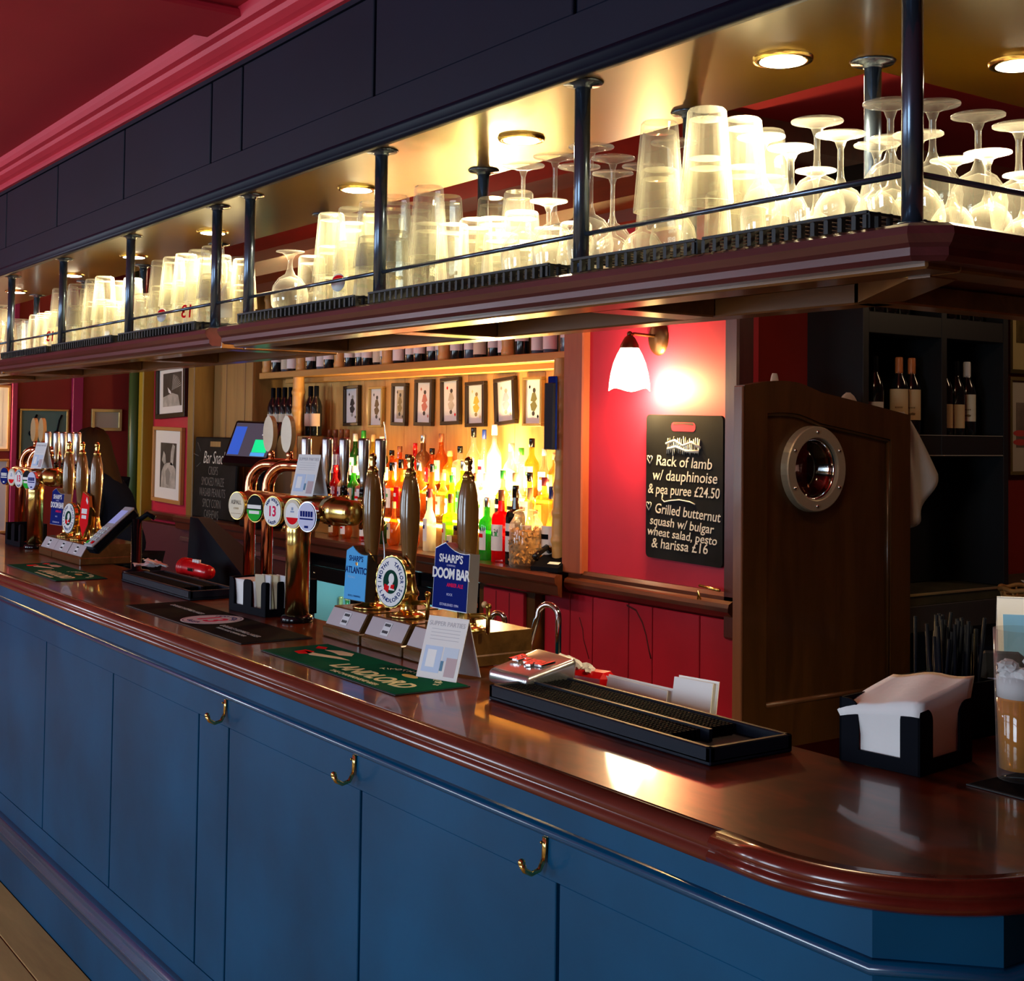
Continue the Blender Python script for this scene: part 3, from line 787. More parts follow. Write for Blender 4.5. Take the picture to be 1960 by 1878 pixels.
# third bay
for x, k, s in ((-2.50, 'pint', 2), (-2.60, 'pint', 2), (-2.70, 'pint', 2), (-2.80, 'pint', 2), (-2.90, 'hib', 1), (-3.02, 'brandy', 1)): put('C', 'front row', k, x, s)
for x, k, s in ((-2.55, 'pint', 2), (-2.65, 'pint', 2), (-2.75, 'pint', 2), (-2.86, 'hib', 2), (-2.96, 'tum', 1), (-3.07, 'wines', 1)): put('C', 'middle row', k, x, s)
for x, k, s in ((-2.60, 'pint', 2), (-2.72, 'pint', 2), (-2.84, 'pint', 1)): put('C', 'back row', k, x, s)
# bays left of the carafe
for x, s in ((-3.52, 2), (-3.62, 2), (-3.72, 2), (-3.82, 2), (-3.92, 2)): put('E', 'front row', 'pint', x, s)
for x, s in ((-3.68, 2), (-3.78, 2), (-3.90, 2)): put('E', 'middle row', 'pint', x, s)
for x, k, s in ((-3.72, 'pint', 2), (-3.84, 'pint', 2)): put('E', 'back row', k, x, s)
for x, k, s in ((-4.06, 'hib', 1), (-4.15, 'hib', 1), (-4.25, 'tum', 1), (-4.36, 'hib', 1), (-4.46, 'pint', 2), (-4.57, 'pint', 2)): put('F', 'front row', k, x, s)
for x, k, s in ((-4.10, 'hib', 1), (-4.22, 'tum', 2), (-4.33, 'tum', 2), (-4.44, 'pint', 2), (-4.56, 'pint', 2)): put('F', 'middle row', k, x, s)
for x, s in ((-4.76, 2), (-4.86, 2), (-4.96, 2), (-5.06, 1), (-5.16, 1), (-5.26, 1)): put('G', 'front row', 'pint', x, s)
for x, s in ((-4.81, 2), (-4.92, 2), (-5.04, 1), (-5.16, 1)): put('G', 'middle row', 'pint', x, s)
for x, s in ((-5.50, 1), (-5.60, 1), (-5.70, 1), (-5.80, 2)): put('H', 'front row', 'pint', x, s)
# short return shelf
for y, k in ((0.155, 'wine'), (0.255, 'wine'), (0.350, 'wine'), (0.45, 'wine'), (0.56, 'wine')): put('R', 'front row', k, -1.135, 1, y=y)
for y, k in ((0.21, 'wines'), (0.385, 'wines'), (0.475, 'wine'), (0.57, 'wines')): put('R', 'back row', k, -1.275, 1, y=y)

# printed red 13 and roundel on three of the pints (flat print on the outside of the glass)
def pint_print(x, y, z, ang, kind):
    o = None
    r = 0.0425 - 0.012 * (z - GZ) / 0.148
    M = Matrix.Translation((x, y, z)) @ Matrix.Rotation(ang, 4, 'Z') @ Matrix.Translation((0, -r - 0.0012, 0)) @ facing((0, 0, 0), (1, 0, 0), (0, 0, 1))
    return M
def attach_print(host_x, host_y, kind):
    host = min((o for o in bpy.data.objects if o.name.startswith('pint_glass') and abs(o.location.z - GZ) < 1e-3), key=lambda o: (o.location.x - host_x) ** 2 + (o.location.y - host_y) ** 2)
    ang = 0.35
    M = pint_print(0, 0, 0.045, ang - host.rotation_euler.z, kind)
    M = Matrix.Rotation(0, 4, 'Z') @ pint_print_local(ang - host.rotation_euler.z)
    if kind == '13':
        o = text('13', 0.052, M @ Matrix.Rotation(PI, 4, 'Z'), red_b, host, 'printed_number', ext=0.0002, bold=0.0008)
    else:
        d = MB(); d.M = M
        d.lathe([(0.021, 0), (0.021, 0.0006)], 24); obj('printed_roundel', d, white, host)
        e = MB(); e.M = M @ Matrix.Translation((0, 0.005, 0.0007))
        e.prism([(0.018 * math.cos(a), 0.012 * math.sin(a)) for a in [PI * k / 10 for k in range(11)]], 0, 0.0005); obj('printed_red_half', e, red_b, host)
def pint_print_local(a):
    return Matrix.Rotation(a, 4, 'Z') @ Matrix.Translation((0, -0.0415, 0.05)) @ Matrix.Rotation(-0.081, 4, 'X') @ facing((0, 0, 0), (1, 0, 0), (0, 0, 1))
attach_print(-3.62, 0.105, '13'); attach_print(-3.82, 0.105, 'r'); attach_print(-4.96, 0.105, '13'); attach_print(-2.70, 0.105, 'r')

# glass carafe in the gap between the posts
t = thing('carafe', 'round-shouldered clear glass carafe with flared lip between the twin posts', 'carafe', (-3.41, 0.13, 1.958))
pr = [(0.0001, 0), (0.044, 0), (0.050, 0.006), (0.052, 0.05), (0.046, 0.085), (0.028, 0.115), (0.024, 0.13), (0.024, 0.165), (0.034, 0.185), (0.0325, 0.1855), (0.022, 0.166), (0.022, 0.13), (0.026, 0.114), (0.044, 0.084), (0.049, 0.05), (0.047, 0.008), (0.0001, 0.006)]
obj('body', MB().lathe(pr, 28, cap=False), glass_w, t)
lb = MB(); lb.M = Matrix.Rotation(0.5, 4, 'Z')
n = 10; vv = []; ff = []
for k in range(n + 1):
    a = -PI / 2 - 0.5 + 1.0 * k / n
    for z in (0.016, 0.056): vv.append((0.0531 * math.cos(a), 0.0531 * math.sin(a), z))
ff = [(2*k, 2*k+2, 2*k+3, 2*k+1) for k in range(n)]
lb.add(vv, ff, True)
obj('paper_label', lb, paper_c, t)
# ------------------------------------------------------------------ beer engines, fonts and clutter on the counter
def badge_letters(lines, M, parent):
    for s, size, dx, dy, mat, kw in lines:
        text(s, size, M @ Matrix.Translation((dx, dy, 0.0)), mat, parent, **kw)

def pump_handle(t):
    base = 0.20
    hp = [(0.013, 0.17), (0.015, 0.185), (0.016, 0.20), (0.018, 0.23), (0.023, 0.28), (0.0255, 0.32), (0.0255, 0.36), (0.022, 0.395), (0.017, 0.42), (0.0135, 0.432)]
    obj('handle', MB().lathe(hp, 24), pump_w, t)
    fp = [(0.0138, 0.432), (0.015, 0.438), (0.010, 0.447), (0.007, 0.452), (0.010, 0.458), (0.007, 0.463), (0.0095, 0.468), (0.0105, 0.474), (0.008, 0.481), (0.0001, 0.485)]
    obj('finial', MB().lathe(fp, 18), brass, t)

def hand_pump(label, x, y0, badge, hx=0.0, w=0.205):
    t = thing('hand_pump', label, 'beer pump', (x, y0, CT), 0, 'hand pumps on the bar')
    # base box: plinth and sloped front with a metal plate
    b = MB(); W = w / 2 - 0.004
    b.box(-W, W, 0.0, 0.245, 0.0, 0.028, 0.003)
    prof = [(0.006, 0.028), (0.034, 0.078), (0.24, 0.078), (0.24, 0.028)]
    v = [(-W + 0.004, y, z) for y, z in prof] + [(W - 0.004, y, z) for y, z in prof]
    b.add(v, [(0, 1, 2, 3), (7, 6, 5, 4), (0, 4, 5, 1), (1, 5, 6, 2), (2, 6, 7, 3), (3, 7, 4, 0)])
    obj('base_box', b, box_w, t, fix=True)
    M = facing((0, 0.0195, 0.0535), (1, 0, 0), (0, 0.028, 0.05))
    p = MB(); p.M = M; p.box(-W + 0.008, W - 0.008, -0.024, 0.024, 0.0, 0.002, 0.0006)
    pl = obj('front_plate', p, pm('pump_plate_alloy', (0.58, 0.55, 0.58), 0.5, 0.3), t)
    p = MB(); p.M = M; p.box(-0.018, 0.018, -0.017, 0.017, 0.002, 0.0035, 0.0004)
    obj('maker_label', p, paper, pl)
    p = MB(); p.M = M
    for dy in (0.010, -0.008):
        for k in range(5): p.box(-0.013 + k * 0.0055, -0.0088 + k * 0.0055, dy - 0.0035, dy + 0.0035, 0.0035, 0.0038)
    obj('label_print', p, black, pl)
    # brass pedestal
    yh = 0.09
    pd = [(0.046, 0.078), (0.048, 0.083), (0.034, 0.088), (0.024, 0.092), (0.022, 0.10), (0.022, 0.128), (0.026, 0.132), (0.026, 0.14), (0.020, 0.150), (0.016, 0.175), (0.0135, 0.20)]
    o = obj('pedestal', MB().lathe(pd, 26, (hx, yh, 0)), brass, t)
    pump_handle(t)
    for c in t.children:
        if c.name.startswith('handle') or c.name.startswith('finial'): c.location = (hx, yh, 0)
    # side spigot arm with little lever, and pull clip holder
    a = MB(); a.tube([(hx + 0.02, yh, 0.115), (hx + 0.07, yh + 0.005, 0.12), (hx + 0.085, yh + 0.005, 0.115)], 0.006, 10)
    a.tube([(hx + 0.083, yh + 0.005, 0.142), (hx + 0.083, yh + 0.005, 0.03 + 0.05)], 0.0055, 10); a.ball((hx + 0.083, yh + 0.005, 0.142), 0.008)
    obj('spigot', a, brass_d, t)
    cl = MB(); cl.box(hx - 0.006, hx + 0.006, yh - 0.045, yh - 0.012, 0.19, 0.20, 0.001); cl.tube([(hx + 0.035, yh - 0.03, 0.235), (hx + 0.055, yh - 0.02, 0.205), (hx + 0.03, yh - 0.02, 0.205)], 0.002, 8)
    obj('clip_bracket', cl, brass, t)
    bm = badge(t, hx, yh - 0.045)
    return t

def badge_panel(t, x, y, face, edge, w=0.100, h=0.142, z0=0.10):
    """pump clip: block with a wavy top edge, angled slightly towards the room"""
    M = facing((x, y - 0.004, z0), (1.0, 0.10, 0), (0, 0.06, 1))
    pts = [(-w/2, 0), (w/2, 0), (w/2, h * 0.86)]
    for k in range(8):
        u = k / 7
        xx = w/2 - u * w
        if u < 0.72: zz = h * (0.86 + 0.14 * (u / 0.72) ** 2.2 - 0.02 * math.sin(u / 0.72 * PI))
        else: zz = h * (1.0 - 0.10 * ((u - 0.72) / 0.28))
        pts.append((xx, zz))
    b = MB(); b.M = M; b.prism(pts, -0.030, 0.0)
    o = obj('badge_block', b, edge, t)
    f = MB(); f.M = M
    cx_ = 0; cy_ = h * 0.5
    f.prism([((px - cx_) * 0.965, (pz - cy_) * 0.975 + cy_) for px, pz in pts], 0.0, 0.0012)
    fo = obj('badge_face', f, face, o)
    return M @ Matrix.Translation((0, 0, 0.0014)), o

def badge_sky(t, x, y):
    M, o = badge_panel(t, x, y, sky_p, pm('badge_dark_edge', (0.03, 0.022, 0.016), 0.5))
    badge_letters([("SHARP'S", 0.020, -0.002, 0.108, navy_t, dict(sx=0.9, bold=0.0003)), ("ATLANTIC", 0.0235, 0.0, 0.078, navy_t, dict(sx=0.86, bold=0.0006)),
                   ("PALE ALE", 0.008, -0.018, 0.060, pm('badge_pale_text', (0.35, 0.62, 0.9), 0.4), {}), ("ROCK, CORNWALL", 0.0065, 0.0, 0.012, navy_t, {})], M, o)
def badge_blue(t, x, y):
    M, o = badge_panel(t, x, y, navy_p, pm('badge_silver_edge', (0.45, 0.45, 0.5), 0.35, 0.6), 0.130, 0.156, 0.128)
    badge_letters([("SHARP'S", 0.026, -0.002, 0.118, white, dict(sx=0.95, bold=0.0006)), ("CORNWALL", 0.006, 0.0, 0.103, lilac_b, {}), ("DOOM BAR", 0.033, 0.0, 0.083, white, dict(sx=0.84, bold=0.0011, spacing=0.92)),
                   ("AMBER ALE", 0.012, 0.018, 0.058, pink_t, dict(bold=0.0003)), ("ROCK", 0.008, 0.0, 0.036, lilac_b, {}), ("ESTABLISHED 1994", 0.0085, 0.0, 0.012, lilac_b, {})], M, o)
def badge_round(t, x, y):
    M = facing((x, y - 0.006, 0.168), (1.0, 0.12, 0), (0, 0.06, 1)) @ Matrix.Diagonal((1.12, 0.78, 1, 1))
    def ell(rx, ry, n=40): return [(rx * math.cos(2*PI*k/n), ry * math.sin(2*PI*k/n)) for k in range(n)]
    b = MB(); b.M = M
    pts = []
    for k in range(80):
        a = 2*PI*k/80; r = 1.0 + 0.022 * math.sin(a * 20)
        pts.append((0.058 * r * math.cos(a), 0.083 * r * math.sin(a)))
    b.prism(pts, -0.014, 0.0); o = obj('badge_block', b, brass, t)
    f = MB(); f.M = M; f.prism(ell(0.055, 0.080), 0.0, 0.0012); obj('badge_face', f, green_d, o)
    f = MB(); f.M = M; f.prism(ell(0.0525, 0.0775), 0.0012, 0.002); obj('badge_face', f, white, o)
    f = MB(); f.M = M; f.prism(ell(0.027, 0.038), 0.002, 0.0026); obj('badge_medallion', f, green_d, o)
    f = MB(); f.M = M @ Matrix.Translation((0.003, 0.010, 0.0026)); f.prism(ell(0.010, 0.017, 20), 0, 0.0005)
    f.prism([(-0.022, -0.036), (-0.006, -0.012), (0.004, -0.012), (0.014, -0.036)], 0.0001, 0.0004); obj('medallion_pale_shape', f, white, o)
    f = MB(); f.M = M @ Matrix.Translation((0, -0.016, 0.0031)); f.prism([(-0.022, -0.010), (-0.020, 0.008), (-0.003, 0.002), (-0.006, -0.018)], 0, 0.0005); f.prism([(0.001, -0.004), (0.004, 0.007), (0.016, 0.009), (0.014, -0.006)], 0, 0.0005); obj('medallion_red_shape', f, red_b, o)
    M2 = M @ Matrix.Translation((0, 0, 0.0022))
    arc_text("TIMOTHY", 0.0165, 0.040, 0.060, -2.05 + 0.15, -0.36, M2, navy_t, o, bold=0.0004)
    arc_text("TAYLOR'S", 0.0165, 0.040, 0.060, 0.36, 1.95, M2, navy_t, o, bold=0.0004)
    arc_text("LANDLORD", 0.0165, 0.040, 0.060, PI + 0.95, PI - 0.95, M2, navy_t, o, inward=True, bold=0.0004)
def badge_red(t, x, y):
    M = facing((x, y - 0.004, 0.135), (1.0, 0.10, 0), (0, 0.06, 1))
    pts = [(0, -0.035), (0.042, 0.02), (0.046, 0.09), (0.030, 0.135), (-0.030, 0.15), (-0.044, 0.10), (-0.040, 0.02)]
    b = MB(); b.M = M; b.prism(pts, -0.012, 0.0); o = obj('badge_block', b, brass_d, t)
    f = MB(); f.M = M; f.prism([(p[0] * .96, (p[1] - .06) * .96 + .06) for p in pts], 0, 0.0012); obj('badge_face', f, red_b, o)
    f = MB(); f.M = M; f.box(-0.026, 0.026, 0.062, 0.082, 0.0012, 0.0018); f.box(-0.022, 0.022, 0.042, 0.056, 0.0012, 0.0018); f.prism([(0.008, 0.115), (0.026, 0.10), (0.030, 0.112), (0.014, 0.13)], 0.0012, 0.0018); obj('badge_print', f, white, o)

PY = 0.29
badge = badge_sky; hand_pump('hand pump with sky-blue pump clip and brown handle', -3.075, PY, badge)
badge = badge_round; hand_pump('hand pump with round white pump clip, middle of the near three', -2.863, PY, badge, -0.018)
badge = badge_blue; hand_pump('hand pump with dark blue square pump clip, behind the tent card', -2.655, PY, badge, 0.04)
badge = badge_blue; hand_pump('far hand pump with narrow navy pump clip, next to the far brass column', -5.735, PY, badge)
badge = badge_round; hand_pump('far hand pump with round white pump clip, beside the red one', -5.55, PY, badge, 0.0)
badge = badge_red; hand_pump('far hand pump with pointed red pump clip, by the card terminal', -5.36, PY, badge, 0.0)

# brass T-bar fonts
def font_badge(t, x, z, y, rx, ry, kind):
    M = facing((x, y, z), (1.0, 0.22, 0), (0, 0.0, 1))
    def ell(a, b, n=32): return [(a * math.cos(2*PI*k/n), b * math.sin(2*PI*k/n)) for k in range(n)]
    b = MB(); b.M = M; b.prism(ell(rx, ry), -0.012, 0.0, smooth=True); o = obj('badge_rim', b, brass if kind != 4 else chrome, t)
    f = MB(); f.M = M; f.prism(ell(rx * .93, ry * .93), 0, 0.002)
    base = {0: cream_b, 1: black, 2: white, 3: cream_b, 4: lilac_b, 5: navy_p, 6: red_b}[kind]
    obj('badge_face', f, base, o)
    Mt = M @ Matrix.Translation((0, 0, 0.0024))
    if kind == 0:
        text('ASPALL', 0.018, Mt @ Matrix.Translation((0, 0.010, 0)), pm('badge_brown_text', (0.06, 0.04, 0.02), 0.5), o, sx=0.85)
        text('CYDER', 0.008, Mt @ Matrix.Translation((0, -0.008, 0)), pm('badge_tan_text', (0.35, 0.25, 0.12), 0.5), o)
        f = MB(); f.M = Mt; f.box(-0.026, 0.026, -0.024, -0.0225, 0, 0.0004); obj('badge_line', f, pm('badge_tan_text', (0.35, 0.25, 0.12), 0.5), o)
    elif kind == 1:
        lo = [(rx * .90 * math.cos(a), ry * .90 * math.sin(a)) for a in [PI + 0.12 + (PI - 0.24) * k / 14 for k in range(15)]]
        f = MB(); f.M = Mt; f.prism(lo, 0, 0.0004); obj('badge_green_half', f, green_l, o)
        f = MB(); f.M = Mt; f.box(-rx * .8, rx * .8, -0.001, 0.010, 0.0004, 0.0008); f.box(-rx * .6, rx * .6, -0.016, -0.007, 0.0005, 0.0009); obj('badge_white_band', f, white, o)
    elif kind == 2:
        text('13', 0.040, Mt @ Matrix.Translation((0, -0.001, 0)), pink_t, o, sx=0.95, bold=0.0010)
        arc_text('HOP HOUSE', 0.011, rx * .70, ry * .76, -0.95, 0.95, Mt, navy_t, o, bold=0.0003)
        arc_text('LAGER', 0.011, rx * .70, ry * .76, PI + 0.5, PI - 0.5, Mt, navy_t, o, inward=True, bold=0.0003)
    elif kind == 3:
        f = MB(); f.M = Mt; f.prism(ell(rx * .72, ry * .72), 0, 0.0004); obj('badge_disc', f, white, o)
        lo = [(rx * .68 * math.cos(a), ry * .68 * math.sin(a)) for a in [PI + 0.35 + (PI - 0.7) * k / 12 for k in range(13)]]
        f = MB(); f.M = Mt; f.prism(lo, 0.0004, 0.0008); obj('badge_red_half', f, red_b, o)
        f = MB(); f.M = Mt; f.box(-0.008, 0.008, 0.004, 0.008, 0.0004, 0.0008); f.box(-0.004, 0.004, 0.010, 0.018, 0.0004, 0.0008); obj('badge_print', f, pm('badge_grey_blue', (0.2, 0.28, 0.5), 0.4), o)
    else:
        f = MB(); f.M = Mt; f.box(-rx * .7, rx * .7, -0.008, -0.004, 0, 0.0004)
        for k in range(5): f.box(-0.026 + k * 0.011, -0.018 + k * 0.011, 0.0, 0.015, 0, 0.0004)
        f.box(-0.008, 0.008, -0.030, -0.024, 0, 0.0004)
        obj('badge_print', f, navy_p if kind == 4 else white, o)
    return o

def beer_font(label, x0, kinds, zt=1.455):
    t = thing('beer_font', label, 'beer font', (x0, 0.345, CT), 0, 'brass T-bar fonts')
    obj('foot', MB().lathe([(0.044, 0), (0.046, 0.006), (0.044, 0.016), (0.036, 0.022)], 28), black_g, t)
    obj('column', MB().lathe([(0.034, 0.020), (0.034, 0.215), (0.036, 0.222), (0.034, 0.235), (0.036, 0.25), (0.036, zt - CT - 0.01)], 28), brass, t)
    zz = zt - CT
    c = MB(); c.tube([(-0.335, 0, zz), (0.325, 0, zz)], 0.034, 26)
    for s, xe in ((-1, -0.335), (1, 0.325)): c.ball((xe, 0, zz), 0.034, 18, 10, sx=0.45)
    c.tube([(0.20, 0, zz), (0.25, 0, zz)], 0.040, 26)
    obj('crossbar', c, brass, t)
    for (dx, k, rx, ry, dz) in ((-0.278, kinds[0], 0.041, 0.042, -0.010), (-0.147, kinds[1], 0.040, 0.041, -0.011), (-0.026, kinds[2], 0.042, 0.043, -0.013), (0.105, kinds[3], 0.041, 0.043, -0.013), (0.205, kinds[4], 0.040, 0.041, -0.015)):
        n = MB(); n.tube([(dx, -0.03, zz), (dx, -0.060, zz + dz)], 0.012, 12); obj('badge_arm', n, brass_d, t)
        font_badge(t, dx, zz + dz, -0.068 if k != 4 else -0.075, rx, ry, k)
    for i, dx in enumerate((-0.13, 0.005, 0.11, 0.222, 0.316)):
        b = MB(); b.tube([(dx, 0.03, zz), (dx, 0.085, zz + 0.004)], 0.013, 14); b.cyl((dx, 0.085, zz - 0.05), 0.011, 0.065, 14); b.cyl((dx, 0.085, zz + 0.016), 0.015, 0.02, 14)
        tp = obj('tap', b, brass, t)
        cl = MB(); cl.cyl((dx, 0.085, zz + 0.036), 0.011, 0.022, 14); obj('tap_collar', cl, black_g, tp)
        h = MB(); h.lathe([(0.0085, 0.058), (0.0095, 0.08), (0.010, 0.10), (0.014, 0.11), (0.0155, 0.19), (0.013, 0.197)], 18, (dx, 0.085, zz)); obj('tap_handle', h, steel, t)
    return t
beer_font('near brass T-bar beer font with five round badges and steel tap handles', -3.44, (0, 1, 2, 3, 4))
beer_font('far brass T-bar beer font with five round badges beside the far pumps', -6.10, (5, 3, 2, 1, 4))

# copper swan-neck fonts
def copper_font(label, x, y=0.30, run=0.27, px_=None):
    t = thing('copper_font', label, 'beer font', (x, y, CT), 0, 'copper swan-neck fonts')
    pts = [(0, 0, 0), (0, 0, 0.36)]
    for k in range(1, 9):
        a = PI / 2 * k / 8
        pts.append((0.075 * (1 - math.cos(a)), 0.03 * (1 - math.cos(a)), 0.36 + 0.075 * math.sin(a)))
    pts.append((run + 0.10, 0.06, 0.435))
    obj('pipe', MB().tube(pts, 0.0185, 18), copper, t)
    obj('foot_ring', MB().lathe([(0.036, 0), (0.036, 0.006), (0.022, 0.014)], 22), copper, t)
    n = MB(); n.cyl((run - 0.06, 0.035, 0.44), 0.010, 0.05, 14); obj('handle_stem', n, copper, t)
    n = MB(); n.tube([(run + 0.095, 0.06, 0.435), (run + 0.11, 0.06, 0.43), (run + 0.112, 0.06, 0.39)], 0.012, 12); obj('spout', n, copper, t)
    M = facing((run - 0.06, 0.030, 0.530), (1.0, 0.12, 0), (0, 0, 1))
    p = MB(); p.M = M
    p.prism([(0.030 * math.cos(2*PI*k/32), 0.056 * math.sin(2*PI*k/32)) for k in range(32)], -0.008, 0.008)
    obj('paddle_handle', p, wood('pale_beech', (0.45, 0.26, 0.10), (0.62, 0.40, 0.18), 'X', 2.0, 0.4, 0.2), t)
    return t
copper_font('copper swan-neck beer font with wooden paddle handle, left of the near pair', -3.91, 0.405, 0.135)
copper_font('copper swan-neck beer font with wooden paddle handle, right of the near pair', -3.78, 0.405, 0.135)
copper_font('copper swan-neck beer font with paddle handle, left of the far pair', -6.55, 0.405, 0.135)
copper_font('copper swan-neck beer font with paddle handle, right of the far pair', -6.42, 0.405, 0.135)

# bar spoon standing behind the font, far menu card clips
for lab, x in (('slim twisted steel bar spoon standing behind the near brass font', -3.40),):
    t = thing('bar_spoon', lab, 'spoon', (x, 0.60, CT))
    pts = [(0.004 * math.cos(k * 1.2), 0.004 * math.sin(k * 1.2), 0.03 * k) for k in range(20)]
    obj('twisted_stem', MB().tube(pts, 0.0022, 6), steel, t)
    obj('bowl', MB().ball((0.0, 0, 0.012), 0.012, 10, 8, sz=1.0, sy=0.4), steel, t)

# tent cards
def tent_card(label, loc, rz, w, h, d, back=0.0, art=True):
    t = thing('tent_card', label, 'card', loc, rz)
    f = MB()
    f.add([(-w/2, -d/2, 0), (w/2, -d/2, 0), (w/2, 0, h), (-w/2, 0, h), (-w/2, -d/2 + .0012, 0), (w/2, -d/2 + .0012, 0), (w/2, 0.0012, h - .001), (-w/2, 0.0012, h - .001)],
          [(0, 1, 2, 3), (7, 6, 5, 4), (0, 4, 5, 1), (1, 5, 6, 2), (3, 2, 6, 7), (0, 3, 7, 4)])
    o = obj('front_leaf', f, paper, t)
    b = MB()
    b.add([(w/2, d/2, 0), (-w/2, d/2, 0), (-w/2, 0, h), (w/2, 0, h), (w/2, d/2 - .0012, 0), (-w/2, d/2 - .0012, 0), (-w/2, -0.0012, h - .001), (w/2, -0.0012, h - .001)],
          [(0, 1, 2, 3), (7, 6, 5, 4), (0, 4, 5, 1), (1, 5, 6, 2), (3, 2, 6, 7), (0, 3, 7, 4)])
    obj('back_leaf', b, paper, t)
    if art:
        M = facing((0, -d/2, 0), (1, 0, 0), (0, d/2, h))
        L = math.hypot(d/2, h)
        def patch(x0, x1, z0, z1, mat, k=0.0004):
            p = MB(); p.M = M; p.box(x0 * w, x1 * w, z0 * L, z1 * L, 0.0001, k); obj('printed_patch', p, mat, o)
        patch(-.42, .02, .10, .52, pm('print_pale_blue', (0.55, 0.68, 0.92), 0.7)); patch(.06, .42, .30, .52, pm('print_ice', (0.62, 0.72, 0.88), 0.7))
        patch(.16, .42, .06, .36, pm('print_pinkish', (0.55, 0.42, 0.46), 0.7), 0.0005); patch(-.34, -.12, .18, .46, pm('print_white_glow', (0.9, 0.92, 0.95), 0.7), 0.0006); patch(.03, .10, .14, .30, pm('print_teal', (0.10, 0.25, 0.40), 0.7), 0.0006)
        text('SUPPER PARTIES', 0.0125 * w / 0.1, M @ Matrix.Translation((0, L * .88, 0.0003)), pm('print_grey', (0.50, 0.50, 0.56), 0.8), o)
        p = MB(); p.M = M
        for q in range(4): p.box(-.36 * w, .36 * w, L * (.79 - .055 * q), L * (.797 - .055 * q), 0.0001, 0.0003)
        obj('printed_lines', p, pm('print_grey', (0.50, 0.50, 0.56), 0.8), o)
    return t
tent_card('folded white tent card with pale blue print on the green runner', (-2.478, 0.245, CT + 0.0045), 0.30, 0.115, 0.130, 0.085)
tent_card('folded white card perched on the crossbar of the near brass font', (-3.375, 0.345, 1.4895), 0.2, 0.10, 0.115, 0.055)
tent_card('folded white card perched on the crossbar of the far brass font', (-6.02, 0.345, 1.4895), 0.2, 0.10, 0.115, 0.055)

# bar runners lying on the counter
def runner(name, label, x0, x1, y0, y1, mat, edge):
    t = thing(name, label, 'bar mat', ((x0 + x1) / 2, (y0 + y1) / 2, CT + 0.0008))
    L = (x1 - x0) / 2; D = (y1 - y0) / 2
    obj('rubber_backing', MB().box(-L, L, -D, D, 0.0, 0.002), rubber, t)
    obj('printed_face', MB().box(-L + .004, L - .004, -D + .004, D - .004, 0.002, 0.0032), mat, t)
    return t, L, D
G0 = 0.0036
def flat(x, y, rz=0.0): return Matrix.Translation((x, y, G0)) @ Matrix.Rotation(rz, 4, 'Z')
def green_runner(label, x0):
    t, L, D = runner('bar_runner', label, x0, x0 + 0.655, 0.048, 0.232, green_felt, 0)
    text('LANDLORD', 0.066, flat(0.115, -0.030), gold_t, t, bold=0.0014, shear=0.15, sx=0.92)
    text('THE CHAMPIONSHIP BEER', 0.018, flat(0.115, -0.074), gold_t, t)
    arc_text("TIMOTHY TAYLOR'S", 0.022, 0.115, 0.050, -1.35, 1.35, flat(0.17, 0.022), gold_t, t)
    p = MB(); p.M = flat(0.17, 0.036); p.prism([(0.030 * math.cos(2*PI*k/20), 0.011 * math.sin(2*PI*k/20)) for k in range(20)], 0, 0.0004); obj('printed_emblem', p, pm('print_gold', (0.70, 0.48, 0.12), 0.6), t)
    p = MB(); p.M = flat(-0.225, 0.02)
    p.prism([(-0.015, 0.018), (0.02, 0.045), (0.075, 0.050), (0.10, 0.030), (0.07, 0.012), (0.03, 0.018)], 0, 0.0004)
    p.prism([(-0.03, -0.030), (0.02, -0.022), (0.10, 0.0), (0.15, -0.002), (0.11, -0.016), (0.03, -0.046)], 0, 0.0004)
    obj('printed_pale_shape', p, paper_c, t)
    p = MB(); p.M = flat(-0.27, 0.0); p.prism([(-0.03, 0.05), (0.0, 0.06), (0.02, 0.045), (-0.005, 0.03)], 0, 0.0004); p.prism([(0.0, 0.0), (0.04, 0.005), (0.06, -0.02), (0.045, -0.04), (0.01, -0.035)], 0, 0.0004)
    obj('printed_red_shape', p, red_b, t)
    return t
green_runner('green bar runner with pale gold lettering, under the tent card', -3.025)
green_runner('green bar runner with pale gold lettering, in front of the far pumps', -5.40)
t, L, D = runner('bar_runner', 'black bar runner with white oval and red number', -4.00, -3.14, 0.046, 0.245, felt, 0)
p = MB(); p.M = flat(0.0, 0.0); p.prism([(0.088 * math.cos(2*PI*k/40), 0.088 * math.sin(2*PI*k/40)) for k in range(40)], 0, 0.0004); rd = obj('printed_roundel', p, paper, t)
p = MB(); p.M = flat(0.0, 0.0)
for k in range(40):
    a, b = 2*PI*k/40, 2*PI*(k+1)/40
    p.add([(0.080*math.cos(a), 0.080*math.sin(a), .0005), (0.082*math.cos(a), 0.082*math.sin(a), .0005), (0.082*math.cos(b), 0.082*math.sin(b), .0005), (0.080*math.cos(b), 0.080*math.sin(b), .0005)], [(0, 1, 2, 3)])
obj('printed_ring', p, navy_t, rd)
text('13', 0.098, flat(0, -0.002) @ Matrix.Translation((0, 0, 0.0007)), pink_t, rd, bold=0.002)
arc_text('HOP HOUSE', 0.022, 0.062, 0.062, -0.9, 0.9, flat(0, 0) @ Matrix.Translation((0, 0, 0.0006)), navy_t, rd)
arc_text('LAGER', 0.022, 0.062, 0.062, PI + 0.5, PI - 0.5, flat(0, 0) @ Matrix.Translation((0, 0, 0.0006)), navy_t, rd, inward=True)
text('DOUBLE HOPPED LAGER', 0.022, flat(0.24, -0.02), pm('print_greyish', (0.45, 0.44, 0.42), 0.8), t)
text('WITH MORE CHARACTER', 0.016, flat(0.24, -0.046), pm('print_greyish', (0.45, 0.44, 0.42), 0.8), t)
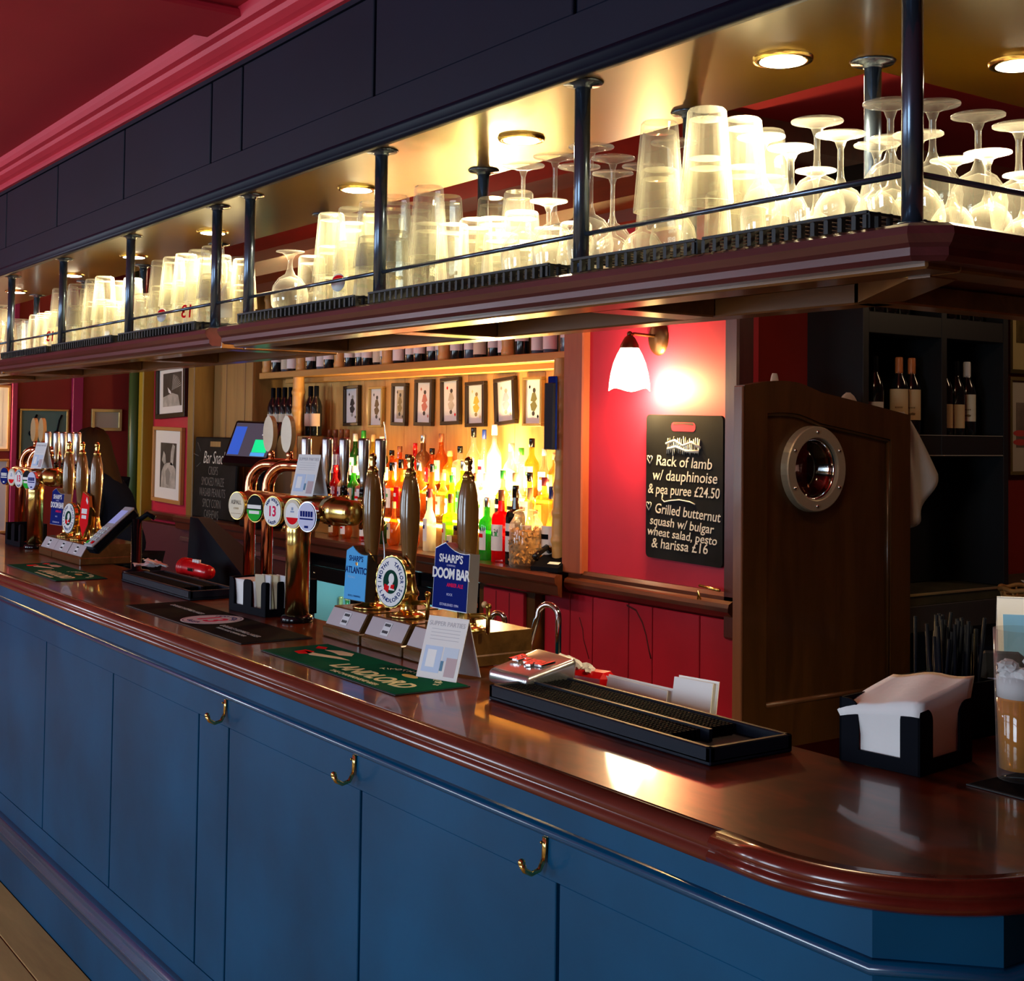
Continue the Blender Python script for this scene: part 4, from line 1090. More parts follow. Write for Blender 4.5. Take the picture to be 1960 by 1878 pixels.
text('DOUBLE HOPPED LAGER', 0.022, flat(-0.24, 0.02), pm('print_greyish', (0.45, 0.44, 0.42), 0.8), t)

# rubber drip trays with rows of pins
def drip_tray(label, x0, x1, y0, y1, pins=True):
    t = thing('drip_tray', label, 'drip tray', ((x0 + x1) / 2, (y0 + y1) / 2, CT + 0.0005))
    L = (x1 - x0) / 2; D = (y1 - y0) / 2; H = 0.030
    b = MB(); b.box(-L, L, -D, D, 0, 0.010, 0.002)
    b.box(-L, L, -D, -D + 0.012, 0.004, H, 0.002); b.box(-L, L, D - 0.012, D, 0.004, H, 0.002); b.box(-L, -L + 0.012, -D, D, 0.004, H, 0.002); b.box(L - 0.012, L, -D, D, 0.004, H, 0.002)
    obj('tray', b, black_b, t)
    obj('divider', MB().box(-L + .012, L - .10, -0.004, 0.004, 0.010, H + 0.001), black_b, t)
    p = MB(); n = int((2 * L - 0.13) / 0.0092)
    for r in range(-7, 8):
        y = r * (D - 0.018) / 7.6
        if abs(r) < 1: continue
        for k in range(n):
            x = -L + 0.024 + k * 0.0092
            p.box(x - 0.0024, x + 0.0024, y - 0.0030, y + 0.0030, 0.010, H - 0.002)
    o = obj('pins', p, pm('tray_pin_rubber', (.004, .005, .006), .8, spec=.1), t); o['kind'] = 'stuff'
    return t
drip_tray('black rubber drip tray with rows of pins, by the wine menus', -2.245, -1.60, 0.195, 0.388)
drip_tray('black rubber drip tray behind the black bar runner', -4.665, -4.02, 0.255, 0.418)

# chrome opener box at the end of the near drip tray
t = thing('cap_opener', 'chrome wedge-shaped opener box with embossed script on top', 'opener', (-2.295, 0.33, CT + 0.012), 0.08)
o_ = MB()
o_.add([(-.055, -.07, 0), (.075, -.07, 0), (.075, .07, 0), (-.055, .07, 0), (-.055, -.07, .030), (.075, -.07, .030), (.085, .065, .058), (-.055, .075, .062)],
       [(3, 2, 1, 0), (4, 5, 6, 7), (0, 1, 5, 4), (1, 2, 6, 5), (2, 3, 7, 6), (3, 0, 4, 7)])
bx = obj('body', o_, pm('opener_chrome', (.62, .62, .64), .24, .9), t, fix=True)
mod = bx.modifiers.new('bevel', 'BEVEL'); mod.width = 0.012; mod.segments = 4
for p_ in bx.data.polygons: p_.use_smooth = True
text('Brugal', 0.042, facing((0.008, -0.004, 0.0492), (1, 0.02, -0.02), (0, .14, .032)), chrome, t, shear=0.3, bold=0.0016, ext=0.0022)
# red hand tools behind the trays
def red_tool(label, loc, rz, tilt=0.0):
    t = thing('soda_gun_holder', label, 'dispenser', loc, rz, rot=(0, tilt, rz))
    b = MB(); b.tube([(-.10, 0, .04), (-.085, 0, .04), (-.06, 0, .04), (-.055, 0, .04), (.08, 0, .036), (.10, 0, .036)], [.030, .033, .033, .027, .026, .022], 16)
    bd = obj('body', b, red_p, t)
    for xx in (-.088, -.074, -.062):
        r = MB(); r.tube([(xx - .003, 0, .04), (xx + .003, 0, .04)], .0355, 16); obj('rib', r, red_p, bd)
    for k in range(3):
        obj('button', MB().cyl((-.015 + k * .017, 0, .062), .0075, .012, 10), white, t)
    f = MB(); f.box(-.03, -.015, -.014, .014, 0, .016); f.box(.01, .045, -.014, .014, 0, .016); obj('foot', f, cream_b, t)
    pl = MB(); pl.box(-.01, .03, -.030, -.026, .035, .047, .001); obj('name_plate', pl, chrome, t)
    return t
red_tool('glossy red ribbed bar dispenser with white buttons behind the far drip tray', (-4.52, 0.475, CT + 0.004), 0.10)
t = thing('red_box', 'red plastic tub with crumpled white paper beside the chrome opener', 'tub', (-2.31, 0.47, CT - 0.028), 0.25)
b = MB(); b.box(-.075, -.02, -.032, .032, .01, .075, .012); b.box(-.03, .095, -.026, .026, .012, .058, .012); obj('tub', b, red_p, t)
r = MB(); r.box(-.077, -.073, -.034, .034, .055, .061, .001); r.box(-.077, -.073, -.034, .034, .032, .036, .001); obj('rim', r, red_p, t)
random.seed(11)
w = MB()
for k in range(6): w.crumple((-.045 + .022 * k * .8, random.uniform(-.012, .012), .072 - .003 * k), random.uniform(.012, .017), k + 40, .7)
obj('crumpled_paper', w, paper, t)
# sink unit behind the counter with two swan-neck taps
t = thing('bar_sink', 'dark under-counter sink bench behind the bar, holding the chrome taps', 'sink', (-2.6, 0.62, 0.0))
obj('bench', MB().box(-1.2, 0.9, -0.20, 0.16, 0.0, 0.95, 0.006), dark_w, t)
b = MB(); b.box(-0.25, 0.25, -0.13, 0.10, 0.945, 0.955, 0.002); obj('basin_rim', b, steel, t)
def tap(label, x, y, h, r, rz):
    t = thing('swan_neck_tap', label, 'tap', (x, y, 0.955), rz)
    pts = [(0, 0, 0), (0, 0, h - r)]
    for k in range(1, 13):
        a = PI * k / 12; pts.append((-r + r * math.cos(a), 0, h - r + r * math.sin(a)))
    pts.append((-2 * r - 0.035, 0, h - r - 0.11))
    obj('spout', MB().tube(pts, 0.0075, 12), chrome, t)
    obj('base', MB().lathe([(0.022, 0), (0.022, 0.006), (0.012, 0.02)], 16), chrome, t)
    return t
tap('tall chrome swan-neck tap in front of the crimson boards', -2.575, 0.62, 0.30, 0.030, 0.35)
tap('short chrome swan-neck tap behind the dark blue pump clip', -2.86, 0.66, 0.245, 0.020, 0.5)
# menus and card stack standing behind the tray
def cards(label, x, y, z, rz, w, h, n, mat, tilt=0.16):
    t = thing('card_stack', label, 'cards', (x, y, z), rz)
    for k in range(n):
        o = obj('card', MB().box(-w/2, w/2, -.001, .001, 0, h), mat, t); o.location = (0.006 * k, 0.010 * k, 0.003 * (k % 2)); o.rotation_euler = (-tilt, 0.0, 0.04 * (k % 2))
    hd = MB(); hd.box(-w/2 - .004, w/2 + .014, -.02, .045, -0.10, 0.012, .003); obj('holder', hd, pm('holder_red_brown', (0.14, 0.012, 0.010), 0.4), t)
    return t
cards('long white card stack behind the drip tray, beside the red tub', -2.125, 0.475, CT - 0.02, 0.0, 0.20, 0.045, 2, paper)
cards('upright pair of white menu cards in a holder by the door', -1.965, 0.485, CT - 0.03, 0.12, 0.10, 0.085, 2, paper)
# black napkin caddies
def caddy(label, loc, rz, w, d, h, slots=1, stack=True, straws=None):
    t = thing('napkin_caddy', label, 'caddy', loc, rz)
    th = 0.004
    def wall(M, L, nm='side_panel'):
        sw = 0.26 * L if slots == 1 else 0.13 * L
        cs = [0.0] if slots == 1 else [-0.24 * L, 0.24 * L]
        # U-shaped notch with rounded shoulders
        pts = [(-L/2, 0), (L/2, 0), (L/2, h)]
        x = L/2
        for c in reversed(cs):
            a, b = c + sw, c - sw
            r = sw * 0.5
            for k in range(6): an = PI/2 * k/5; pts.append((a + r - r * math.sin(an), h - r + r * math.cos(an) if False else h - r * (1 - math.cos(an))))
            pts.append((a, h * 0.22)); pts.append((b, h * 0.22))
            for k in range(6): an = PI/2 * (5-k)/5; pts.append((b - r + r * math.sin(an), h - r * (1 - math.cos(an))))
        pts.append((-L/2, h))
        m = MB(); m.M = M; m.prism(pts, -th, 0); return obj(nm, m, black, t)
    wall(facing((0, -d/2, 0), (1, 0, 0), (0, 0, 1)), w)
    wall(facing((w/2, 0, 0), (0, 1, 0), (0, 0, 1)), d)
    m = MB(); m.box(-w/2, w/2, d/2 - th, d/2, 0, h); obj('back_panel', m, black, t)
    m = MB(); m.box(-w/2, -w/2 + th, -d/2, d/2, 0, h); obj('side_panel', m, black, t)
    m = MB(); m.box(-w/2 + th, w/2 - th, -d/2 + th, d/2 - th, 0.0, th); obj('floor_plate', m, black, t)
    return t
def napkin_pile(label, loc, rz, w, d, h, sag=0.02):
    n = 9; mb = MB()
    N = 10; V = []; F = []
    layers = [0.0] + [h * (k + 1) / 5 for k in range(5)]
    def zf(u, v, f): return f + (f / h) ** 2 * sag * (1.3 * (v + .15) + .5 * u - .9 * max(0, -u + .1) * (1 - v) + .12 * math.sin(u * 9 + v * 4))
    for li, f in enumerate(layers):
        fl = 1.0 if li < 3 else 1.0 + 0.05 * (li - 2)
        for j in range(N + 1):
            for i in range(N + 1):
                u = i / N - .5; v = j / N - .5
                V.append((u * w * fl, v * d * fl, zf(u, v, f)))
    S = (N + 1) ** 2
    for j in range(N):
        for i in range(N):
            a = j * (N + 1) + i
            top_ = (len(layers) - 1) * S
            F.append((top_ + a, top_ + a + 1, top_ + a + N + 2, top_ + a + N + 1)); F.append((a, a + N + 1, a + N + 2, a + 1))
    for li in range(len(layers) - 1):
        for i in range(N):
            for (p, q) in ((i, i + 1), ((N) * (N + 1) + i + 1, (N) * (N + 1) + i)):
                F.append((li * S + p, li * S + q, (li + 1) * S + q, (li + 1) * S + p))
            for (p, q) in ((i * (N + 1) + N, (i + 1) * (N + 1) + N), ((i + 1) * (N + 1), i * (N + 1))):
                F.append((li * S + p, li * S + q, (li + 1) * S + q, (li + 1) * S + p))
    mb.add(V, F, True)
    o = obj('napkin_pile', mb, napkin, None, loc, (0, 0, rz), fix=True)
    tag(o, label, 'napkins')
    return o
caddy('black square caddy with white napkins on the rounded corner', (-1.455, 0.505, CT + 0.0005), 0.13, 0.150, 0.165, 0.105)
napkin_pile('pile of white paper napkins rising out of the corner caddy', (-1.455, 0.505, CT + 0.006), 0.13, 0.134, 0.150, 0.112, 0.022)
caddy('black two-slot caddy beside the near brass column', (-3.665, 0.340, CT + 0.0005), 0.10, 0.215, 0.10, 0.100, 2)
napkin_pile('folded white napkins inside the two-slot caddy', (-3.70, 0.340, CT + 0.006), 0.10, 0.11, 0.082, 0.09, 0.0)
caddy('black caddy beside the far brass column', (-6.30, 0.36, CT + 0.0005), 0.05, 0.215, 0.12, 0.100, 2)
# sachets in the near caddy
for k in range(6):
    o = obj('sauce_sachet', MB().box(-.018, .018, -.003, .003, 0, .11, .002), [cream_b, paper, gold_t, paper_c, cream_b, paper][k], None, (-3.625 + 0.008 * k, 0.325 + 0.008 * k, CT + 0.010), (0.15, 0.1 * (k % 2), 0.5))
    tag(o, ['cream sachet in the near two-slot caddy, first of the row', 'white sachet in the near two-slot caddy, second of the row', 'pale gold sachet in the near two-slot caddy', 'tan sachet in the near two-slot caddy', 'cream sachet in the near two-slot caddy, fifth of the row', 'white sachet in the near two-slot caddy, last of the row'][k], 'sachet', 'sachets in the near caddy')
# straws
def straw_holder(label, slabel, cx, cy, w, d, h, n, L, seed, z=CT):
    t = thing('straw_holder', label, 'holder', (cx, cy, z + 0.0005))
    m = MB(); th = .004
    m.box(-w/2, w/2, -d/2, -d/2 + th, 0, h); m.box(-w/2, w/2, d/2 - th, d/2, 0, h); m.box(-w/2, -w/2 + th, -d/2, d/2, 0, h); m.box(w/2 - th, w/2, -d/2, d/2, 0, h); m.box(-w/2, w/2, -d/2, d/2, 0, th)
    obj('box', m, black, t)
    random.seed(seed)
    for k in range(n):
        x = random.uniform(-w/2 + .012, w/2 - .012); y = random.uniform(-d/2 + .012, d/2 - .012)
        l = L * random.uniform(.86, 1.05)
        s = MB(); s.lathe([(.0034, 0), (.0034, l), (.0022, l), (.0022, l * .7)], 7, cap=False)
        o = obj('drinking_straw', s, black, None, (cx + x * .8, cy + y * .8, z + .006), (random.uniform(-.10, .10), random.uniform(-.10, .12), 0))
        tag(o, slabel, 'straw', 'black straws in the box' if n > 20 else 'black straws in the small box')
straw_holder('black open box of drinking straws behind the corner napkin caddy', 'black drinking straw standing in the box behind the corner caddy', -1.555, 0.745, 0.13, 0.12, 0.10, 44, 0.20, 3)
straw_holder('small black box of straws behind the near two-slot caddy', 'black straw in the small box beside the near brass column', -3.60, 0.44, 0.07, 0.06, 0.10, 12, 0.17, 5)

# right-hand end: runner, highball glass, card reader, small menu
t, L, D = runner('bar_runner', 'dark bar mat under the pint of amber drink at the right', -1.30, -1.02, 0.455, 1.05, felt, 0)
t = thing('pint_of_drink', 'tall straight glass of amber drink on the dark bar mat', 'drink', (-1.268, 0.552, CT + 0.0045))
obj('glass', MB().lathe([(0.0001, 0), (0.036, 0), (0.037, 0.004), (0.043, 0.235), (0.0405, 0.235), (0.0345, 0.016), (0.0001, 0.014)], 28, cap=False), glass_d, t)
obj('liquid', MB().lathe([(0.0001, 0.0155), (0.0338, 0.0165), (0.0375, 0.125), (0.0001, 0.125)], 24, cap=False), amber_l, t)
nk = MB()
random.seed(4)
nk.lathe([(.0001, .128), (.0365, .128), (.0385, .160), (.0001, .163)], 22, cap=False)
for k in range(7): nk.crumple((random.uniform(-.020, .020), random.uniform(-.020, .020), .165 + .010 * (k % 3)), random.uniform(.014, .020), k, .7)
obj('crumpled_napkin', nk, paper, t)
t = thing('card_reader', 'black card reader with blue and red keys behind the amber drink', 'card reader', (-1.475, 0.815, CT + 0.0005), -0.1, rot=(0.0, 0.0, 0.70))
b = MB(); b.M = Matrix.Rotation(0.9, 4, 'X'); b.box(-.042, .042, 0.02, .17, -.02, .02, .012); obj('body', b, black, t)
for r in range(4):
    for c in range(3):
        k = MB(); k.M = Matrix.Rotation(0.9, 4, 'X'); k.box(-.030 + c * .022, -.014 + c * .022, .035 + r * .019, .047 + r * .019, .02, .0235, .001)
        obj('key', k, red_b if (r == 0 and c == 0) else pm('key_blue_grey', (0.15, 0.2, 0.5), 0.4), t)
sp = MB(); sp.box(-.03, .03, 0.0, .05, 0, .03, .004); obj('stand', sp, black, t)
tent_card('white menu card with blue panel at the right edge of the bar', (-1.535, 0.975, CT + 0.0005), 0.75, 0.12, 0.235, 0.09, art=False)
pn = MB(); pn.M = facing((0, -.045, 0), (1, 0, 0), (0, .045, .235)); pn.box(-.05, .05, .03, .205, .0002, .0006)
c_ = [o for o in bpy.data.objects if o.get('label') == 'white menu card with blue panel at the right edge of the bar'][0]
obj('blue_panel', pn, pm('print_sky', (0.20, 0.48, 0.85), 0.6), [k for k in c_.children if k.name.startswith('front_leaf')][0])

# card terminal on a pole and the till seen from behind
t = thing('card_terminal', 'grey card payment terminal tilted on a black pole stand', 'card terminal', (-4.93, 0.40, CT))
obj('pole', MB().lathe([(0.05, 0), (0.05, .006), (0.020, .012), (0.019, .20)], 22), black_g, t)
T_ = Matrix.Translation((-0.05, -0.06, .150)) @ Matrix.Rotation(1.70, 4, 'Z') @ Matrix.Rotation(-0.70, 4, 'Y')
b = MB(); b.M = T_; b.box(-.12, .10, -.036, .036, -.006, .030, .008); bd = obj('body', b, black, t)
b = MB(); b.M = T_; b.box(-.119, .099, -.035, .035, .030, .040, .004); obj('top_shell', b, pm('terminal_grey', (0.42, 0.43, 0.47), 0.4), bd)
b = MB(); b.M = T_; b.box(.005, .075, -.027, .027, .040, .0412); obj('screen', b, pm('terminal_screen', (0.30, 0.33, 0.62), 0.3, emit=(0.25, 0.28, 0.6), estr=0.5), bd)
for r in range(5):
    for c in range(3):
        b = MB(); b.M = T_; b.box(-.108 + r * .019, -.095 + r * .019, -.026 + c * .019, -.013 + c * .019, .040, .044, .001)
        obj('key', b, [pm('key_pale', (0.62, 0.70, 0.70), 0.4), red_b, green_l][0 if r > 0 else (1 if c == 0 else (2 if c == 2 else 0))], bd)
b = MB(); b.tube([(-.0, 0, .19), (.03, .03, .22), (.05, .05, .205)], .010, 10); obj('cradle_arm', b, black, t)
t = thing('counter_till', 'black wedge-shaped rear of a counter till beyond the red dispenser', 'till', (-4.62, 0.62, 0.95), 0.0)
b = MB(); b.add([(-.26, -.05, 0), (.26, -.05, 0), (.26, .16, 0), (-.26, .16, 0), (-.26, -.03, .385), (-.18, -.03, .385), (-.18, .02, .385), (-.26, .02, .385), (.26, -.03, .20), (.26, .10, .20)],
      [(3, 2, 1, 0), (0, 1, 8, 5, 4), (4, 5, 6, 7), (5, 8, 9, 6), (1, 2, 9, 8), (2, 3, 7, 6, 9), (3, 0, 4, 7)])
obj('housing', b, black, t, fix=True)
t2 = thing('back_bench', 'dark bench behind the far counter carrying the till', 'bench', (-4.7, 0.62, 0.0))
obj('bench', MB().box(-.9, .55, -.17, .20, 0, .949, .004), dark_w, t2)
# receipts heap by the terminal
random.seed(21)
t = thing('receipt_heap', 'heap of crumpled receipts beside the terminal pole', 'paper', (-4.63, 0.50, CT + 0.0))
t.location = (-4.735, 0.385, CT + 0.0325)
for k in range(4):
    m = MB(); n = 6; w_, h_ = .05, .09; V = []; F = []
    for j in range(n + 1):
        for i in range(n + 1): V.append(((i / n - .5) * w_, (j / n - .5) * h_, .006 * math.sin(i * 1.3 + k) * math.cos(j * .9 + k * 2)))
    for j in range(n):
        for i in range(n): F.append((j * (n+1) + i, j * (n+1) + i + 1, (j+1) * (n+1) + i + 1, (j+1) * (n+1) + i))
    m.add(V, F, True)
    o = obj('receipt', m, paper, t, ((k - 1.5) * .03, .008 * (k % 3), .010 + .005 * k), (.1 * k, .1, .9 * k))
# ------------------------------------------------------------------ back bar
LZ = 1.06
t = thing('back_bar_ledge', 'dark mahogany back bar ledge under the spirit bottles', 'counter', (0, 0, 0))
obj('top', MB().box(-9.12, -4.73, 2.17, 2.60, LZ - 0.035, LZ, 0.003), ledge_w, t)
obj('nosing', MB().sweep([(0, LZ - .10), (.02, LZ - .09), (.024, LZ - .05), (.04, LZ - .035), (.042, LZ - .01), (.03, LZ), (0, LZ)], [(-9.12, 2.17), (-4.60, 2.17)], smooth=False), ledge_w, t, fix=True)
t = thing('back_cabinet', 'dark cabinet under the back bar ledge with crimson doors', 'cabinet', (0, 0, 0))
obj('carcass', MB().box(-5.32, -4.87, 2.22, 2.60, 0.0, LZ - .04, .003), dark_w, t)
for a, b, kx in ((-5.255, -4.93, -5.215),):
    d = obj('door', MB().box(a, b, 2.20, 2.222, 0.30, 0.945, .003), crimson, t)
    for q in range(1, 3): obj('board_joint', MB().box(a + q * .108 - .002, a + q * .108 + .002, 2.1985, 2.2005, .31, .935), ck, d)
    obj('knob', MB().ball((kx, 2.182, .862), .016, 12, 8), pm('cream_knob', (.62, .55, .42), .3), d)
    obj('knob', MB().ball((kx, 2.182, .76), .011, 12, 8), pm('red_knob', (.3, .03, .03), .3), d)
# fridges with lit glass doors
def fridge(label, x0, x1, bottles):
    t = thing('bottle_fridge', label, 'fridge', (x0, 2.22, 0.0))
    W = x1 - x0
    b = MB(); b.box(0, W, 0.02, .38, 0, .10); b.box(0, W, .02, .38, .88, LZ - .105); b.box(0, .03, .02, .38, .10, .88); b.box(W - .03, W, .02, .38, .10, .88); b.box(.03, W - .03, .35, .38, .10, .88)
    obj('cabinet', b, black, t)
    d = MB(); d.box(.0, W, -.012, .02, .80, .88, .002); d.box(0, W, -.012, .02, .06, .12, .002); d.box(0, .05, -.012, .02, .12, .80, .002); d.box(W - .05, W, -.012, .02, .12, .80, .002)
    dr = obj('door', d, black, t)
    obj('pane', MB().box(.05, W - .05, -.002, .002, .12, .80), win_glass, dr)
    obj('lock', MB().cyl((.12, -.016, .84), .008, .006, 10), chrome, dr)
    obj('shelf', MB().box(.03, W - .03, .05, .34, .445, .45), steel, t)
    obj('lamp_tube', MB().box(.045, .06, .30, .32, .14, .86), emis('fridge_tube', (.55, .95, .95), 5.0), t)
    light('fridge_light', 'POINT', (x0 + W / 2, 2.22 + .12, .76), 2.2, (.5, .95, 1.0), shadow_soft_size=.05)
    sl_ = MB(); sl_.box(.0305, .034, .03, .345, .10, .88); sl_.box(W - .034, W - .0305, .03, .345, .10, .88); obj('side_liner', sl_, pm('fridge_liner', (.25, .42, .42), .5), t)
    obj('back_liner', MB().box(.031, W - .031, .342, .349, .10, .87), pm('fridge_liner', (.25, .42, .42), .5), t)
    return t
beer_me = None
def bottle_beer(label, x, y, z, mat, capm, group):
    t = thing('beer_bottle', label, 'bottle', (x, y, z), 0, group)
    obj('body', MB().lathe([(.028, 0), (.030, .004), (.030, .12), (.024, .15), (.013, .19), (.0125, .225)], 16), mat, t)
    obj('cap', MB().lathe([(.0145, .222), (.0145, .233), (.012, .236)], 14), capm, t)
    lb = MB(); lb.lathe([(.0306, .03), (.0306, .10)], 16, cap=False); obj('label', lb, pm('label_lime', (.55, .75, .05), .5) if 'lime' in label else paper, t)
fridge('black glass-fronted fridge glowing teal behind the sky-blue pump clip', -7.15, -6.55, 0)
fridge('black glass-fronted fridge behind the round white pump clip', -6.52, -5.92, 0)
fridge('black glass-fronted fridge next to the crimson cabinet', -5.89, -5.35, 0)
lg = pm('green_bottle_glass', (.02, .20, .05), .1, trans=.4)
for i, (x, c) in enumerate(((-7.07, 'pale'), (-6.99, 'lime'), (-6.91, 'lime'), (-6.83, 'dark'), (-6.75, 'lime'), (-6.67, 'dark'))):
    bottle_beer('beer bottle with %s label in the teal-lit fridge, %s from its left' % (c, ORD[i]), x, 2.40, .452, lg if c != 'pale' else pm('pale_yellow_bottle', (.6, .6, .2), .2, trans=.3), gilt, 'bottles in the lit fridge')
for i, x in enumerate((-6.42, -6.32, -6.22, -6.12, -6.02)):
    bottle_beer('dark beer bottle in the middle fridge, %s from its left' % ORD[i], x, 2.40, .452, lg, gilt, 'bottles in the middle fridge')
# tall dark coolers and blue crate under the left ledge
t = thing('under_cabinet', 'dark under-ledge cabinet with a pale trim strip below the chalk menu', 'cabinet', (0, 0, 0))
obj('carcass', MB().box(-10.0, -7.18, 2.19, 2.275, 0.0, .97, .004), pm('plum_cabinet', (.08, .02, .03), .5), t)
obj('trim_strip', MB().box(-9.1, -7.18, 2.175, 2.19, .88, .91, .003), steel, t)
o = obj('blue_cloth', MB().box(-.09, .09, -.05, .05, 0, .03, .012), pm('blue_cloth', (.10, .34, .75), .8), None, (-5.35, .66, .95)); tag(o, 'bright blue folded cloth on the bench past the terminal pole', 'cloth')

# spirit risers (stepped shelves) with warm LED strip lights
risers = thing('bottle_riser', 'stepped pine riser behind the spirit bottles with lit edges', 'shelf', (0, 0, 0))
T2Z, T3Z = 1.20, 1.36
obj('middle_step', MB().box(-7.30, -4.74, 2.335, 2.455, LZ, T2Z, .002), pine_h, risers)
obj('top_step', MB().box(-7.535, -4.74, 2.457, 2.60, LZ, T3Z, .002), pine_h, risers)
warm = emis('warm_led', (1.0, .66, .22), 22.0)
obj('led_strip', MB().box(-6.6, -4.80, 2.448, 2.4565, T3Z - .022, T3Z - .008), warm, risers)
obj('led_strip', MB().box(-6.6, -4.80, 2.326, 2.3345, T2Z - .022, T2Z - .008), warm, risers)
light('led_glow', 'AREA', (-5.45, 2.47, T3Z + .02), 32, (1.0, .66, .24), (math.radians(200), 0, 0), shape='RECTANGLE', size=.95, size_y=.03)
light('led_glow', 'AREA', (-5.5, 2.33, T2Z + .02), 14, (1.0, .66, .24), (math.radians(200), 0, 0), shape='RECTANGLE', size=1.4, size_y=.03)
light('led_glow', 'AREA', (-6.5, 2.47, T3Z + .02), 24, (1.0, .62, .22), (math.radians(200), 0, 0), shape='RECTANGLE', size=1.2, size_y=.03)
# globe lamp among the top bottles
t = thing('globe_lamp', 'glowing warm globe lamp among the top row of spirit bottles', 'lamp', (-5.58, 2.55, T3Z))
obj('globe', MB().ball((0, 0, .075), .055, 20, 14), emis('globe_glow', (1.0, .80, .42), 26.0), t)
obj('base', MB().cyl((0, 0, 0), .03, .022, 18), brass, t)
light('globe_light', 'POINT', (-5.58, 2.46, T3Z + .09), 46, (1.0, .70, .30), shadow_soft_size=.05)

# spirit bottles
BC = {'clear': ((.95, .93, .85), .12), 'amber': ((.80, .30, .04), .25), 'gold': ((.90, .62, .15), .25), 'green': ((.05, .42, .06), .35), 'dgreen': ((.02, .12, .03), .4), 'lime': ((.50, .85, .05), .35), 'red': ((.72, .01, .02), .40), 'pink': ((.85, .40, .38), .3), 'black': ((.012, .012, .014), 1.0), 'orange': ((.85, .30, .05), .35), 'frost': ((.95, .93, .85), .75), 'peach': ((.92, .60, .38), .35), 'brown': ((.28, .13, .05), .7), 'yellow': ((.95, .75, .05), .5)}
def bmat(c):
    col, hz = BC[c]
    return glass_mat('bottle_' + c, col, hz, .03)
CC = {'black': black_g, 'brown': pm('cap_brown', (.16, .05, .02), .4), 'white': white, 'red': red_p, 'green': pm('cap_green', (.02, .25, .03), .35), 'blue': pm('cap_blue', (.01, .03, .22), .35), 'silver': steel, 'maroon': pm('cap_maroon', (.16, .01, .03), .4), 'cork': pm('cap_cork', (.5, .33, .16), .7), 'grey': pm('cap_grey', (.45, .46, .5), .4), 'lgreen': pm('cap_bright_green', (.08, .55, .06), .35)}
LC = {'w': paper, 'c': paper_c, 'k': black, 'g': pm('label_green', (.05, .35, .10), .5), 'r': red_b, 'y': pm('label_yellow', (.8, .6, .1), .5)}
PREF = {'clear': 'clear', 'amber': 'amber', 'gold': 'golden', 'green': 'green', 'dgreen': 'dark green', 'lime': 'lime-green', 'red': 'bright red', 'pink': 'pinkish', 'black': 'black', 'orange': 'orange', 'frost': 'frosted white', 'peach': 'peach-coloured', 'brown': 'brown', 'yellow': 'yellow'}
def bottle(x, y, z, h, r, color, cap, label, shape='round', lab=None, group='spirit bottles', lz=(.16, .52)):
    t = thing('spirit_bottle', lab, 'bottle', (x, y, z), random.uniform(-.4, .4), group)
    if shape == 'round': pr = [(r * .94, 0), (r, .006), (r, h * .52), (r * .92, h * .58), (r * .55, h * .66), (r * .36, h * .72), (r * .34, h * .86)]
    elif shape == 'slim': pr = [(r * .9, 0), (r, .005), (r, h * .46), (r * .8, h * .56), (r * .45, h * .66), (r * .40, h * .86)]
    elif shape == 'square': pr = [(r * 1.1, 0), (r * 1.15, .006), (r * 1.15, h * .60), (r * 1.0, h * .66), (r * .42, h * .70), (r * .36, h * .86)]
    elif shape == 'shaker': pr = [(r * .95, 0), (r, .005), (r, h * .40), (r * 1.12, h * .58), (r * .9, h * .64), (r * .40, h * .70), (r * .38, h * .86)]
    elif shape == 'decanter': pr = [(r * .9, 0), (r * 1.2, .02), (r * 1.3, h * .30), (r * 1.1, h * .50), (r * .5, h * .64), (r * .36, h * .70), (r * .34, h * .86)]
    elif shape == 'globe': pr = [(r * .8, 0), (r * 1.15, .03), (r * 1.2, h * .25), (r * .95, h * .45), (r * .5, h * .58), (r * .36, h * .66), (r * .34, h * .86)]
    n = 8 if shape == 'square' else 16
    obj('body', MB().lathe(pr + [(0.0001, h * .86)] if False else pr, n, smooth=shape != 'square'), bmat(color), t)
    cr = r * .40
    obj('cap', MB().lathe([(cr, h * .845), (cr, h * .985), (cr * .9, h)], 14), CC[cap], t)
    if label:
        rr = r * (1.16 if shape == 'square' else 1.02) + .0006
        if shape in ('decanter', 'globe'): rr = r * 1.31
        v = []; f = []; m = 9
        for k in range(m):
            a = -PI / 2 - .3 + 1.35 * (k / (m - 1) - .5) * 1.5
            for zz in lz: v.append((rr * math.cos(a), rr * math.sin(a), h * zz))
        f = [(2*k, 2*k+2, 2*k+3, 2*k+1) for k in range(m - 1)]
        L = MB(); L.add(v, f, True); lo = obj('label', L, LC[label], t)
        v = []
        for k in range(m):
            a = -PI / 2 - .3 + 1.35 * (k / (m - 1) - .5) * .9
            for zz in (lz[0] + (lz[1] - lz[0]) * .55, lz[0] + (lz[1] - lz[0]) * .72): v.append(((rr + .0006) * math.cos(a), (rr + .0006) * math.sin(a), h * zz))
        L = MB(); L.add(v, f, True); obj('label_print', L, random.choice([LC['k'], LC['g'], LC['r'], CC['brown'], CC['blue']]) if label in 'wcy' else LC['w'], lo)
    return t
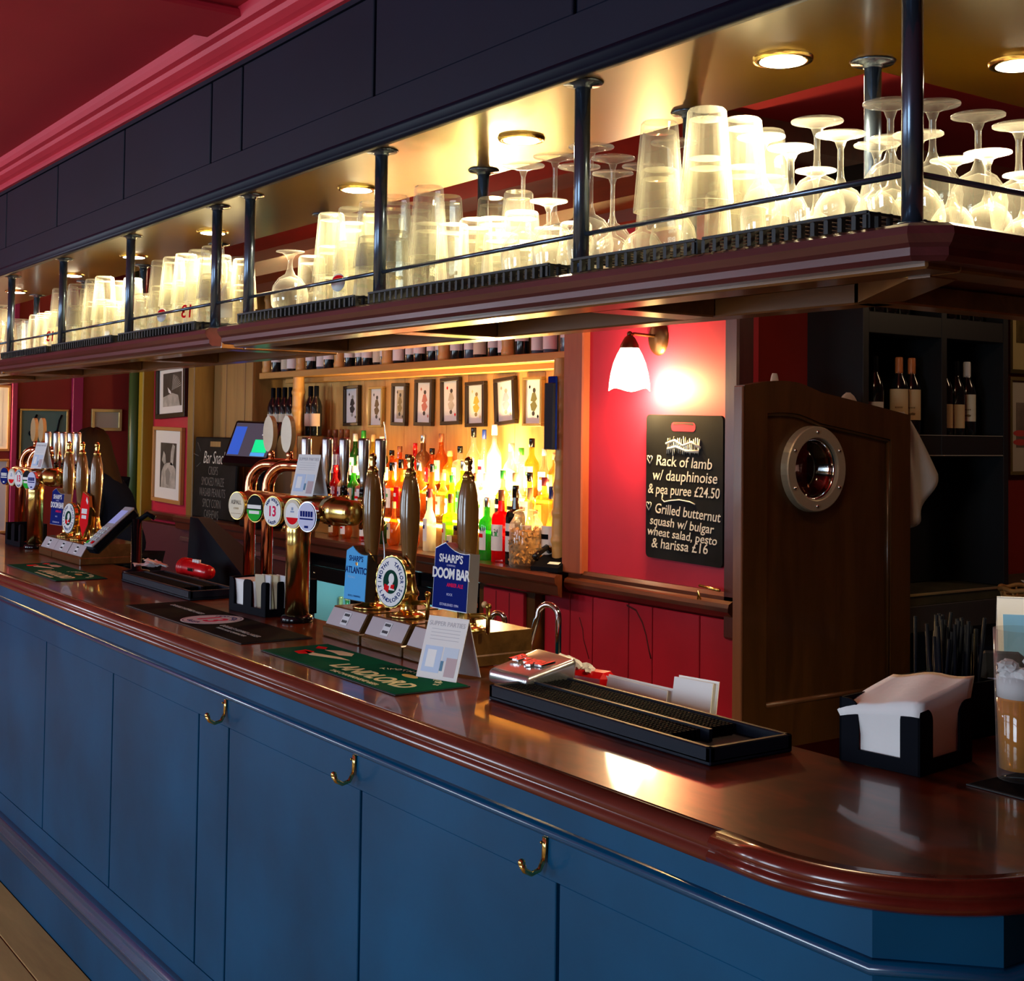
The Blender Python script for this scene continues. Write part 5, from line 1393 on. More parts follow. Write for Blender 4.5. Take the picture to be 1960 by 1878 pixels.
T3 = [(-7.495, 1.682, 'amber', 'brown', 'c', 'square'), (-7.415, 1.682, 'pink', 'brown', 'w', 'round'), (-7.335, 1.683, 'red', 'brown', 'w', 'round'), (-7.262, 1.683, 'pink', 'brown', 'c', 'round'),
      (-7.155, 1.658, 'green', 'white', 'w', 'round'), (-7.053, 1.678, 'dgreen', 'green', 'w', 'round'), (-6.93, 1.657, 'yellow', 'cork', 'c', 'round'), (-6.829, 1.645, 'dgreen', 'white', 'c', 'round'),
      (-6.71, 1.565, 'amber', 'black', 'c', 'round'), (-6.62, 1.59, 'amber', 'brown', 'w', 'square'), (-6.53, 1.545, 'orange', 'black', 'y', 'round'), (-6.447, 1.61, 'red', 'red', None, 'slim'), (-6.361, 1.658, 'brown', 'silver', None, 'shaker'),
      (-6.265, 1.584, 'amber', 'black', 'r', 'round'), (-6.17, 1.666, 'amber', 'brown', 'c', 'round'), (-6.08, 1.575, 'yellow', 'cork', 'y', 'round'), (-5.98, 1.60, 'clear', 'black', 'w', 'square'),
      (-5.85, 1.70, 'clear', 'black', 'w', 'round'), (-5.75, 1.69, 'clear', 'blue', 'w', 'slim'), (-5.655, 1.717, 'frost', 'white', None, 'round'), (-5.50, 1.622, 'clear', 'white', 'w', 'round'), (-5.415, 1.60, 'clear', 'lgreen', 'g', 'square'), (-5.325, 1.648, 'gold', 'black', 'c', 'round'),
      (-5.22, 1.60, 'clear', 'grey', 'w', 'slim'), (-5.13, 1.58, 'gold', 'cork', 'y', 'round'), (-5.04, 1.663, 'gold', 'brown', 'c', 'round')]
T2 = [(-7.16, 1.468, 'red', 'red', 'w', 'round'), (-7.05, 1.473, 'clear', 'black', 'w', 'round'), (-6.93, 1.47, 'green', 'white', 'c', 'round'), (-6.82, 1.433, 'pink', 'brown', 'w', 'square'), (-6.71, 1.45, 'amber', 'black', 'c', 'round'), (-6.60, 1.456, 'orange', 'brown', 'y', 'decanter'), (-6.48, 1.50, 'amber', 'black', 'w', 'round'), (-6.38, 1.52, 'orange', 'black', 'r', 'round'), (-6.28, 1.50, 'amber', 'cork', 'c', 'square'),
      (-6.185, 1.511, 'amber', 'silver', 'w', 'shaker'), (-6.05, 1.503, 'orange', 'black', 'k', 'slim'), (-5.94, 1.459, 'gold', 'cork', 'c', 'round'), (-5.85, 1.449, 'lime', 'green', 'w', 'round'), (-5.745, 1.527, 'lime', 'silver', 'g', 'shaker'), (-5.63, 1.468, 'clear', 'brown', 'w', 'round'), (-5.535, 1.47, 'clear', 'white', 'w', 'square'),
      (-5.385, 1.49, 'gold', 'green', 'k', 'round'), (-5.28, 1.48, 'clear', 'cork', 'c', 'round'), (-5.16, 1.486, 'gold', 'black', 'w', 'globe'), (-5.04, 1.466, 'gold', 'maroon', 'y', 'square'), (-4.915, 1.556, 'clear', 'grey', 'w', 'round')]
T1 = [(-6.93, 1.217, 'amber', 'black', 'c', 'round', .03), (-6.77, 1.22, 'orange', 'maroon', 'w', 'globe', .028), (-6.55, 1.24, 'red', 'black', 'w', 'square', .028), (-6.37, 1.25, 'dgreen', 'black', 'w', 'round', .032), (-6.235, 1.296, 'amber', 'cork', 'c', 'decanter', .028), (-6.03, 1.26, 'orange', 'brown', 'y', 'globe', .03),
      (-5.865, 1.381, 'frost', 'maroon', 'w', 'slim', .034), (-5.665, 1.363, 'lime', 'brown', 'c', 'square', .036), (-5.52, 1.32, 'black', 'black', 'w', 'round', .036), (-5.335, 1.361, 'green', 'silver', 'w', 'shaker', .037), (-5.215, 1.403, 'red', 'brown', 'w', 'square', .040),
      (-5.098, 1.427, 'black', 'black', 'w', 'square', .040), (-5.02, 1.419, 'peach', 'cork', 'w', 'globe', .034), (-4.855, 1.432, 'gold', 'blue', 'w', 'globe', .034)]
def bottle_row(rows, y, z, tier):
    nrow = len(rows)
    for i, b in enumerate(rows):
        x, top, col, cap, lab, sh = b[:6]
        h = max(.14, top - z)
        r = b[6] if len(b) > 6 else min(.040, max(.028, .038 if sh != 'slim' else .030))
        lb = '%s spirit bottle with %s cap%s, %s step, %s from the till end' % (PREF[col], {'lgreen': 'bright green'}.get(cap, cap), '', tier, ORD[i] if i < 20 else ['twenty-first', 'twenty-second', 'twenty-third', 'twenty-fourth', 'twenty-fifth', 'twenty-sixth'][i - 20])
        bottle(x, y + (.028 if tier == 'bottom' and x > -5.06 else 0), z, h, r, col, cap, lab, sh, lb, 'spirit bottles on the %s step' % tier)
random.seed(5)
bottle_row(T3, 2.525, T3Z, 'top'); bottle_row(T2, 2.395, T2Z, 'middle'); bottle_row(T1, 2.27, LZ, 'bottom')
red24 = [o for o in bpy.data.objects if o.get('label', '').startswith('bright red spirit bottle with brown cap, bottom')][0]
pz = MB(); pz.box(-.017, .017, -.047, -.0455, .125, .17); tg = obj('number_tag', pz, paper, red24)
text('24', .026, facing((0, -.0472, .147), (1, 0, 0), (0, 0, 1)), black, tg)
# squat cream-labelled bottle behind the third pump, dark open bottle by the second
t = bottle(-5.52, 2.215, LZ, .155, .043, 'brown', 'black', 'c', 'square', 'squat bottle with big cream label beside the third pump handle', 'spirit bottles on the bottom step', (.1, .68))
text('INK', .032, facing((-.018, -.0532, .07), (1, 0, 0), (0, 0, 1)), pm('label_red_print', (.5, .06, .05), .6), t)

# big storage jars
def jar(label, x, y, r, h, fill, z=LZ):
    t = thing('storage_jar', label, 'jar', (x, y, z))
    obj('glass', MB().lathe([(.0001, 0), (r * .92, 0), (r, .012), (r, h * .72), (r * .72, h * .84), (r * .70, h * .88), (r * .67, h * .88), (r * .69, h * .83), (r - .004, h * .71), (r - .004, .014), (.0001, .010)], 26, cap=False), glass_w, t)
    obj('lid', MB().lathe([(r * .78, h * .885), (r * .80, h * .91), (r * .55, h * .95), (r * .2, h * .965), (r * .22, h * .99), (.0001, h)], 24, cap=False), glass_c, t)
    random.seed(int(r * 1000))
    fm = MB(); fm.lathe([(.0001, .016), (r * .90, .016), (r * .90, h * .60), (.0001, h * .62)], 18, cap=False)
    for k in range(150):
        a = random.uniform(0, 2 * PI); z = random.uniform(.02, h * .64)
        fm.M = Matrix.Translation((r * .91 * math.cos(a), r * .91 * math.sin(a), z)) @ Euler((random.random() * 3, random.random() * 3, random.random() * 3)).to_matrix().to_4x4()
        s = random.uniform(.006, .011); fm.box(-s, s, -s * .8, s * .8, -s * .4, s * .4)
    o = obj('filling', fm, fill, t); o['kind'] = 'stuff'
    return t
jar('large lidded glass jar of toasted nuts at the near end of the ledge', -4.945, 2.222, .076, .275, pm('toasted_nuts', (.42, .20, .06), .6, var=.5, vscale=60))
jar('second storage jar of brown snacks behind, by the stained frame', -4.805, 2.395, .052, .15, pm('brown_snacks', (.20, .09, .03), .6, var=.5, vscale=60), T2Z)
t = thing('telephone', 'black desk telephone lying at the near end of the ledge', 'telephone', (-4.765, 2.235, LZ), .3)
b = MB(); b.add([(-.075, -.055, 0), (.075, -.055, 0), (.075, .055, 0), (-.075, .055, 0), (-.075, -.055, .02), (.075, -.055, .02), (.075, .055, .07), (-.075, .055, .07)], [(3, 2, 1, 0), (4, 5, 6, 7), (0, 1, 5, 4), (1, 2, 6, 5), (2, 3, 7, 6), (3, 0, 4, 7)]); obj('body', b, black, t)
hs = MB(); hs.tube([(-.055, -.05, .055), (-.052, -.03, .075), (-.05, .03, .10), (-.05, .055, .085)], [.018, .013, .013, .018], 12); obj('handset', hs, black_g, t)
tk = MB(); tk.M = facing((.03, -.02, .0375), (1, 0, 0), (0, .11, .05)); tk.box(-.03, .03, -.012, .008, 0, .001); obj('paper_strip', tk, paper, t)

# pine wine shelf above the pictures
ws = thing('wine_shelf', 'long pine wine shelf with turned spindles above the framed cards', 'shelf', (0, 0, 0))
obj('board', MB().box(-8.30, -4.73, 2.40, 2.60, 2.015, 2.057, .003), pine_h, ws)
obj('underside_batten', MB().box(-8.10, -4.80, 2.50, 2.60, 1.985, 2.015, .002), pine_h, ws)
def spindle_mesh(h):
    pr = []; z = 0
    while z < h - .001:
        u = z / h
        r = .033 + .006 * math.sin(u * 9) + .005 * (1 if int(z / .03) % 4 == 0 else 0)
        pr.append((r, z)); z += .0125
    pr.append((.036, h))
    return mesh_from('spindle', MB().lathe(pr, 16), pine)
sp_s = spindle_mesh(ZI - 2.057)
for x in (-8.26, -7.745, -7.22, -6.63, -6.02, -5.42, -4.80):
    o = obj('spindle', sp_s, None, ws); o.location = (x, 2.445, 2.057)
csh = spindle_mesh(2.015 - LZ)
for cx_, clab in ((-7.745, 'turned pine column from the wine shelf down to the ledge by the till'), (-4.775, 'turned pine column at the stained frame end of the alcove')):
    t = thing('turned_column', clab, 'column', (cx_, 2.425 if cx_ < -5 else 2.29, LZ))
    obj('shaft', csh, None, t)
t = thing('card_holder', 'narrow dark navy holder on the alcove edge beside the last framed card', 'holder', (-4.775, 2.245, 1.60))
obj('back_plate', MB().box(-.03, .03, -.012, .0, 0, .33, .003), navy_p, t); obj('pocket', MB().box(-.032, .032, -.03, -.012, 0, .30, .003), navy, t)
wine_b = pm('dark_wine_bottle', (.03, .05, .06), .1)
wine_k = pm('black_wine_glass', (.008, .010, .012), .1, coat=.3)
wb_me = mesh_from('body', MB().lathe([(.036, 0), (.0375, .004), (.0375, .185), (.030, .215), (.016, .245), (.0145, .30)], 18), wine_k)
wb2_me = mesh_from('body', MB().lathe([(.036, 0), (.0375, .004), (.0375, .185), (.030, .215), (.016, .245), (.0145, .30)], 18), pm('blue_grey_wine_glass', (.06, .10, .15), .12, coat=.4))
def foil_me(m): return mesh_from('foil', MB().lathe([(.0155, .245), (.016, .25), (.016, .31), (.014, .316)], 14), m)
FO = {'black': foil_me(black), 'orange': foil_me(pm('foil_orange', (.65, .20, .06), .35)), 'white': foil_me(white), 'red': foil_me(pm('foil_dark_red', (.12, .02, .02), .4))}
def wl_mesh(m, z0, z1, a0):
    v = []; k_ = 12
    for k in range(k_ + 1):
        a = a0 - 1.25 + 2.5 * k / k_
        for z in (z0, z1): v.append((.0381 * math.cos(a), .0381 * math.sin(a), z))
    mb = MB(); mb.add(v, [(2*k, 2*k+2, 2*k+3, 2*k+1) for k in range(k_)], True)
    return mesh_from('label', mb, m)
WLM = {}
def wine(x, y, z, label, foil='black', lm=paper, lz=(.05, .13), body=None, ang=-PI / 2 + .5, group=None, prt=False):
    t = thing('wine_bottle', label, 'bottle', (x, y, z), 0, group)
    obj('body', body or wb_me, None, t); obj('foil', FO[foil], None, t)
    key = (lm.name, lz, round(ang, 2))
    if key not in WLM: WLM[key] = wl_mesh(lm, lz[0], lz[1], ang)
    lo = obj('label', WLM[key], None, t)
    if prt:
        for q, (s, zz) in enumerate((('MALBEC', .11), ('RESERVA', .085))):
            r = .0386
            M = facing((r * math.cos(ang), r * math.sin(ang), zz), (-math.sin(ang), math.cos(ang), 0), (0, 0, 1))
            p = MB(); p.M = M
            if q == 0:
                for k in range(5): p.box(-.014 + k * .006, -.0105 + k * .006, -.003, .003, 0, .0004)
            else: p.prism([(-.016, -.004), (-.004, .003), (.004, .005), (.016, .002), (.012, -.005)], 0, .0004)
            obj('label_print', p, pm('label_brown_print', (.20, .13, .05), .7), lo)
    return t
random.seed(9)
xb = [-8.26, -7.745, -7.22, -6.63, -6.02, -5.42, -4.80]
for g in range(6):
    a, b = xb[g] + .075, xb[g + 1] - .075
    n = 5 if (b - a) > .38 else 4
    for k in range(n):
        x = a + (b - a) * k / (n - 1)
        light_b = random.random() < .45
        z0 = random.choice([(.02, .10), (.05, .13), (.07, .14), (.06, .15)])
        wine(x, 2.49 if k % 2 else 2.475, 2.057, 'dark wine bottle on the wine shelf, %s bay from the till, %s bottle along' % (ORD[g], ORD[k]), random.choice(['black', 'red', 'black']), random.choice([paper, paper, white, pm('label_ivory', (.68, .66, .52), .7)]), z0, wb2_me if light_b else wb_me, -PI / 2 + .6, 'bottles on the wine shelf')
# lower wine bottles standing on a small box shelf left of the cards
t = thing('bottle_box', 'dark box shelf carrying red wine bottles beside the turned column', 'box', (-7.88, 2.50, LZ))
obj('box', MB().box(-.42, .335, -.09, .09, 0, .58, .004), dark_w, t)
for i, x in enumerate((-8.22, -8.13, -8.04, -7.95, -7.86)):
    wine(x, 2.47, LZ + .581, 'dark wine bottle with cream label left of the turned column, %s along' % ORD[i], 'black', pm('label_ivory', (.68, .66, .52), .7), (.06, .14), wb_me, -PI / 2 + .55, 'wine bottles by the turned column')
for i, x in enumerate((-7.66, -7.58)):
    wine(x, 2.47, LZ + .581, 'dark wine bottle with pinkish label right of the turned column, %s along' % ORD[i], 'black', pm('label_pinkish', (.62, .46, .38), .7), (.06, .14), wb_me, -PI / 2 + .55, 'wine bottles by the turned column')

# framed playing cards on the pine boards
def frame_thing(label, x, z, y, w, h, mat_f, roll, art, inner=paper, depth=.028, fw=.018, bev=None, cat='picture', rz=0.0, name='picture_frame', group=None, mount=None):
    t = thing(name, label, cat, (x, y, z), 0, group, rot=(0, roll, rz))
    b = MB(); W, H = w / 2, h / 2
    b.box(-W, W, -depth, 0, H - fw, H, .002); b.box(-W, W, -depth, 0, -H, -H + fw, .002); b.box(-W, -W + fw, -depth, 0, -H + fw, H - fw, .002); b.box(W - fw, W, -depth, 0, -H + fw, H - fw, .002)
    obj('frame', b, mat_f, t)
    o = obj('print', MB().box(-W + fw, W - fw, -.012, -.004, -H + fw, H - fw), inner, t)
    M = facing((0, -.0122, 0), (1, 0, 0), (0, 0, 1))
    if art: art(M, o, w - 2 * fw, h - 2 * fw)
    return t
def shape(M, pts, mat, par, k=.0004, nm='printed_figure'):
    p = MB(); p.M = M; p.prism(pts, 0, k); obj(nm, p, mat, par)
def ell_(cx, cy, a, b, n=18): return [(cx + a * math.cos(2*PI*k/n), cy + b * math.sin(2*PI*k/n)) for k in range(n)]
def card_art(style):
    ca, cb, cc = {0: (photo_d, photo_l, photo_d), 1: (pm('print_brown', (.20, .14, .07), .7), photo_d, photo_d), 2: (pm('print_khaki', (.25, .20, .09), .7), photo_d, photo_d), 3: (pm('print_rose', (.55, .20, .16), .7), photo_d, pm('print_rose', (.55, .20, .16), .7)), 4: (photo_l, photo_d, red_b), 5: (pm('print_mustard', (.55, .42, .06), .7), pm('print_khaki', (.25, .20, .09), .7), gold_t), 6: (pm('print_blue_grey', (.35, .40, .55), .7), photo_l, photo_l), 7: (pm('print_olive', (.14, .14, .05), .7), photo_d, black), 8: (pm('print_indigo', (.12, .14, .35), .7), photo_d, navy_p)}[style]
    def art(M, o, w, h):
        if style in (2, 8): shape(M, [(-w*.3, -h*.40), (w*.3, -h*.40), (w*.3, h*.40), (-w*.3, h*.40)], pm('print_field', (.50, .46, .34), .7) if style == 2 else lilac_b, o, .0002)
        M = M @ Matrix.Translation((0, 0, .0003))
        shape(M, [(-w*.20, h*.02), (-w*.10, h*.20), (w*.06, h*.22), (w*.20, h*.06), (w*.08, h*.0), (w*.22, -h*.10), (w*.06, -h*.22), (-w*.14, -h*.20), (-w*.22, -h*.06), (-w*.06, 0)], ca, o)
        shape(M, ell_(w*.02, h*.26, w*.09, h*.055), cb, o); shape(M, ell_(-w*.02, -h*.27, w*.09, h*.055), cb, o)
        for sx, sy in ((-.26, .34), (.26, -.34)): shape(M, [(w*sx, h*(sy+.05)), (w*(sx+.06), h*sy), (w*sx, h*(sy-.05)), (w*(sx-.06), h*sy)], cc, o)
    return art
CARDS = [(-7.32, 1.831, .195, .25, 'black', -.02, 0), (-7.01, 1.82, .17, .245, 'gold', .0, 1), (-6.734, 1.833, .165, .25, 'black', .02, 2), (-6.457, 1.84, .19, .265, 'black', .015, 3), (-6.175, 1.844, .19, .26, 'black', -.03, 4), (-5.924, 1.825, .185, .243, 'black', -.025, 5), (-5.646, 1.838, .185, .246, 'black', -.075, 6), (-5.40, 1.832, .165, .248, 'gold', .0, 7), (-5.115, 1.837, .165, .252, 'gold', .0, 8)]
desc = ['framed court card in dark grey ink, first of the row from the column', 'framed tan court card in slim gold and black frame, second of the row', 'framed khaki court card with printed border, third of the row', 'framed court card in rose ink, fourth of the row', 'framed court card with grey figure and red pip, fifth of the row', 'framed mustard yellow figure card, sixth of the row', 'framed pale card hanging visibly crooked, seventh of the row', 'framed olive court card in gold frame, eighth of the row', 'framed indigo court card partly behind the stained frame, last of the row']
fr_b = pm('frame_black_brown', (.022, .013, .008), .35); fr_g = pm('frame_dull_gold', (.38, .27, .10), .35, .5)
for (x, z, w, h, f, roll, s), dl in zip(CARDS, desc):
    frame_thing(dl, x, z, 2.600, w, h, fr_b if f == 'black' else fr_g, roll, card_art(s), group='framed playing cards on the pine boards', fw=.02 if f == 'black' else .014)

# framed animal photographs on the pilaster
def fan_art(M, o, w, h):
    shape(M, [(-w*.36, -h*.34), (w*.36, -h*.34), (w*.36, h*.42), (-w*.36, h*.42)], photo_d, o, .0003, 'photo')
    M = M @ Matrix.Translation((0, 0, .0005))
    for k in range(9):
        a = .25 + k * .14
        x0, y0 = -w*.02, h*.02
        shape(M, [(x0, y0), (x0 + w*.36*math.cos(a), y0 + h*.36*math.sin(a)), (x0 + w*.36*math.cos(a+.05), y0 + h*.36*math.sin(a+.05))], photo_l, o, .0003)
    shape(M, [(-w*.18, h*.10), (-w*.06, 0), (-w*.02, -h*.08), (-w*.14, -h*.02)], paper, o, .0003)
    shape(M, [(-w*.36, -h*.34), (w*.30, -h*.34), (w*.22, -h*.10), (0, -h*.04), (-w*.36, -h*.12)], photo_l, o, .0003)
frame_thing('photograph of a fan-shaped plume in black frame, upper one on the red pilaster', -9.545, 1.955, WY - .002, .60, .40, fr_b, -.03, fan_art, white, fw=.035, depth=.035, group='framed photographs on the pilaster')
def ear_art(M, o, w, h):
    shape(M, [(-w*.30, -h*.34), (w*.30, -h*.34), (w*.30, h*.32), (-w*.30, h*.32)], photo_d, o, .0003, 'photo')
    M = M @ Matrix.Translation((0, 0, .0005))
    shape(M, [(-w*.24, h*.06), (-w*.18, h*.20), (-w*.11, h*.14), (-w*.08, h*.02), (-w*.14, 0)], photo_l, o, .0003)
    shape(M, [(w*.08, 0), (w*.10, h*.20), (w*.16, h*.31), (w*.24, h*.28), (w*.20, h*.10), (w*.18, 0)], photo_l, o, .0003)
    shape(M, [(-w*.26, -h*.34), (w*.30, -h*.34), (w*.28, -h*.05), (w*.12, h*.04), (-w*.12, h*.02), (-w*.24, -h*.10)], photo_l, o, .0003)
    shape(M, [(-w*.10, -h*.10), (0, -h*.04), (w*.10, -h*.12), (w*.04, -h*.30), (-w*.06, -h*.28)], pm('photo_mid_grey', (.25, .24, .22), .5), o, .0004)
frame_thing('photograph of a long-eared animal in tan frame, lower one on the red pilaster', -9.60, 1.405, WY - .002, .60, .565, pm('frame_tan_wood', (.45, .22, .07), .4), .015, ear_art, white, fw=.028, depth=.03, group='framed photographs on the pilaster')
# pictures on the far end wall (facing +X)
frame_thing('small gilt frame with pale plain picture on the far dark red wall', XL + .003, 1.738, 2.066, .24, .172, gilt, 0, None, pm('pale_grey_print', (.50, .48, .38), .7), fw=.024, rz=PI / 2)
def hooks_art(M, o, w, h):
    for cx in (-.22, .34):
        p = MB(); p.M = M; p.tube([(w*cx + .02, h*.42, .004), (w*cx, h*.30, .010), (w*cx - .012, h*.12, .010), (w*cx - .016, h*.04, .008)], .007, 8); p.ball((w*cx - .018, h*.02, .01), .024, 10, 8); obj('painted_hook', p, black, o)
frame_thing('teal picture with two dark hanging shapes on the far dark red wall', XL + .003, 1.62, 1.582, .37, .39, fr_g, 0, hooks_art, teal, fw=.016, rz=PI / 2)
def glare_art(M, o, w, h):
    shape(M, [(-w*.4, -h*.45), (w*.4, -h*.45), (w*.4, h*.45), (-w*.4, h*.45)], pm('glare_cool_white', (.75, .75, .78), .3), o, .0003)  # white patch painted in place of the glare on this picture
    shape(M @ Matrix.Translation((0, 0, .0004)), [(w*.05, -h*.2), (w*.25, -h*.2), (w*.22, .1*h), (w*.12, .15*h)], pm('print_tan_figure', (.45, .30, .20), .6), o, .0003)
frame_thing('large bright picture in thin tan frame at the far left wall edge', XL + .003, 1.74, 1.13, .40, .50, pm('frame_tan_wood', (.45, .22, .07), .4), 0, glare_art, white, fw=.018, rz=PI / 2)
frame_thing('lower pale picture in tan frame at the far left wall edge', XL + .003, 1.15, 1.13, .40, .56, pm('frame_tan_wood', (.45, .22, .07), .4), 0, None, pm('pale_blue_print', (.55, .58, .70), .5), fw=.018, rz=PI / 2)

# wall sconces
def sconce(label, x, y, ang=0.0, power=45):
    t = thing('wall_lamp', label, 'lamp', (x, y, 2.07), ang)
    pl = MB(); pl.M = Matrix.Rotation(PI / 2, 4, 'X'); pl.lathe([(.0001, .026), (.040, .022), (.055, .012), (.060, 0)], 28, cap=False)
    o = obj('wall_plate', pl, bronze, t); o.scale = (1, 1, 1.22)
    a = MB(); a.tube([(0, -.02, .006), (-.02, -.06, .010), (-.02, -.12, .012), (-.02, -.135, .006)], .0065, 12); a.ball((-.02, -.14, .010), .012); obj('arm', a, bronze, t)
    c = MB(); c.lathe([(.010, .005), (.022, -.006), (.036, -.032), (.040, -.048)], 20, (-.02, -.14, 0), cap=False); obj('shade_cap', c, bronze, t)
    s = MB()
    n = 32; prof = [(.036, -.046), (.052, -.075), (.066, -.11), (.076, -.15), (.082, -.19), (.084, -.215)]
    v = []; f = []
    for i, (r, z) in enumerate(prof):
        for k in range(n):
            aa = 2*PI*k/n; zz = z + (.007 * math.cos(aa * 4) if i == len(prof) - 1 else 0)
            v.append((-.02 + r * math.cos(aa), -.14 + r * math.sin(aa), zz))
    for i in range(len(prof) - 1):
        for k in range(n): f.append((i*n+k, i*n+(k+1) % n, (i+1)*n+(k+1) % n, (i+1)*n+k))
    s.add(v, f, True); obj('glass_shade', s, emis('shade_glow', (1.0, .84, .55), 14.0), t)
    b = MB(); b.ball((-.02, -.14, -.20), .024, 14, 10); obj('bulb', b, emis('bulb_glow', (1.0, .85, .58), 40.0), t)
    R = Matrix.Rotation(ang, 3, 'Z')
    p = Vector((x, y, 2.07)) + R @ Vector((.035, -.075, -.20))
    light('lamp_light', 'POINT', p, power, (1.0, .62, .22), shadow_soft_size=.035)
    return t
sconce('bronze wall lamp with glowing bell shade on the red panel', -4.105, WY, 0, 60)
sconce('bronze wall lamp with glowing shade on the far end wall', XL, 0.86, PI / 2, 30)

# chalk menu on the red panel
t = thing('chalk_menu', 'black clipboard-shaped chalk menu with handwriting under the wall lamp', 'sign', (-3.927, WY - .024, 1.46), 0, rot=(.02, .018, 0))
W, H = .224, .292
pts = []
for cx, cy, a0 in ((W - .02, -H + .02, -PI/2), (W - .02, H - .02, 0), (-W + .02, H - .02, PI/2), (-W + .02, -H + .02, PI)):
    for k in range(6): an = a0 + PI/2 * k/5; pts.append((cx + .02 * math.cos(an), cy + .02 * math.sin(an)))
Mf = facing((0, 0, 0), (1, 0, 0), (0, 0, 1))
b = MB(); b.M = Mf; b.prism(pts, -.012, 0); bo = obj('board', b, board_b, t)
# carrying slot: a rounded opening showing the red wall
sl = MB(); sl.M = Mf @ Matrix.Translation((0, .245, .0002)); sl.prism([(.055 * math.copysign(1, math.cos(a)) * 1 + .016 * math.cos(a), .018 * math.sin(a)) for a in [PI/2 - PI * k/10 for k in range(11)]] + [(-.055 + .016 * math.cos(a), .018 * math.sin(a)) for a in [-PI/2 - PI * k/10 for k in range(11)]], 0, .0006)
obj('handle_slot', sl, red_wall, bo)
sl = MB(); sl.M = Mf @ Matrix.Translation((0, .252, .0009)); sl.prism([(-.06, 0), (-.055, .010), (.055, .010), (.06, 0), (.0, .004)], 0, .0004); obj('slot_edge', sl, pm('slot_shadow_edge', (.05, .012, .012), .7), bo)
Mc = Mf @ Matrix.Translation((0, 0, .0006))
def stroke(pts, r=.0026, mat=chalk, par=bo):
    p = MB(); p.M = Mc; p.tube([(x, y, 0) for x, y in pts], r, 5, flat=1.0); obj('chalk_stroke', p, mat, par)
random.seed(3)
zz = []
for k in range(34): zz.append((-.095 + .19 * k / 33, .165 + (.035 if k % 2 else -.03) * (1 - .35 * abs(k / 33 - .5)) + random.uniform(-.008, .008)))
stroke(zz, .0036); stroke([(-.10, .175), (-.05, .19), (0, .17), (.05, .185), (.10, .165)], .006); stroke([(-.09, .155), (-.04, .165), (.02, .15), (.09, .15)], .007)
def heart(x, y, s): stroke([(x, y - s), (x - s * .8, y + s * .1), (x - s * .75, y + s * .75), (x - s * .3, y + s * .8), (x, y + s * .3), (x + s * .35, y + s * .85), (x + s * .8, y + s * .7), (x + s * .75, y + s * .05), (x, y - s)], .0022)
heart(-.200, .108, .018); heart(-.205, -.082, .018)
def fit_text(s, x0, x1, y, h, mat, par, M, shear=.15, bold=.0004, rot=0.0):
    me = text_mesh(s, 1.0, Matrix.Identity(4), shear=shear, align='LEFT', ext=.0)
    xs_ = [v.co.x for v in me.vertices]; bpy.data.meshes.remove(me)
    sz = h / .70; k = (x1 - x0) / ((max(xs_) - min(xs_)) * sz)
    return obj('chalk_writing', merge_meshes([text_mesh(s, sz, M @ Matrix.Translation((x0, y, 0)) @ Matrix.Rotation(rot, 4, 'Z'), shear=shear, align='LEFT', sx=k, bold=bold, ext=.0005)]), mat, par)
lines = [("Rack of lamb", -.165, .160, .105, .042), ("w/ dauphinoise", -.185, .190, .045, .042), ("& pea puree \u00a324.50", -.212, .205, -.012, .040),
         ("Grilled butternut", -.170, .208, -.090, .040), ("squash w/ bulgar", -.200, .175, -.140, .036), ("wheat salad, pesto", -.215, .190, -.184, .034), ("& harissa \u00a316", -.190, .140, -.232, .040)]
for s, x0, x1, y, h in lines:
    fit_text(s, x0, x1, y, h, chalk, bo, Mc, bold=.0003, rot=random.uniform(-.03, .01))
stroke([(-.12, -.030), (-.125, -.050), (-.11, -.060), (-.07, -.052), (-.02, -.046), (.04, -.050), (.07, -.058)], .0028)

# chalk snack board by the till
t = thing('snack_board', 'large black chalk board of bar snacks half hidden by the till', 'sign', (-8.64, 2.245, 1.31), 0, rot=(-.03, 0, 0))
b = MB(); b.box(-.37, .37, -.012, .012, -.25, .31, .008); bo2 = obj('board', b, board_b, t)
M2 = facing((-.02, -.0125, 0), (1, 0, 0), (0, 0, 1))
sl = MB(); sl.M = M2 @ Matrix.Translation((.02, .262, .0)); sl.box(-.09, .09, -.018, .018, 0, .0006, 0); obj('handle_slot', sl, pine_o, bo2)
text('Bar Snacks', .125, M2 @ Matrix.Translation((.03, .165, .0003)), chalk, bo2, sx=.80, shear=.3, bold=-.001)
for s, y in (('CRISPS', .075), ('SMOKED MAIZE', .0), ('WASABI PEANUTS', -.075), ('SPICY CORN', -.15), ('CASHEWS', -.225)):
    text(s, .085, M2 @ Matrix.Translation((-.0, y, .0003)), chalk_d, bo2, sx=.66, bold=-.0012)
for a, b_ in (((-.30, .27), (-.24, .21)), ((-.36, .19), (-.27, .175)), ((-.30, .10), (-.23, .13))):
    p = MB(); p.M = M2; p.tube([(a[0], a[1], .0004), (b_[0], b_[1], .0004)], .002, 5); obj('chalk_stroke', p, chalk_d, bo2)

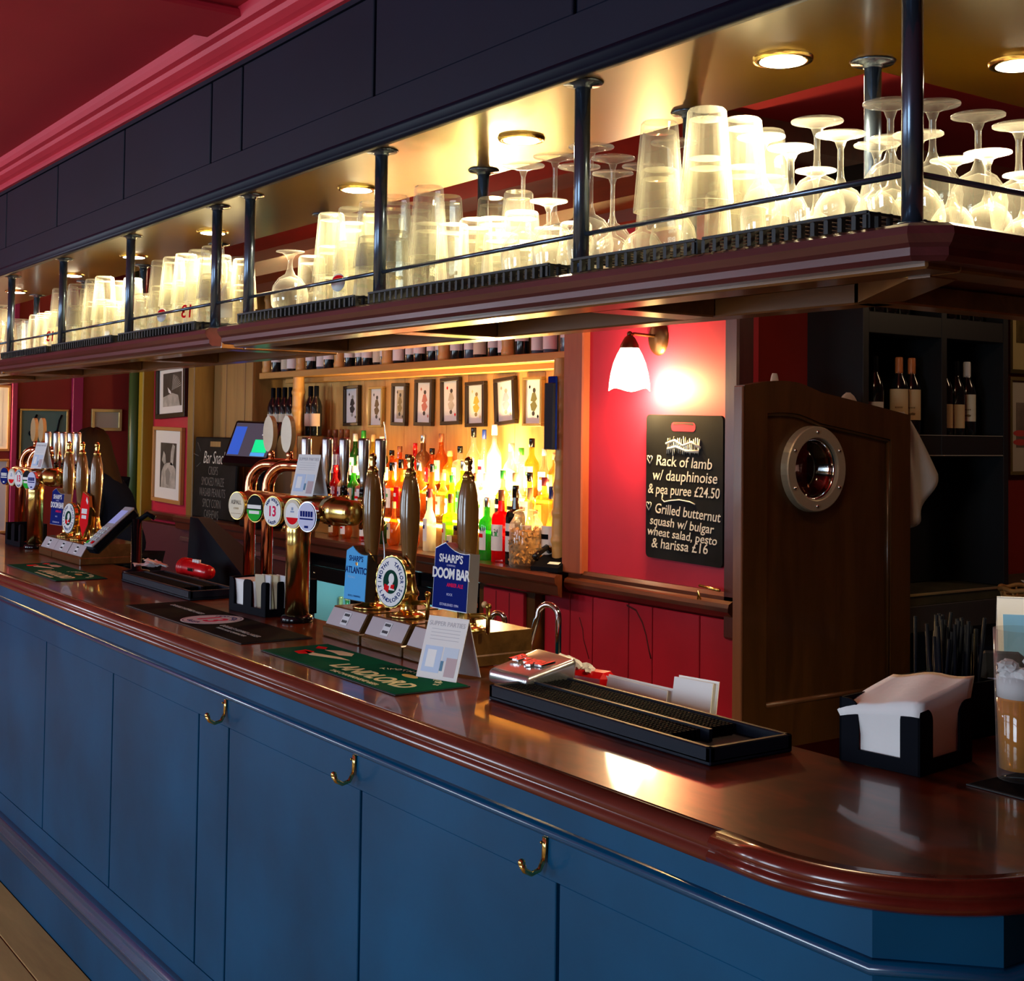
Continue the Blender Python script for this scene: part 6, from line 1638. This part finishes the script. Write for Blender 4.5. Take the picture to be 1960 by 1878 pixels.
# till with tilted touch screen
t = thing('till', 'black till with tilted touch screen glowing blue and green', 'till', (-7.74, 2.10, LZ + .0), .0)
obj('stand', MB().box(-.16, .10, .0, .22, 0.0, .05, .01), black, t)
tb = MB(); tb.tube([(.0, .14, .04), (.0, .12, .20), (.0, .06, .44)], [.05, .045, .04], 14); obj('neck', tb, black, t)
Ms = facing((.02, -.01, .53), (1, .35, -.02), (-.1, .35, .85))
b = MB(); b.M = Ms; b.box(-.205, .205, -.150, .155, -.035, 0, .012); sc_o = obj('screen_housing', b, black_g, t)
b = MB(); b.M = Ms; b.box(-.18, .18, -.09, .135, 0, .0008); obj('screen', b, emis('till_screen_grey', (.045, .040, .060), .9), sc_o)
b = MB(); b.M = Ms; b.box(-.175, -.075, -.08, .11, .0009, .0014); obj('screen_tile', b, emis('till_screen_blue', (.02, .08, .45), .9), sc_o)
b = MB(); b.M = Ms; b.box(.035, .16, -.06, .025, .0009, .0014); obj('screen_tile', b, emis('till_screen_green', (.0, .62, .22), 1.0), sc_o)
b = MB(); b.M = Ms; b.box(.03, .155, -.085, -.062, .0009, .0014); obj('screen_tile', b, emis('till_screen_sky', (.06, .30, .70), .9), sc_o)
b = MB(); b.M = Ms; b.box(.08, .14, .055, .062, .0009, .0014); obj('screen_text', b, emis('till_screen_white', (.7, .7, .75), .8), sc_o)
# small till-side clutter: pen pot with clip reflections
t = thing('bar_scraper', 'shiny steel and brass bar scraper hanging in front of the snack board', 'tool', (-6.98, 1.95, 1.20), .1)
t.location = (-7.45, 2.20, LZ)
b = MB(); b.M = Matrix.Rotation(-.75, 4, 'Y'); b.box(.02, .17, -.02, .02, -.004, .006, .002); obj('blade', b, steel, t)
b = MB(); b.M = Matrix.Rotation(-.75, 4, 'Y'); b.tube([(.0, 0, 0), (.05, 0, 0)], .02, 12); obj('handle', b, brass, t)
# ------------------------------------------------------------------ half door, side wall, wine unit
DX = -3.40
t = thing('half_door', 'dark walnut half door with arched top and steel porthole', 'door', (DX, 0, 0))
Y0, Y1 = 2.045, 2.955
ZB = 0.55
def top_z(y):
    u = (y - Y0) / (Y1 - Y0)
    return 1.852 + .022 * math.sin(min(1, u / .44) * PI) * (u < .44) - .090 * max(0, (u - .30) / .70) ** 1.1
n = 24
ys = [Y0 + (Y1 - Y0) * k / n for k in range(n + 1)]
Mx = Matrix(((0, 0, 1, 0), (1, 0, 0, 0), (0, 1, 0, 0), (0, 0, 0, 1)))   # prism plane (y,z) extruded along x
def dprism(poly, x0, x1, mat, name, par=t):
    b = MB(); b.M = Mx; b.prism(poly, x0, x1); return obj(name, b, mat, par, fix=True)
sw = .115
PC = Vector((2.405, 1.553)); PR = .158; PI_ = .115
def inner_top(y): return top_z(y) - .115
iy = [Y0 + sw + (Y1 - Y0 - 2 * sw) * k / n for k in range(n + 1)]
# stiles and rails
dprism([(Y0, ZB), (Y0 + sw, ZB)] + [(Y0 + sw, top_z(Y0 + sw)), (Y0, top_z(Y0))], -.022, .022, dark_w, 'stile')
dprism([(Y1 - sw, ZB), (Y1, ZB), (Y1, top_z(Y1)), (Y1 - sw, top_z(Y1 - sw))], -.022, .022, dark_w, 'stile')
dprism([(y, inner_top(y)) for y in iy] + [(y, top_z(y)) for y in reversed(iy)], -.022, .022, dark_w, 'top_rail')
dprism([(Y0 + sw, ZB), (Y1 - sw, ZB), (Y1 - sw, ZB + .15), (Y0 + sw, ZB + .15)], -.022, .022, dark_w, 'bottom_rail')
# panel with a round opening: built as ring of quads between circle and panel outline
nn = 48; v = []; f = []
for k in range(nn):
    a = 2 * PI * k / nn
    cy, cz = PC.x + PI_ * math.cos(a), PC.y + PI_ * math.sin(a)
    d = Vector((math.cos(a), math.sin(a)))
    ts = []
    if d.x > 1e-6: ts.append((Y1 - sw - PC.x) / d.x)
    if d.x < -1e-6: ts.append((Y0 + sw - PC.x) / d.x)
    if d.y < -1e-6: ts.append((ZB + .15 - PC.y) / d.y)
    if d.y > 1e-6:
        lo, hi = 0, 2
        for _ in range(30):
            m = (lo + hi) / 2
            yy_ = min(max(PC.x + d.x * m, Y0 + sw), Y1 - sw)
            if PC.y + d.y * m > inner_top(yy_): hi = m
            else: lo = m
        ts.append(lo)
    tt = min(ts)
    v += [(.006, cy, cz), (.006, PC.x + d.x * tt, PC.y + d.y * tt), (-.006, cy, cz), (-.006, PC.x + d.x * tt, PC.y + d.y * tt)]
for k in range(nn):
    a, b = 4 * k, 4 * ((k + 1) % nn)
    f += [(a, a + 1, b + 1, b), (a + 2, b + 2, b + 3, a + 3), (a, b, b + 2, a + 2)]
b = MB(); b.add(v, f); obj('panel', b, dark_w, t, fix=True)
# corner fillers of the panel
for (yc, zc) in ((Y0 + sw, ZB + .15), (Y1 - sw, ZB + .15), (Y0 + sw, inner_top(Y0 + sw)), (Y1 - sw, inner_top(Y1 - sw))):
    sy = .22 if yc < PC.x else -.22; sz = .45 if zc < PC.y else -.10
    dprism([(yc, zc), (yc + sy, zc), (yc, zc + sz)], -.005, .005, dark_w, 'panel_corner')
mold = wood('door_moulding', (.07, .025, .012), (.16, .07, .035), 'Y', 2.0, .35, .2)
b = MB(); b.tube([(.012, Y0 + sw + .006, ZB + .158), (.012, Y1 - sw - .006, ZB + .158)], .010, 8); obj('moulding', b, mold, t)
b = MB(); b.tube([(.010, Y1 - sw - .005, ZB + .15), (.010, Y1 - sw - .005, inner_top(Y1 - sw))], .008, 8); obj('moulding', b, dark_w, t)
b = MB(); b.tube([(.010, y, inner_top(y) - .005) for y in iy], .008, 8); obj('moulding', b, dark_w, t)
# porthole
pring = pm('porthole_alloy', (.62, .54, .38), .38, .55)
Mp = Matrix.Translation((0, PC.x, PC.y)) @ Matrix.Rotation(PI / 2, 4, 'Y')
b = MB(); b.M = Mp; b.lathe([(PI_, .0), (PI_, .036), (PI_ + .003, .038), (PR - .004, .038), (PR, .034), (PR + .002, .006)], 48, smooth=False, cap=False); ph = obj('porthole_ring', b, pring, t)
b = MB(); b.M = Mp; b.lathe([(PI_ - .001, -.022), (PI_ - .001, .030), (PI_ - .010, .018), (PI_ - .012, -.010)], 48, cap=False); obj('inner_sleeve', b, chrome, ph)
b = MB(); b.M = Mp; b.lathe([(.0001, -.006), (PI_, -.006), (PI_, -.002), (.0001, -.002)], 40, cap=False); obj('pane', b, glass_mat('smoked_pane', (.45, .28, .22), .0, .02, None, .05), ph)
for k in range(6):
    a = PI / 2 + 2 * PI * k / 6
    s = MB(); s.ball((.038, PC.x + .137 * math.cos(a), PC.y + .137 * math.sin(a)), .0075, 10, 6); obj('screw', s, chrome, ph)
# hinge-side door edge, lit look put into a paler strip; bolt on the dado
obj('edge_strip', MB().box(-.022, .022, Y0 - .012, Y0, ZB, 1.850, .003), wood('lit_edge_wood', (.14, .055, .03), (.24, .10, .055), 'Z', 2.0, .4, .1), t)
t = thing('door_bolt', 'small brass bolt and hook on the dado moulding beside the half door', 'bolt', (-3.73, WY - .06, 1.075))
obj('rod', MB().tube([(-.06, 0, .018), (.05, 0, .010)], .006, 10), brass, t)
b = MB(); b.tube([(-.065, -.003, -.035), (-.06, -.006, -.005), (-.05, -.003, -.035)], .004, 8); obj('hook', b, brass, t)
# towels over the door
def towel(label, y0, y1, zt, drop, x, seed, front=.05, wave=3.0):
    random.seed(seed)
    N, Mv = 14, 16; V = []; F = []
    for j in range(Mv + 1):
        s = j / Mv
        for i in range(N + 1):
            u = i / N
            y = y0 + (y1 - y0) * (u if True else u) + (.10 * s * (u - .1) if drop > .2 else 0)
            arc_ = s * (drop + front)
            if arc_ < front: xx = x + .030 * math.cos(PI * .5 * arc_ / front) ; z = zt + .012 * math.sin(PI * .5 * arc_ / front) - .02 * (1 - arc_ / front)
            else: xx = x - .012 - .012 * math.sin(u * wave * 2 * PI) * min(1, (arc_ - front) * 6); z = zt + .012 - (arc_ - front) * (1 + .18 * math.sin(u * 5 + seed))
            z += -.105 * max(0, ((y - Y0) / (Y1 - Y0) - .22) / .78) ** 1.25 if y < Y1 else -.105
            V.append((xx, y, z))
    for j in range(Mv):
        for i in range(N): F.append((j*(N+1)+i, j*(N+1)+i+1, (j+1)*(N+1)+i+1, (j+1)*(N+1)+i))
    b = MB(); b.add(V, F, True)
    o = obj('bar_towel', b, cloth_w, None, (0, 0, 0)); tag(o, label, 'towel')
    md = o.modifiers.new('thickness', 'SOLIDIFY'); md.thickness = .004
    return o
def hung_towel(label, cy, z0, drop, seed):
    """towel hanging in folds past the free edge of the door"""
    random.seed(seed)
    N, Mv = 24, 14; V = []; F = []
    for j in range(Mv + 1):
        s = j / Mv
        for i in range(N + 1):
            u = i / N
            wdt = .06 + .20 * s ** .8
            y = cy + wdt * u - .02 * (1 - s)
            x = DX - .026 + .012 * math.sin(u * 15 + seed) * (.3 + s) 
            z = z0 - drop * s * (.80 + .30 * math.sin(u * 3.3 + .6)) 
            V.append((x, y, z))
    for j in range(Mv):
        for i in range(N): F.append((j*(N+1)+i, j*(N+1)+i+1, (j+1)*(N+1)+i+1, (j+1)*(N+1)+i))
    b = MB(); b.add(V, F, True)
    o = obj('bar_towel', b, cloth_w, None); tag(o, label, 'towel')
    md = o.modifiers.new('thickness', 'SOLIDIFY'); md.thickness = .004
hung_towel('white bar towel hanging in folds past the free edge of the half door', 2.93, 1.775, .42, 1)
def peak(label, y, z, w, h):
    N = 10; V = []; F = []
    for j in range(N + 1):
        s = j / N
        for i in range(13):
            a = 2 * PI * i / 12
            r = w * (1 - s) ** .6 + .012
            V.append((DX - .055 + .25 * r * math.cos(a), y + r * math.sin(a), z + h * s))
    for j in range(N):
        for i in range(12): F.append((j*13+i, j*13+i+1, (j+1)*13+i+1, (j+1)*13+i))
    b = MB(); b.add(V, F, True); o = obj('bar_towel', b, cloth_w, None); tag(o, label, 'towel')
peak('peak of a white towel poking up behind the sloping top of the half door', 2.68, 1.72, .085, .125)
peak('tiny pale cloth tip behind the highest part of the half door', 2.275, 1.83, .018, .075)

# wine unit against the side wall
UX = -3.45
t = thing('wine_unit', 'black open wine unit with shelves on the dark red side wall', 'shelving', (0, 0, 0))
UY0, UY1 = 2.76, 3.70
D0 = -3.74
for y in (UY0, 3.245, UY1 - .035): obj('upright', MB().box(D0, UX, y, y + .035, 1.60 if y == 3.245 else 1.046, 2.75, .002), unit_b, t)
obj('back_panel', MB().box(D0 - .0, D0 + .012, UY0 + .035, UY1 - .035, 1.046, 2.75), unit_b, t)
for z0, z1 in ((1.60, 1.685), (2.085, 2.17), (2.55, 2.60)): obj('shelf', MB().box(D0 + .012, UX - .002, UY0 + .035, UY1 - .035, z0, z1, .002), unit_b, t)
obj('rear_board', MB().box(D0 + .012, D0 + .02, UY0 + .04, 3.20, 1.05, 1.59), pm('blue_black_board', (.006, .010, .022), .45), t)
obj('rear_board', MB().box(D0 + .012, D0 + .02, 3.205, UY1 - .04, 1.05, 1.59), unit_b, t)
obj('edge_strip', MB().box(UX - .004, UX + .001, UY0 + .3, UY1 - .04, 1.600, 1.604), pm('worn_edge', (.35, .33, .28), .6), t)
obj('edge_strip', MB().box(UX - .004, UX + .001, UY0 + .3, UY1 - .04, 1.683, 1.686), pm('worn_edge', (.35, .33, .28), .6), t)
t = thing('side_worktop', 'grey-green worktop with bright metal edge under the wine unit', 'counter', (0, 0, 0))
obj('top', MB().box(-3.74, -3.43, UY0, 4.6, 1.00, 1.045, .002), slate, t)
obj('front_panel', MB().box(-3.44, -3.425, UY0, 4.6, 0.0, 1.0, .002), pm('grey_black_panel', (.05, .05, .055), .5), t)
obj('edge_trim', MB().box(-3.432, -3.424, UY0, 4.6, 1.040, 1.050, .001), pm('pale_brass_trim', (.75, .66, .36), .3, .7), t)
random.seed(31)
ivory = pm('label_ivory', (.68, .66, .52), .7); tan = pm('label_tan', (.66, .50, .27), .7)
A_ = math.atan2(-.8, .62)
for i, (y, x, f, lm, lz) in enumerate(((2.935, -3.54, 'black', paper, (.05, .13)), (3.00, -3.60, 'red', paper, (.05, .13)), (3.075, -3.53, 'orange', tan, (.06, .185)), (3.155, -3.53, 'orange', tan, (.06, .185)))):
    wine(x, y, 1.686, ['dark wine bottle with low white label, left end of the lit unit shelf', 'dark wine bottle tucked behind the left end bottle of the unit', 'wine bottle with orange foil and tall tan label, left of the pair', 'wine bottle with orange foil and tall tan label, right of the pair'][i], f, lm, lz, wb_me, A_, 'wine bottles in the black unit', prt=(lm is tan))
for i, (y, x, f, lm, lz) in enumerate(((3.315, -3.60, 'black', tan, (.08, .16)), (3.365, -3.53, 'black', tan, (.03, .13)), (3.445, -3.53, 'black', tan, (.03, .13)), (3.535, -3.54, 'white', ivory, (.06, .175)))):
    wine(x, y, 1.686, ['dark wine bottle half hidden at the left of the second unit bay', 'dark wine bottle with low tan label, second unit bay', 'dark wine bottle with low tan label beside the white-capped one', 'wine bottle with white cap and ivory label in the black unit'][i], f, lm, lz, wb_me, A_, 'wine bottles in the black unit', prt=(f == 'white'))
for i, y in enumerate((2.87, 2.95, 3.03, 3.11, 3.33, 3.42, 3.51, 3.60)):
    wine(-3.55, y, 2.171, 'dark wine bottle on the upper shelf of the black unit, %s along' % ORD[i], 'black', ivory, (.05, .12) if i < 4 else (.09, .13), wb_me, A_, 'upper bottles in the black unit')
# low dark cooler with wicker basket in front of the worktop
t = thing('low_cooler', 'low black cooler cabinet in front of the side worktop', 'cabinet', (-3.22, 3.42, 0))
obj('cabinet', MB().box(-.20, .20, -.42, .9, 0, .90, .006), black, t)
t = thing('wicker_basket', 'woven wicker basket holding white paper on the low black cooler', 'basket', (-3.13, 3.50, .9005), .75)
def bring(z, r): return [(r * .17 * math.cos(a), r * .12 * math.sin(a), z) for a in [2*PI*k/28 for k in range(29)]]
st = MB()
for k in range(20):
    a = 2*PI*k/20
    st.tube([(.155 * math.cos(a), .108 * math.sin(a), 0), (.170 * math.cos(a), .12 * math.sin(a), .10), (.185 * math.cos(a), .13 * math.sin(a), .17)], .0045, 6)
obj('stakes', st, wicker, t)
for r_ in range(12):
    z = .008 + r_ * .0125
    pts = []
    for k in range(81):
        a = 2*PI*k/80; w_ = 1 + .0005 * r_ + (.035 * math.cos(10 * a + (PI if r_ % 2 else 0)))
        s = .95 + .012 * r_
        pts.append((.162 * s * w_ * math.cos(a), .114 * s * w_ * math.sin(a), z + .002 * math.sin(3 * a + r_)))
    obj('woven_strand', MB().tube(pts, .0058, 6), wicker, t)
pts = [(.187 * math.cos(2*PI*k/60) , .132 * math.sin(2*PI*k/60), .172 + .004 * math.sin(k)) for k in range(61)]
obj('rim', MB().tube(pts, .009, 8), wicker, t)
obj('base', MB().lathe([(.0001, 0), (.15, 0), (.15, .006), (.0001, .006)], 24, cap=False, sy=.7), wicker, t)
o = obj('paper_sheet', MB().box(-.12, .12, -.07, .07, 0, .004, .001), paper, None, (-3.11, 3.52, 1.086), (.05, .06, .8)); tag(o, 'white paper sheet lying on top of the wicker basket', 'paper')
# pictures on the side wall beyond the unit
def side_art(kind):
    def art(M, o, w, h):
        if kind == 0: shape(M, [(-w*.42, -h*.2), (w*.42, -h*.2), (w*.42, h*.45), (-w*.42, h*.45)], pm('print_brown_mottle', (.16, .12, .03), .7, var=.8, vscale=8), o, .0003, 'photo')
        else:
            shape(M, [(-w*.42, -h*.24), (w*.42, -h*.24), (w*.42, h*.26), (-w*.42, h*.26)], pm('print_grey_mottle', (.22, .19, .17), .7, var=.5, vscale=8), o, .0003, 'photo')
            for dy in (-.08, -.18): shape(M @ Matrix.Translation((0, 0, .0005)), ell_(-w*.36, h*dy, w*.10, h*.035), pm('print_coral', (.62, .08, .08), .6), o, .0003)
    return art
frame_thing('framed brown print with cream mount on the side wall, upper one', -3.748, 2.21, 4.42, .62, .46, pm('frame_dark_olive', (.06, .05, .01), .4), 0, side_art(0), pm('mount_cream', (.52, .47, .22), .8), fw=.02, rz=PI / 2)
frame_thing('framed grey print with coral shapes on the side wall, lower one', -3.748, 1.735, 4.42, .62, .46, pm('frame_olive', (.16, .13, .05), .4), 0, side_art(1), pm('mount_grey_white', (.55, .56, .50), .8), fw=.018, rz=PI / 2)
# white notice board stub on the back wall, seen between the glasses
o = obj('white_box', MB().box(-.11, .11, -.05, 0, -.09, .09, .004), pm('box_grey_white', (.40, .38, .36), .6), None, (-4.02, WY, 2.60)); tag(o, 'small pale box high on the back wall behind the wine glasses', 'box')

# ------------------------------------------------------------------ person behind the far pumps
def skin_mesh(name, verts, edges, radii, mat, parent, root=0, sub=2):
    me = bpy.data.meshes.new(name); me.from_pydata(verts, edges, []); me.update()
    o = bpy.data.objects.new(name, me); COL.objects.link(o)
    sm = o.modifiers.new('skin', 'SKIN'); sm.use_smooth_shade = True
    sv = me.skin_vertices[0].data
    for i, r in enumerate(radii): sv[i].radius = (r if isinstance(r, tuple) else (r, r)); sv[i].use_root = (i == root)
    ss = o.modifiers.new('sub', 'SUBSURF'); ss.levels = sub; ss.render_levels = sub
    dg = bpy.context.evaluated_depsgraph_get()
    m2 = bpy.data.meshes.new_from_object(o.evaluated_get(dg)); m2.name = name
    bpy.data.objects.remove(o)
    m2.materials.clear(); m2.materials.append(mat)
    for p in m2.polygons: p.use_smooth = True
    r = bpy.data.objects.new(name, m2); COL.objects.link(r)
    if parent: r.parent = parent
    return r
# local frame: +X is the way the person faces, Z up; leaning forward over the counter
per = thing('person', 'person with long dark brown hair in navy top leaning forward behind far pumps', 'person', (-7.46, 1.21, 0.0), math.atan2(-.819, -.574))
hx, hz = .215, 1.535
LK = .5
bv = [(-.02, 0, .92), (.02, 0, 1.06), (.07, 0, 1.20), (.13, 0, 1.345), (.17, 0, 1.42), (hx, 0, hz - .02), (hx + .02, 0, hz + .045),
      (.12, .17, 1.33), (.16, .20, 1.09), (.36, .16, 1.00), (.12, -.17, 1.33), (.16, -.20, 1.09), (.36, -.16, 1.00),
      (-.03, .09, .86), (.0, .10, .48), (-.02, .10, .07), (.10, .11, .035), (-.03, -.09, .86), (.0, -.10, .48), (-.02, -.10, .07), (.10, -.11, .035),
      (.43, .15, .985), (.43, -.15, .985)]
be = [(0, 1), (1, 2), (2, 3), (3, 4), (4, 5), (5, 6), (3, 7), (7, 8), (8, 9), (9, 21), (3, 10), (10, 11), (11, 12), (12, 22), (0, 13), (13, 14), (14, 15), (15, 16), (0, 17), (17, 18), (18, 19), (19, 20)]
br = [(.12, .11), (.11, .09), (.11, .09), (.10, .08), .048, (.078, .092), (.080, .088), .055, .042, .034, .055, .042, .034, .085, .058, .040, .032, .085, .058, .040, .032, .030, .030]
skin_mesh('body', bv, be, br, skin, per)
# fingers on each hand
for s in (1, -1):
    fv = []; fe = []; fr = []
    for q, (dy, L) in enumerate(((-.026, .060), (-.009, .070), (.009, .066), (.025, .052))):
        b0 = len(fv); fv += [(0.435, s * .15 + dy, .985), (0.435 + L * .5, s * .15 + dy * 1.2, .985), (0.435 + L * .85, s * .15 + dy * 1.2, .968)]; fe += [(b0, b0 + 1), (b0 + 1, b0 + 2)]; fr += [.009, .0085, .007]
        skin_mesh('finger', fv[b0:], [(0, 1), (1, 2)], fr[b0:], skin, per, 0, 1)
    skin_mesh('thumb', [(.41, s * .15 - s * .025, .98), (.44, s * .15 - s * .055, .975), (.465, s * .15 - s * .06, .968)], [(0, 1), (1, 2)], [.011, .010, .008], skin, per, 0, 1)
# face
fc = MB(); fc.tube([(hx + .085, 0, hz + .03), (hx + .112, 0, hz - .012), (hx + .09, 0, hz - .02)], [.010, .014, .012], 8); obj('nose', fc, skin, per)
for s in (1, -1):
    e = MB(); e.ball((hx + .082, s * .034, hz + .022), .012, 10, 8); obj('eye', e, white, per)
    e = MB(); e.ball((hx + .091, s * .034, hz + .022), .006, 8, 6); obj('iris', e, black, per)
    e = MB(); e.ball((hx + .0, s * .088, hz + .005), .022, 10, 8, sy=.35, sz=1.4); obj('ear', e, skin, per)
e = MB(); e.ball((hx + .085, 0, hz - .050), .022, 12, 8, sx=.4, sz=.30); obj('mouth', e, pm('lips', (.35, .08, .07), .4), per)
# clothes and hair
skin_mesh('top', [(-.03, 0, .90), (.02, 0, 1.06), (.07, 0, 1.20), (.12, 0, 1.345), (.17, 0, 1.43), (.12, .18, 1.335), (.16, .21, 1.09), (.32, .165, 1.02), (.12, -.18, 1.335), (.16, -.21, 1.09), (.32, -.165, 1.02)],
          [(0, 1), (1, 2), (2, 3), (3, 4), (3, 5), (5, 6), (6, 7), (3, 8), (8, 9), (9, 10)], [(.155, .15), (.15, .14), (.155, .145), (.14, .13), .082, .088, .066, .050, .088, .066, .050], navy_c, per)
skin_mesh('trousers', [(-.02, 0, .92), (-.03, .09, .86), (.0, .10, .48), (-.02, .10, .10), (-.03, -.09, .86), (.0, -.10, .48), (-.02, -.10, .10)], [(0, 1), (1, 2), (2, 3), (0, 4), (4, 5), (5, 6)], [.15, .10, .072, .056, .10, .072, .056], black, per)
hb = MB()
rings = [(-.03, hz + .135, .02, .02), (-.025, hz + .12, .062, .060), (-.02, hz + .085, .094, .092), (-.028, hz + .04, .104, .106), (-.045, hz - .01, .098, .112), (-.07, hz - .07, .092, .116), (-.10, hz - .14, .085, .118), (-.14, hz - .22, .066, .105), (-.18, hz - .30, .03, .06)]
N = 20; V = []; F = []
for (dx, z, a_, b_) in rings:
    for k in range(N):
        an = 2*PI*k/N
        front = max(0, math.cos(an))
        V.append((hx + dx + a_ * math.cos(an) * (1 if z > hz + .06 else 1 - .55 * front), b_ * math.sin(an), z + .01 * math.sin(an * 6)))
for i in range(len(rings) - 1):
    for k in range(N): F.append((i*N+k, i*N+(k+1) % N, (i+1)*N+(k+1) % N, (i+1)*N+k))
F.append(tuple(range(N))); F.append(tuple(reversed([(len(rings)-1)*N+k for k in range(N)])))
hb.add(V, F, True); obj('hair', hb, hair, per, fix=True)

# added fill lamps, unseen above the frame, brightening the servery
for lx, ly, pw, lab in ((-2.5, 1.35, 12, 'added fill lamp over the servery near the half door'), (-6.3, 1.35, 10, 'added fill lamp over the servery near the far pumps'), (-2.3, 4.3, 9, 'added fill lamp beyond the half door')):
    t = thing('fill_lamp', lab, 'lamp', (lx, ly, ZI))
    obj('rim', MB().lathe([(.15, 0), (.17, -.01), (.165, -.05), (.15, -.055)], 30, cap=False), bronze, t)
    obj('diffuser', MB().lathe([(.0001, -.075), (.10, -.070), (.15, -.045)], 30, cap=False), emis('fill_glow', (1.0, .78, .50), 4.0), t)
    light('fill_lamp_light', 'POINT', (lx, ly, ZI - .16), pw, (1.0, .72, .42), shadow_soft_size=.12)
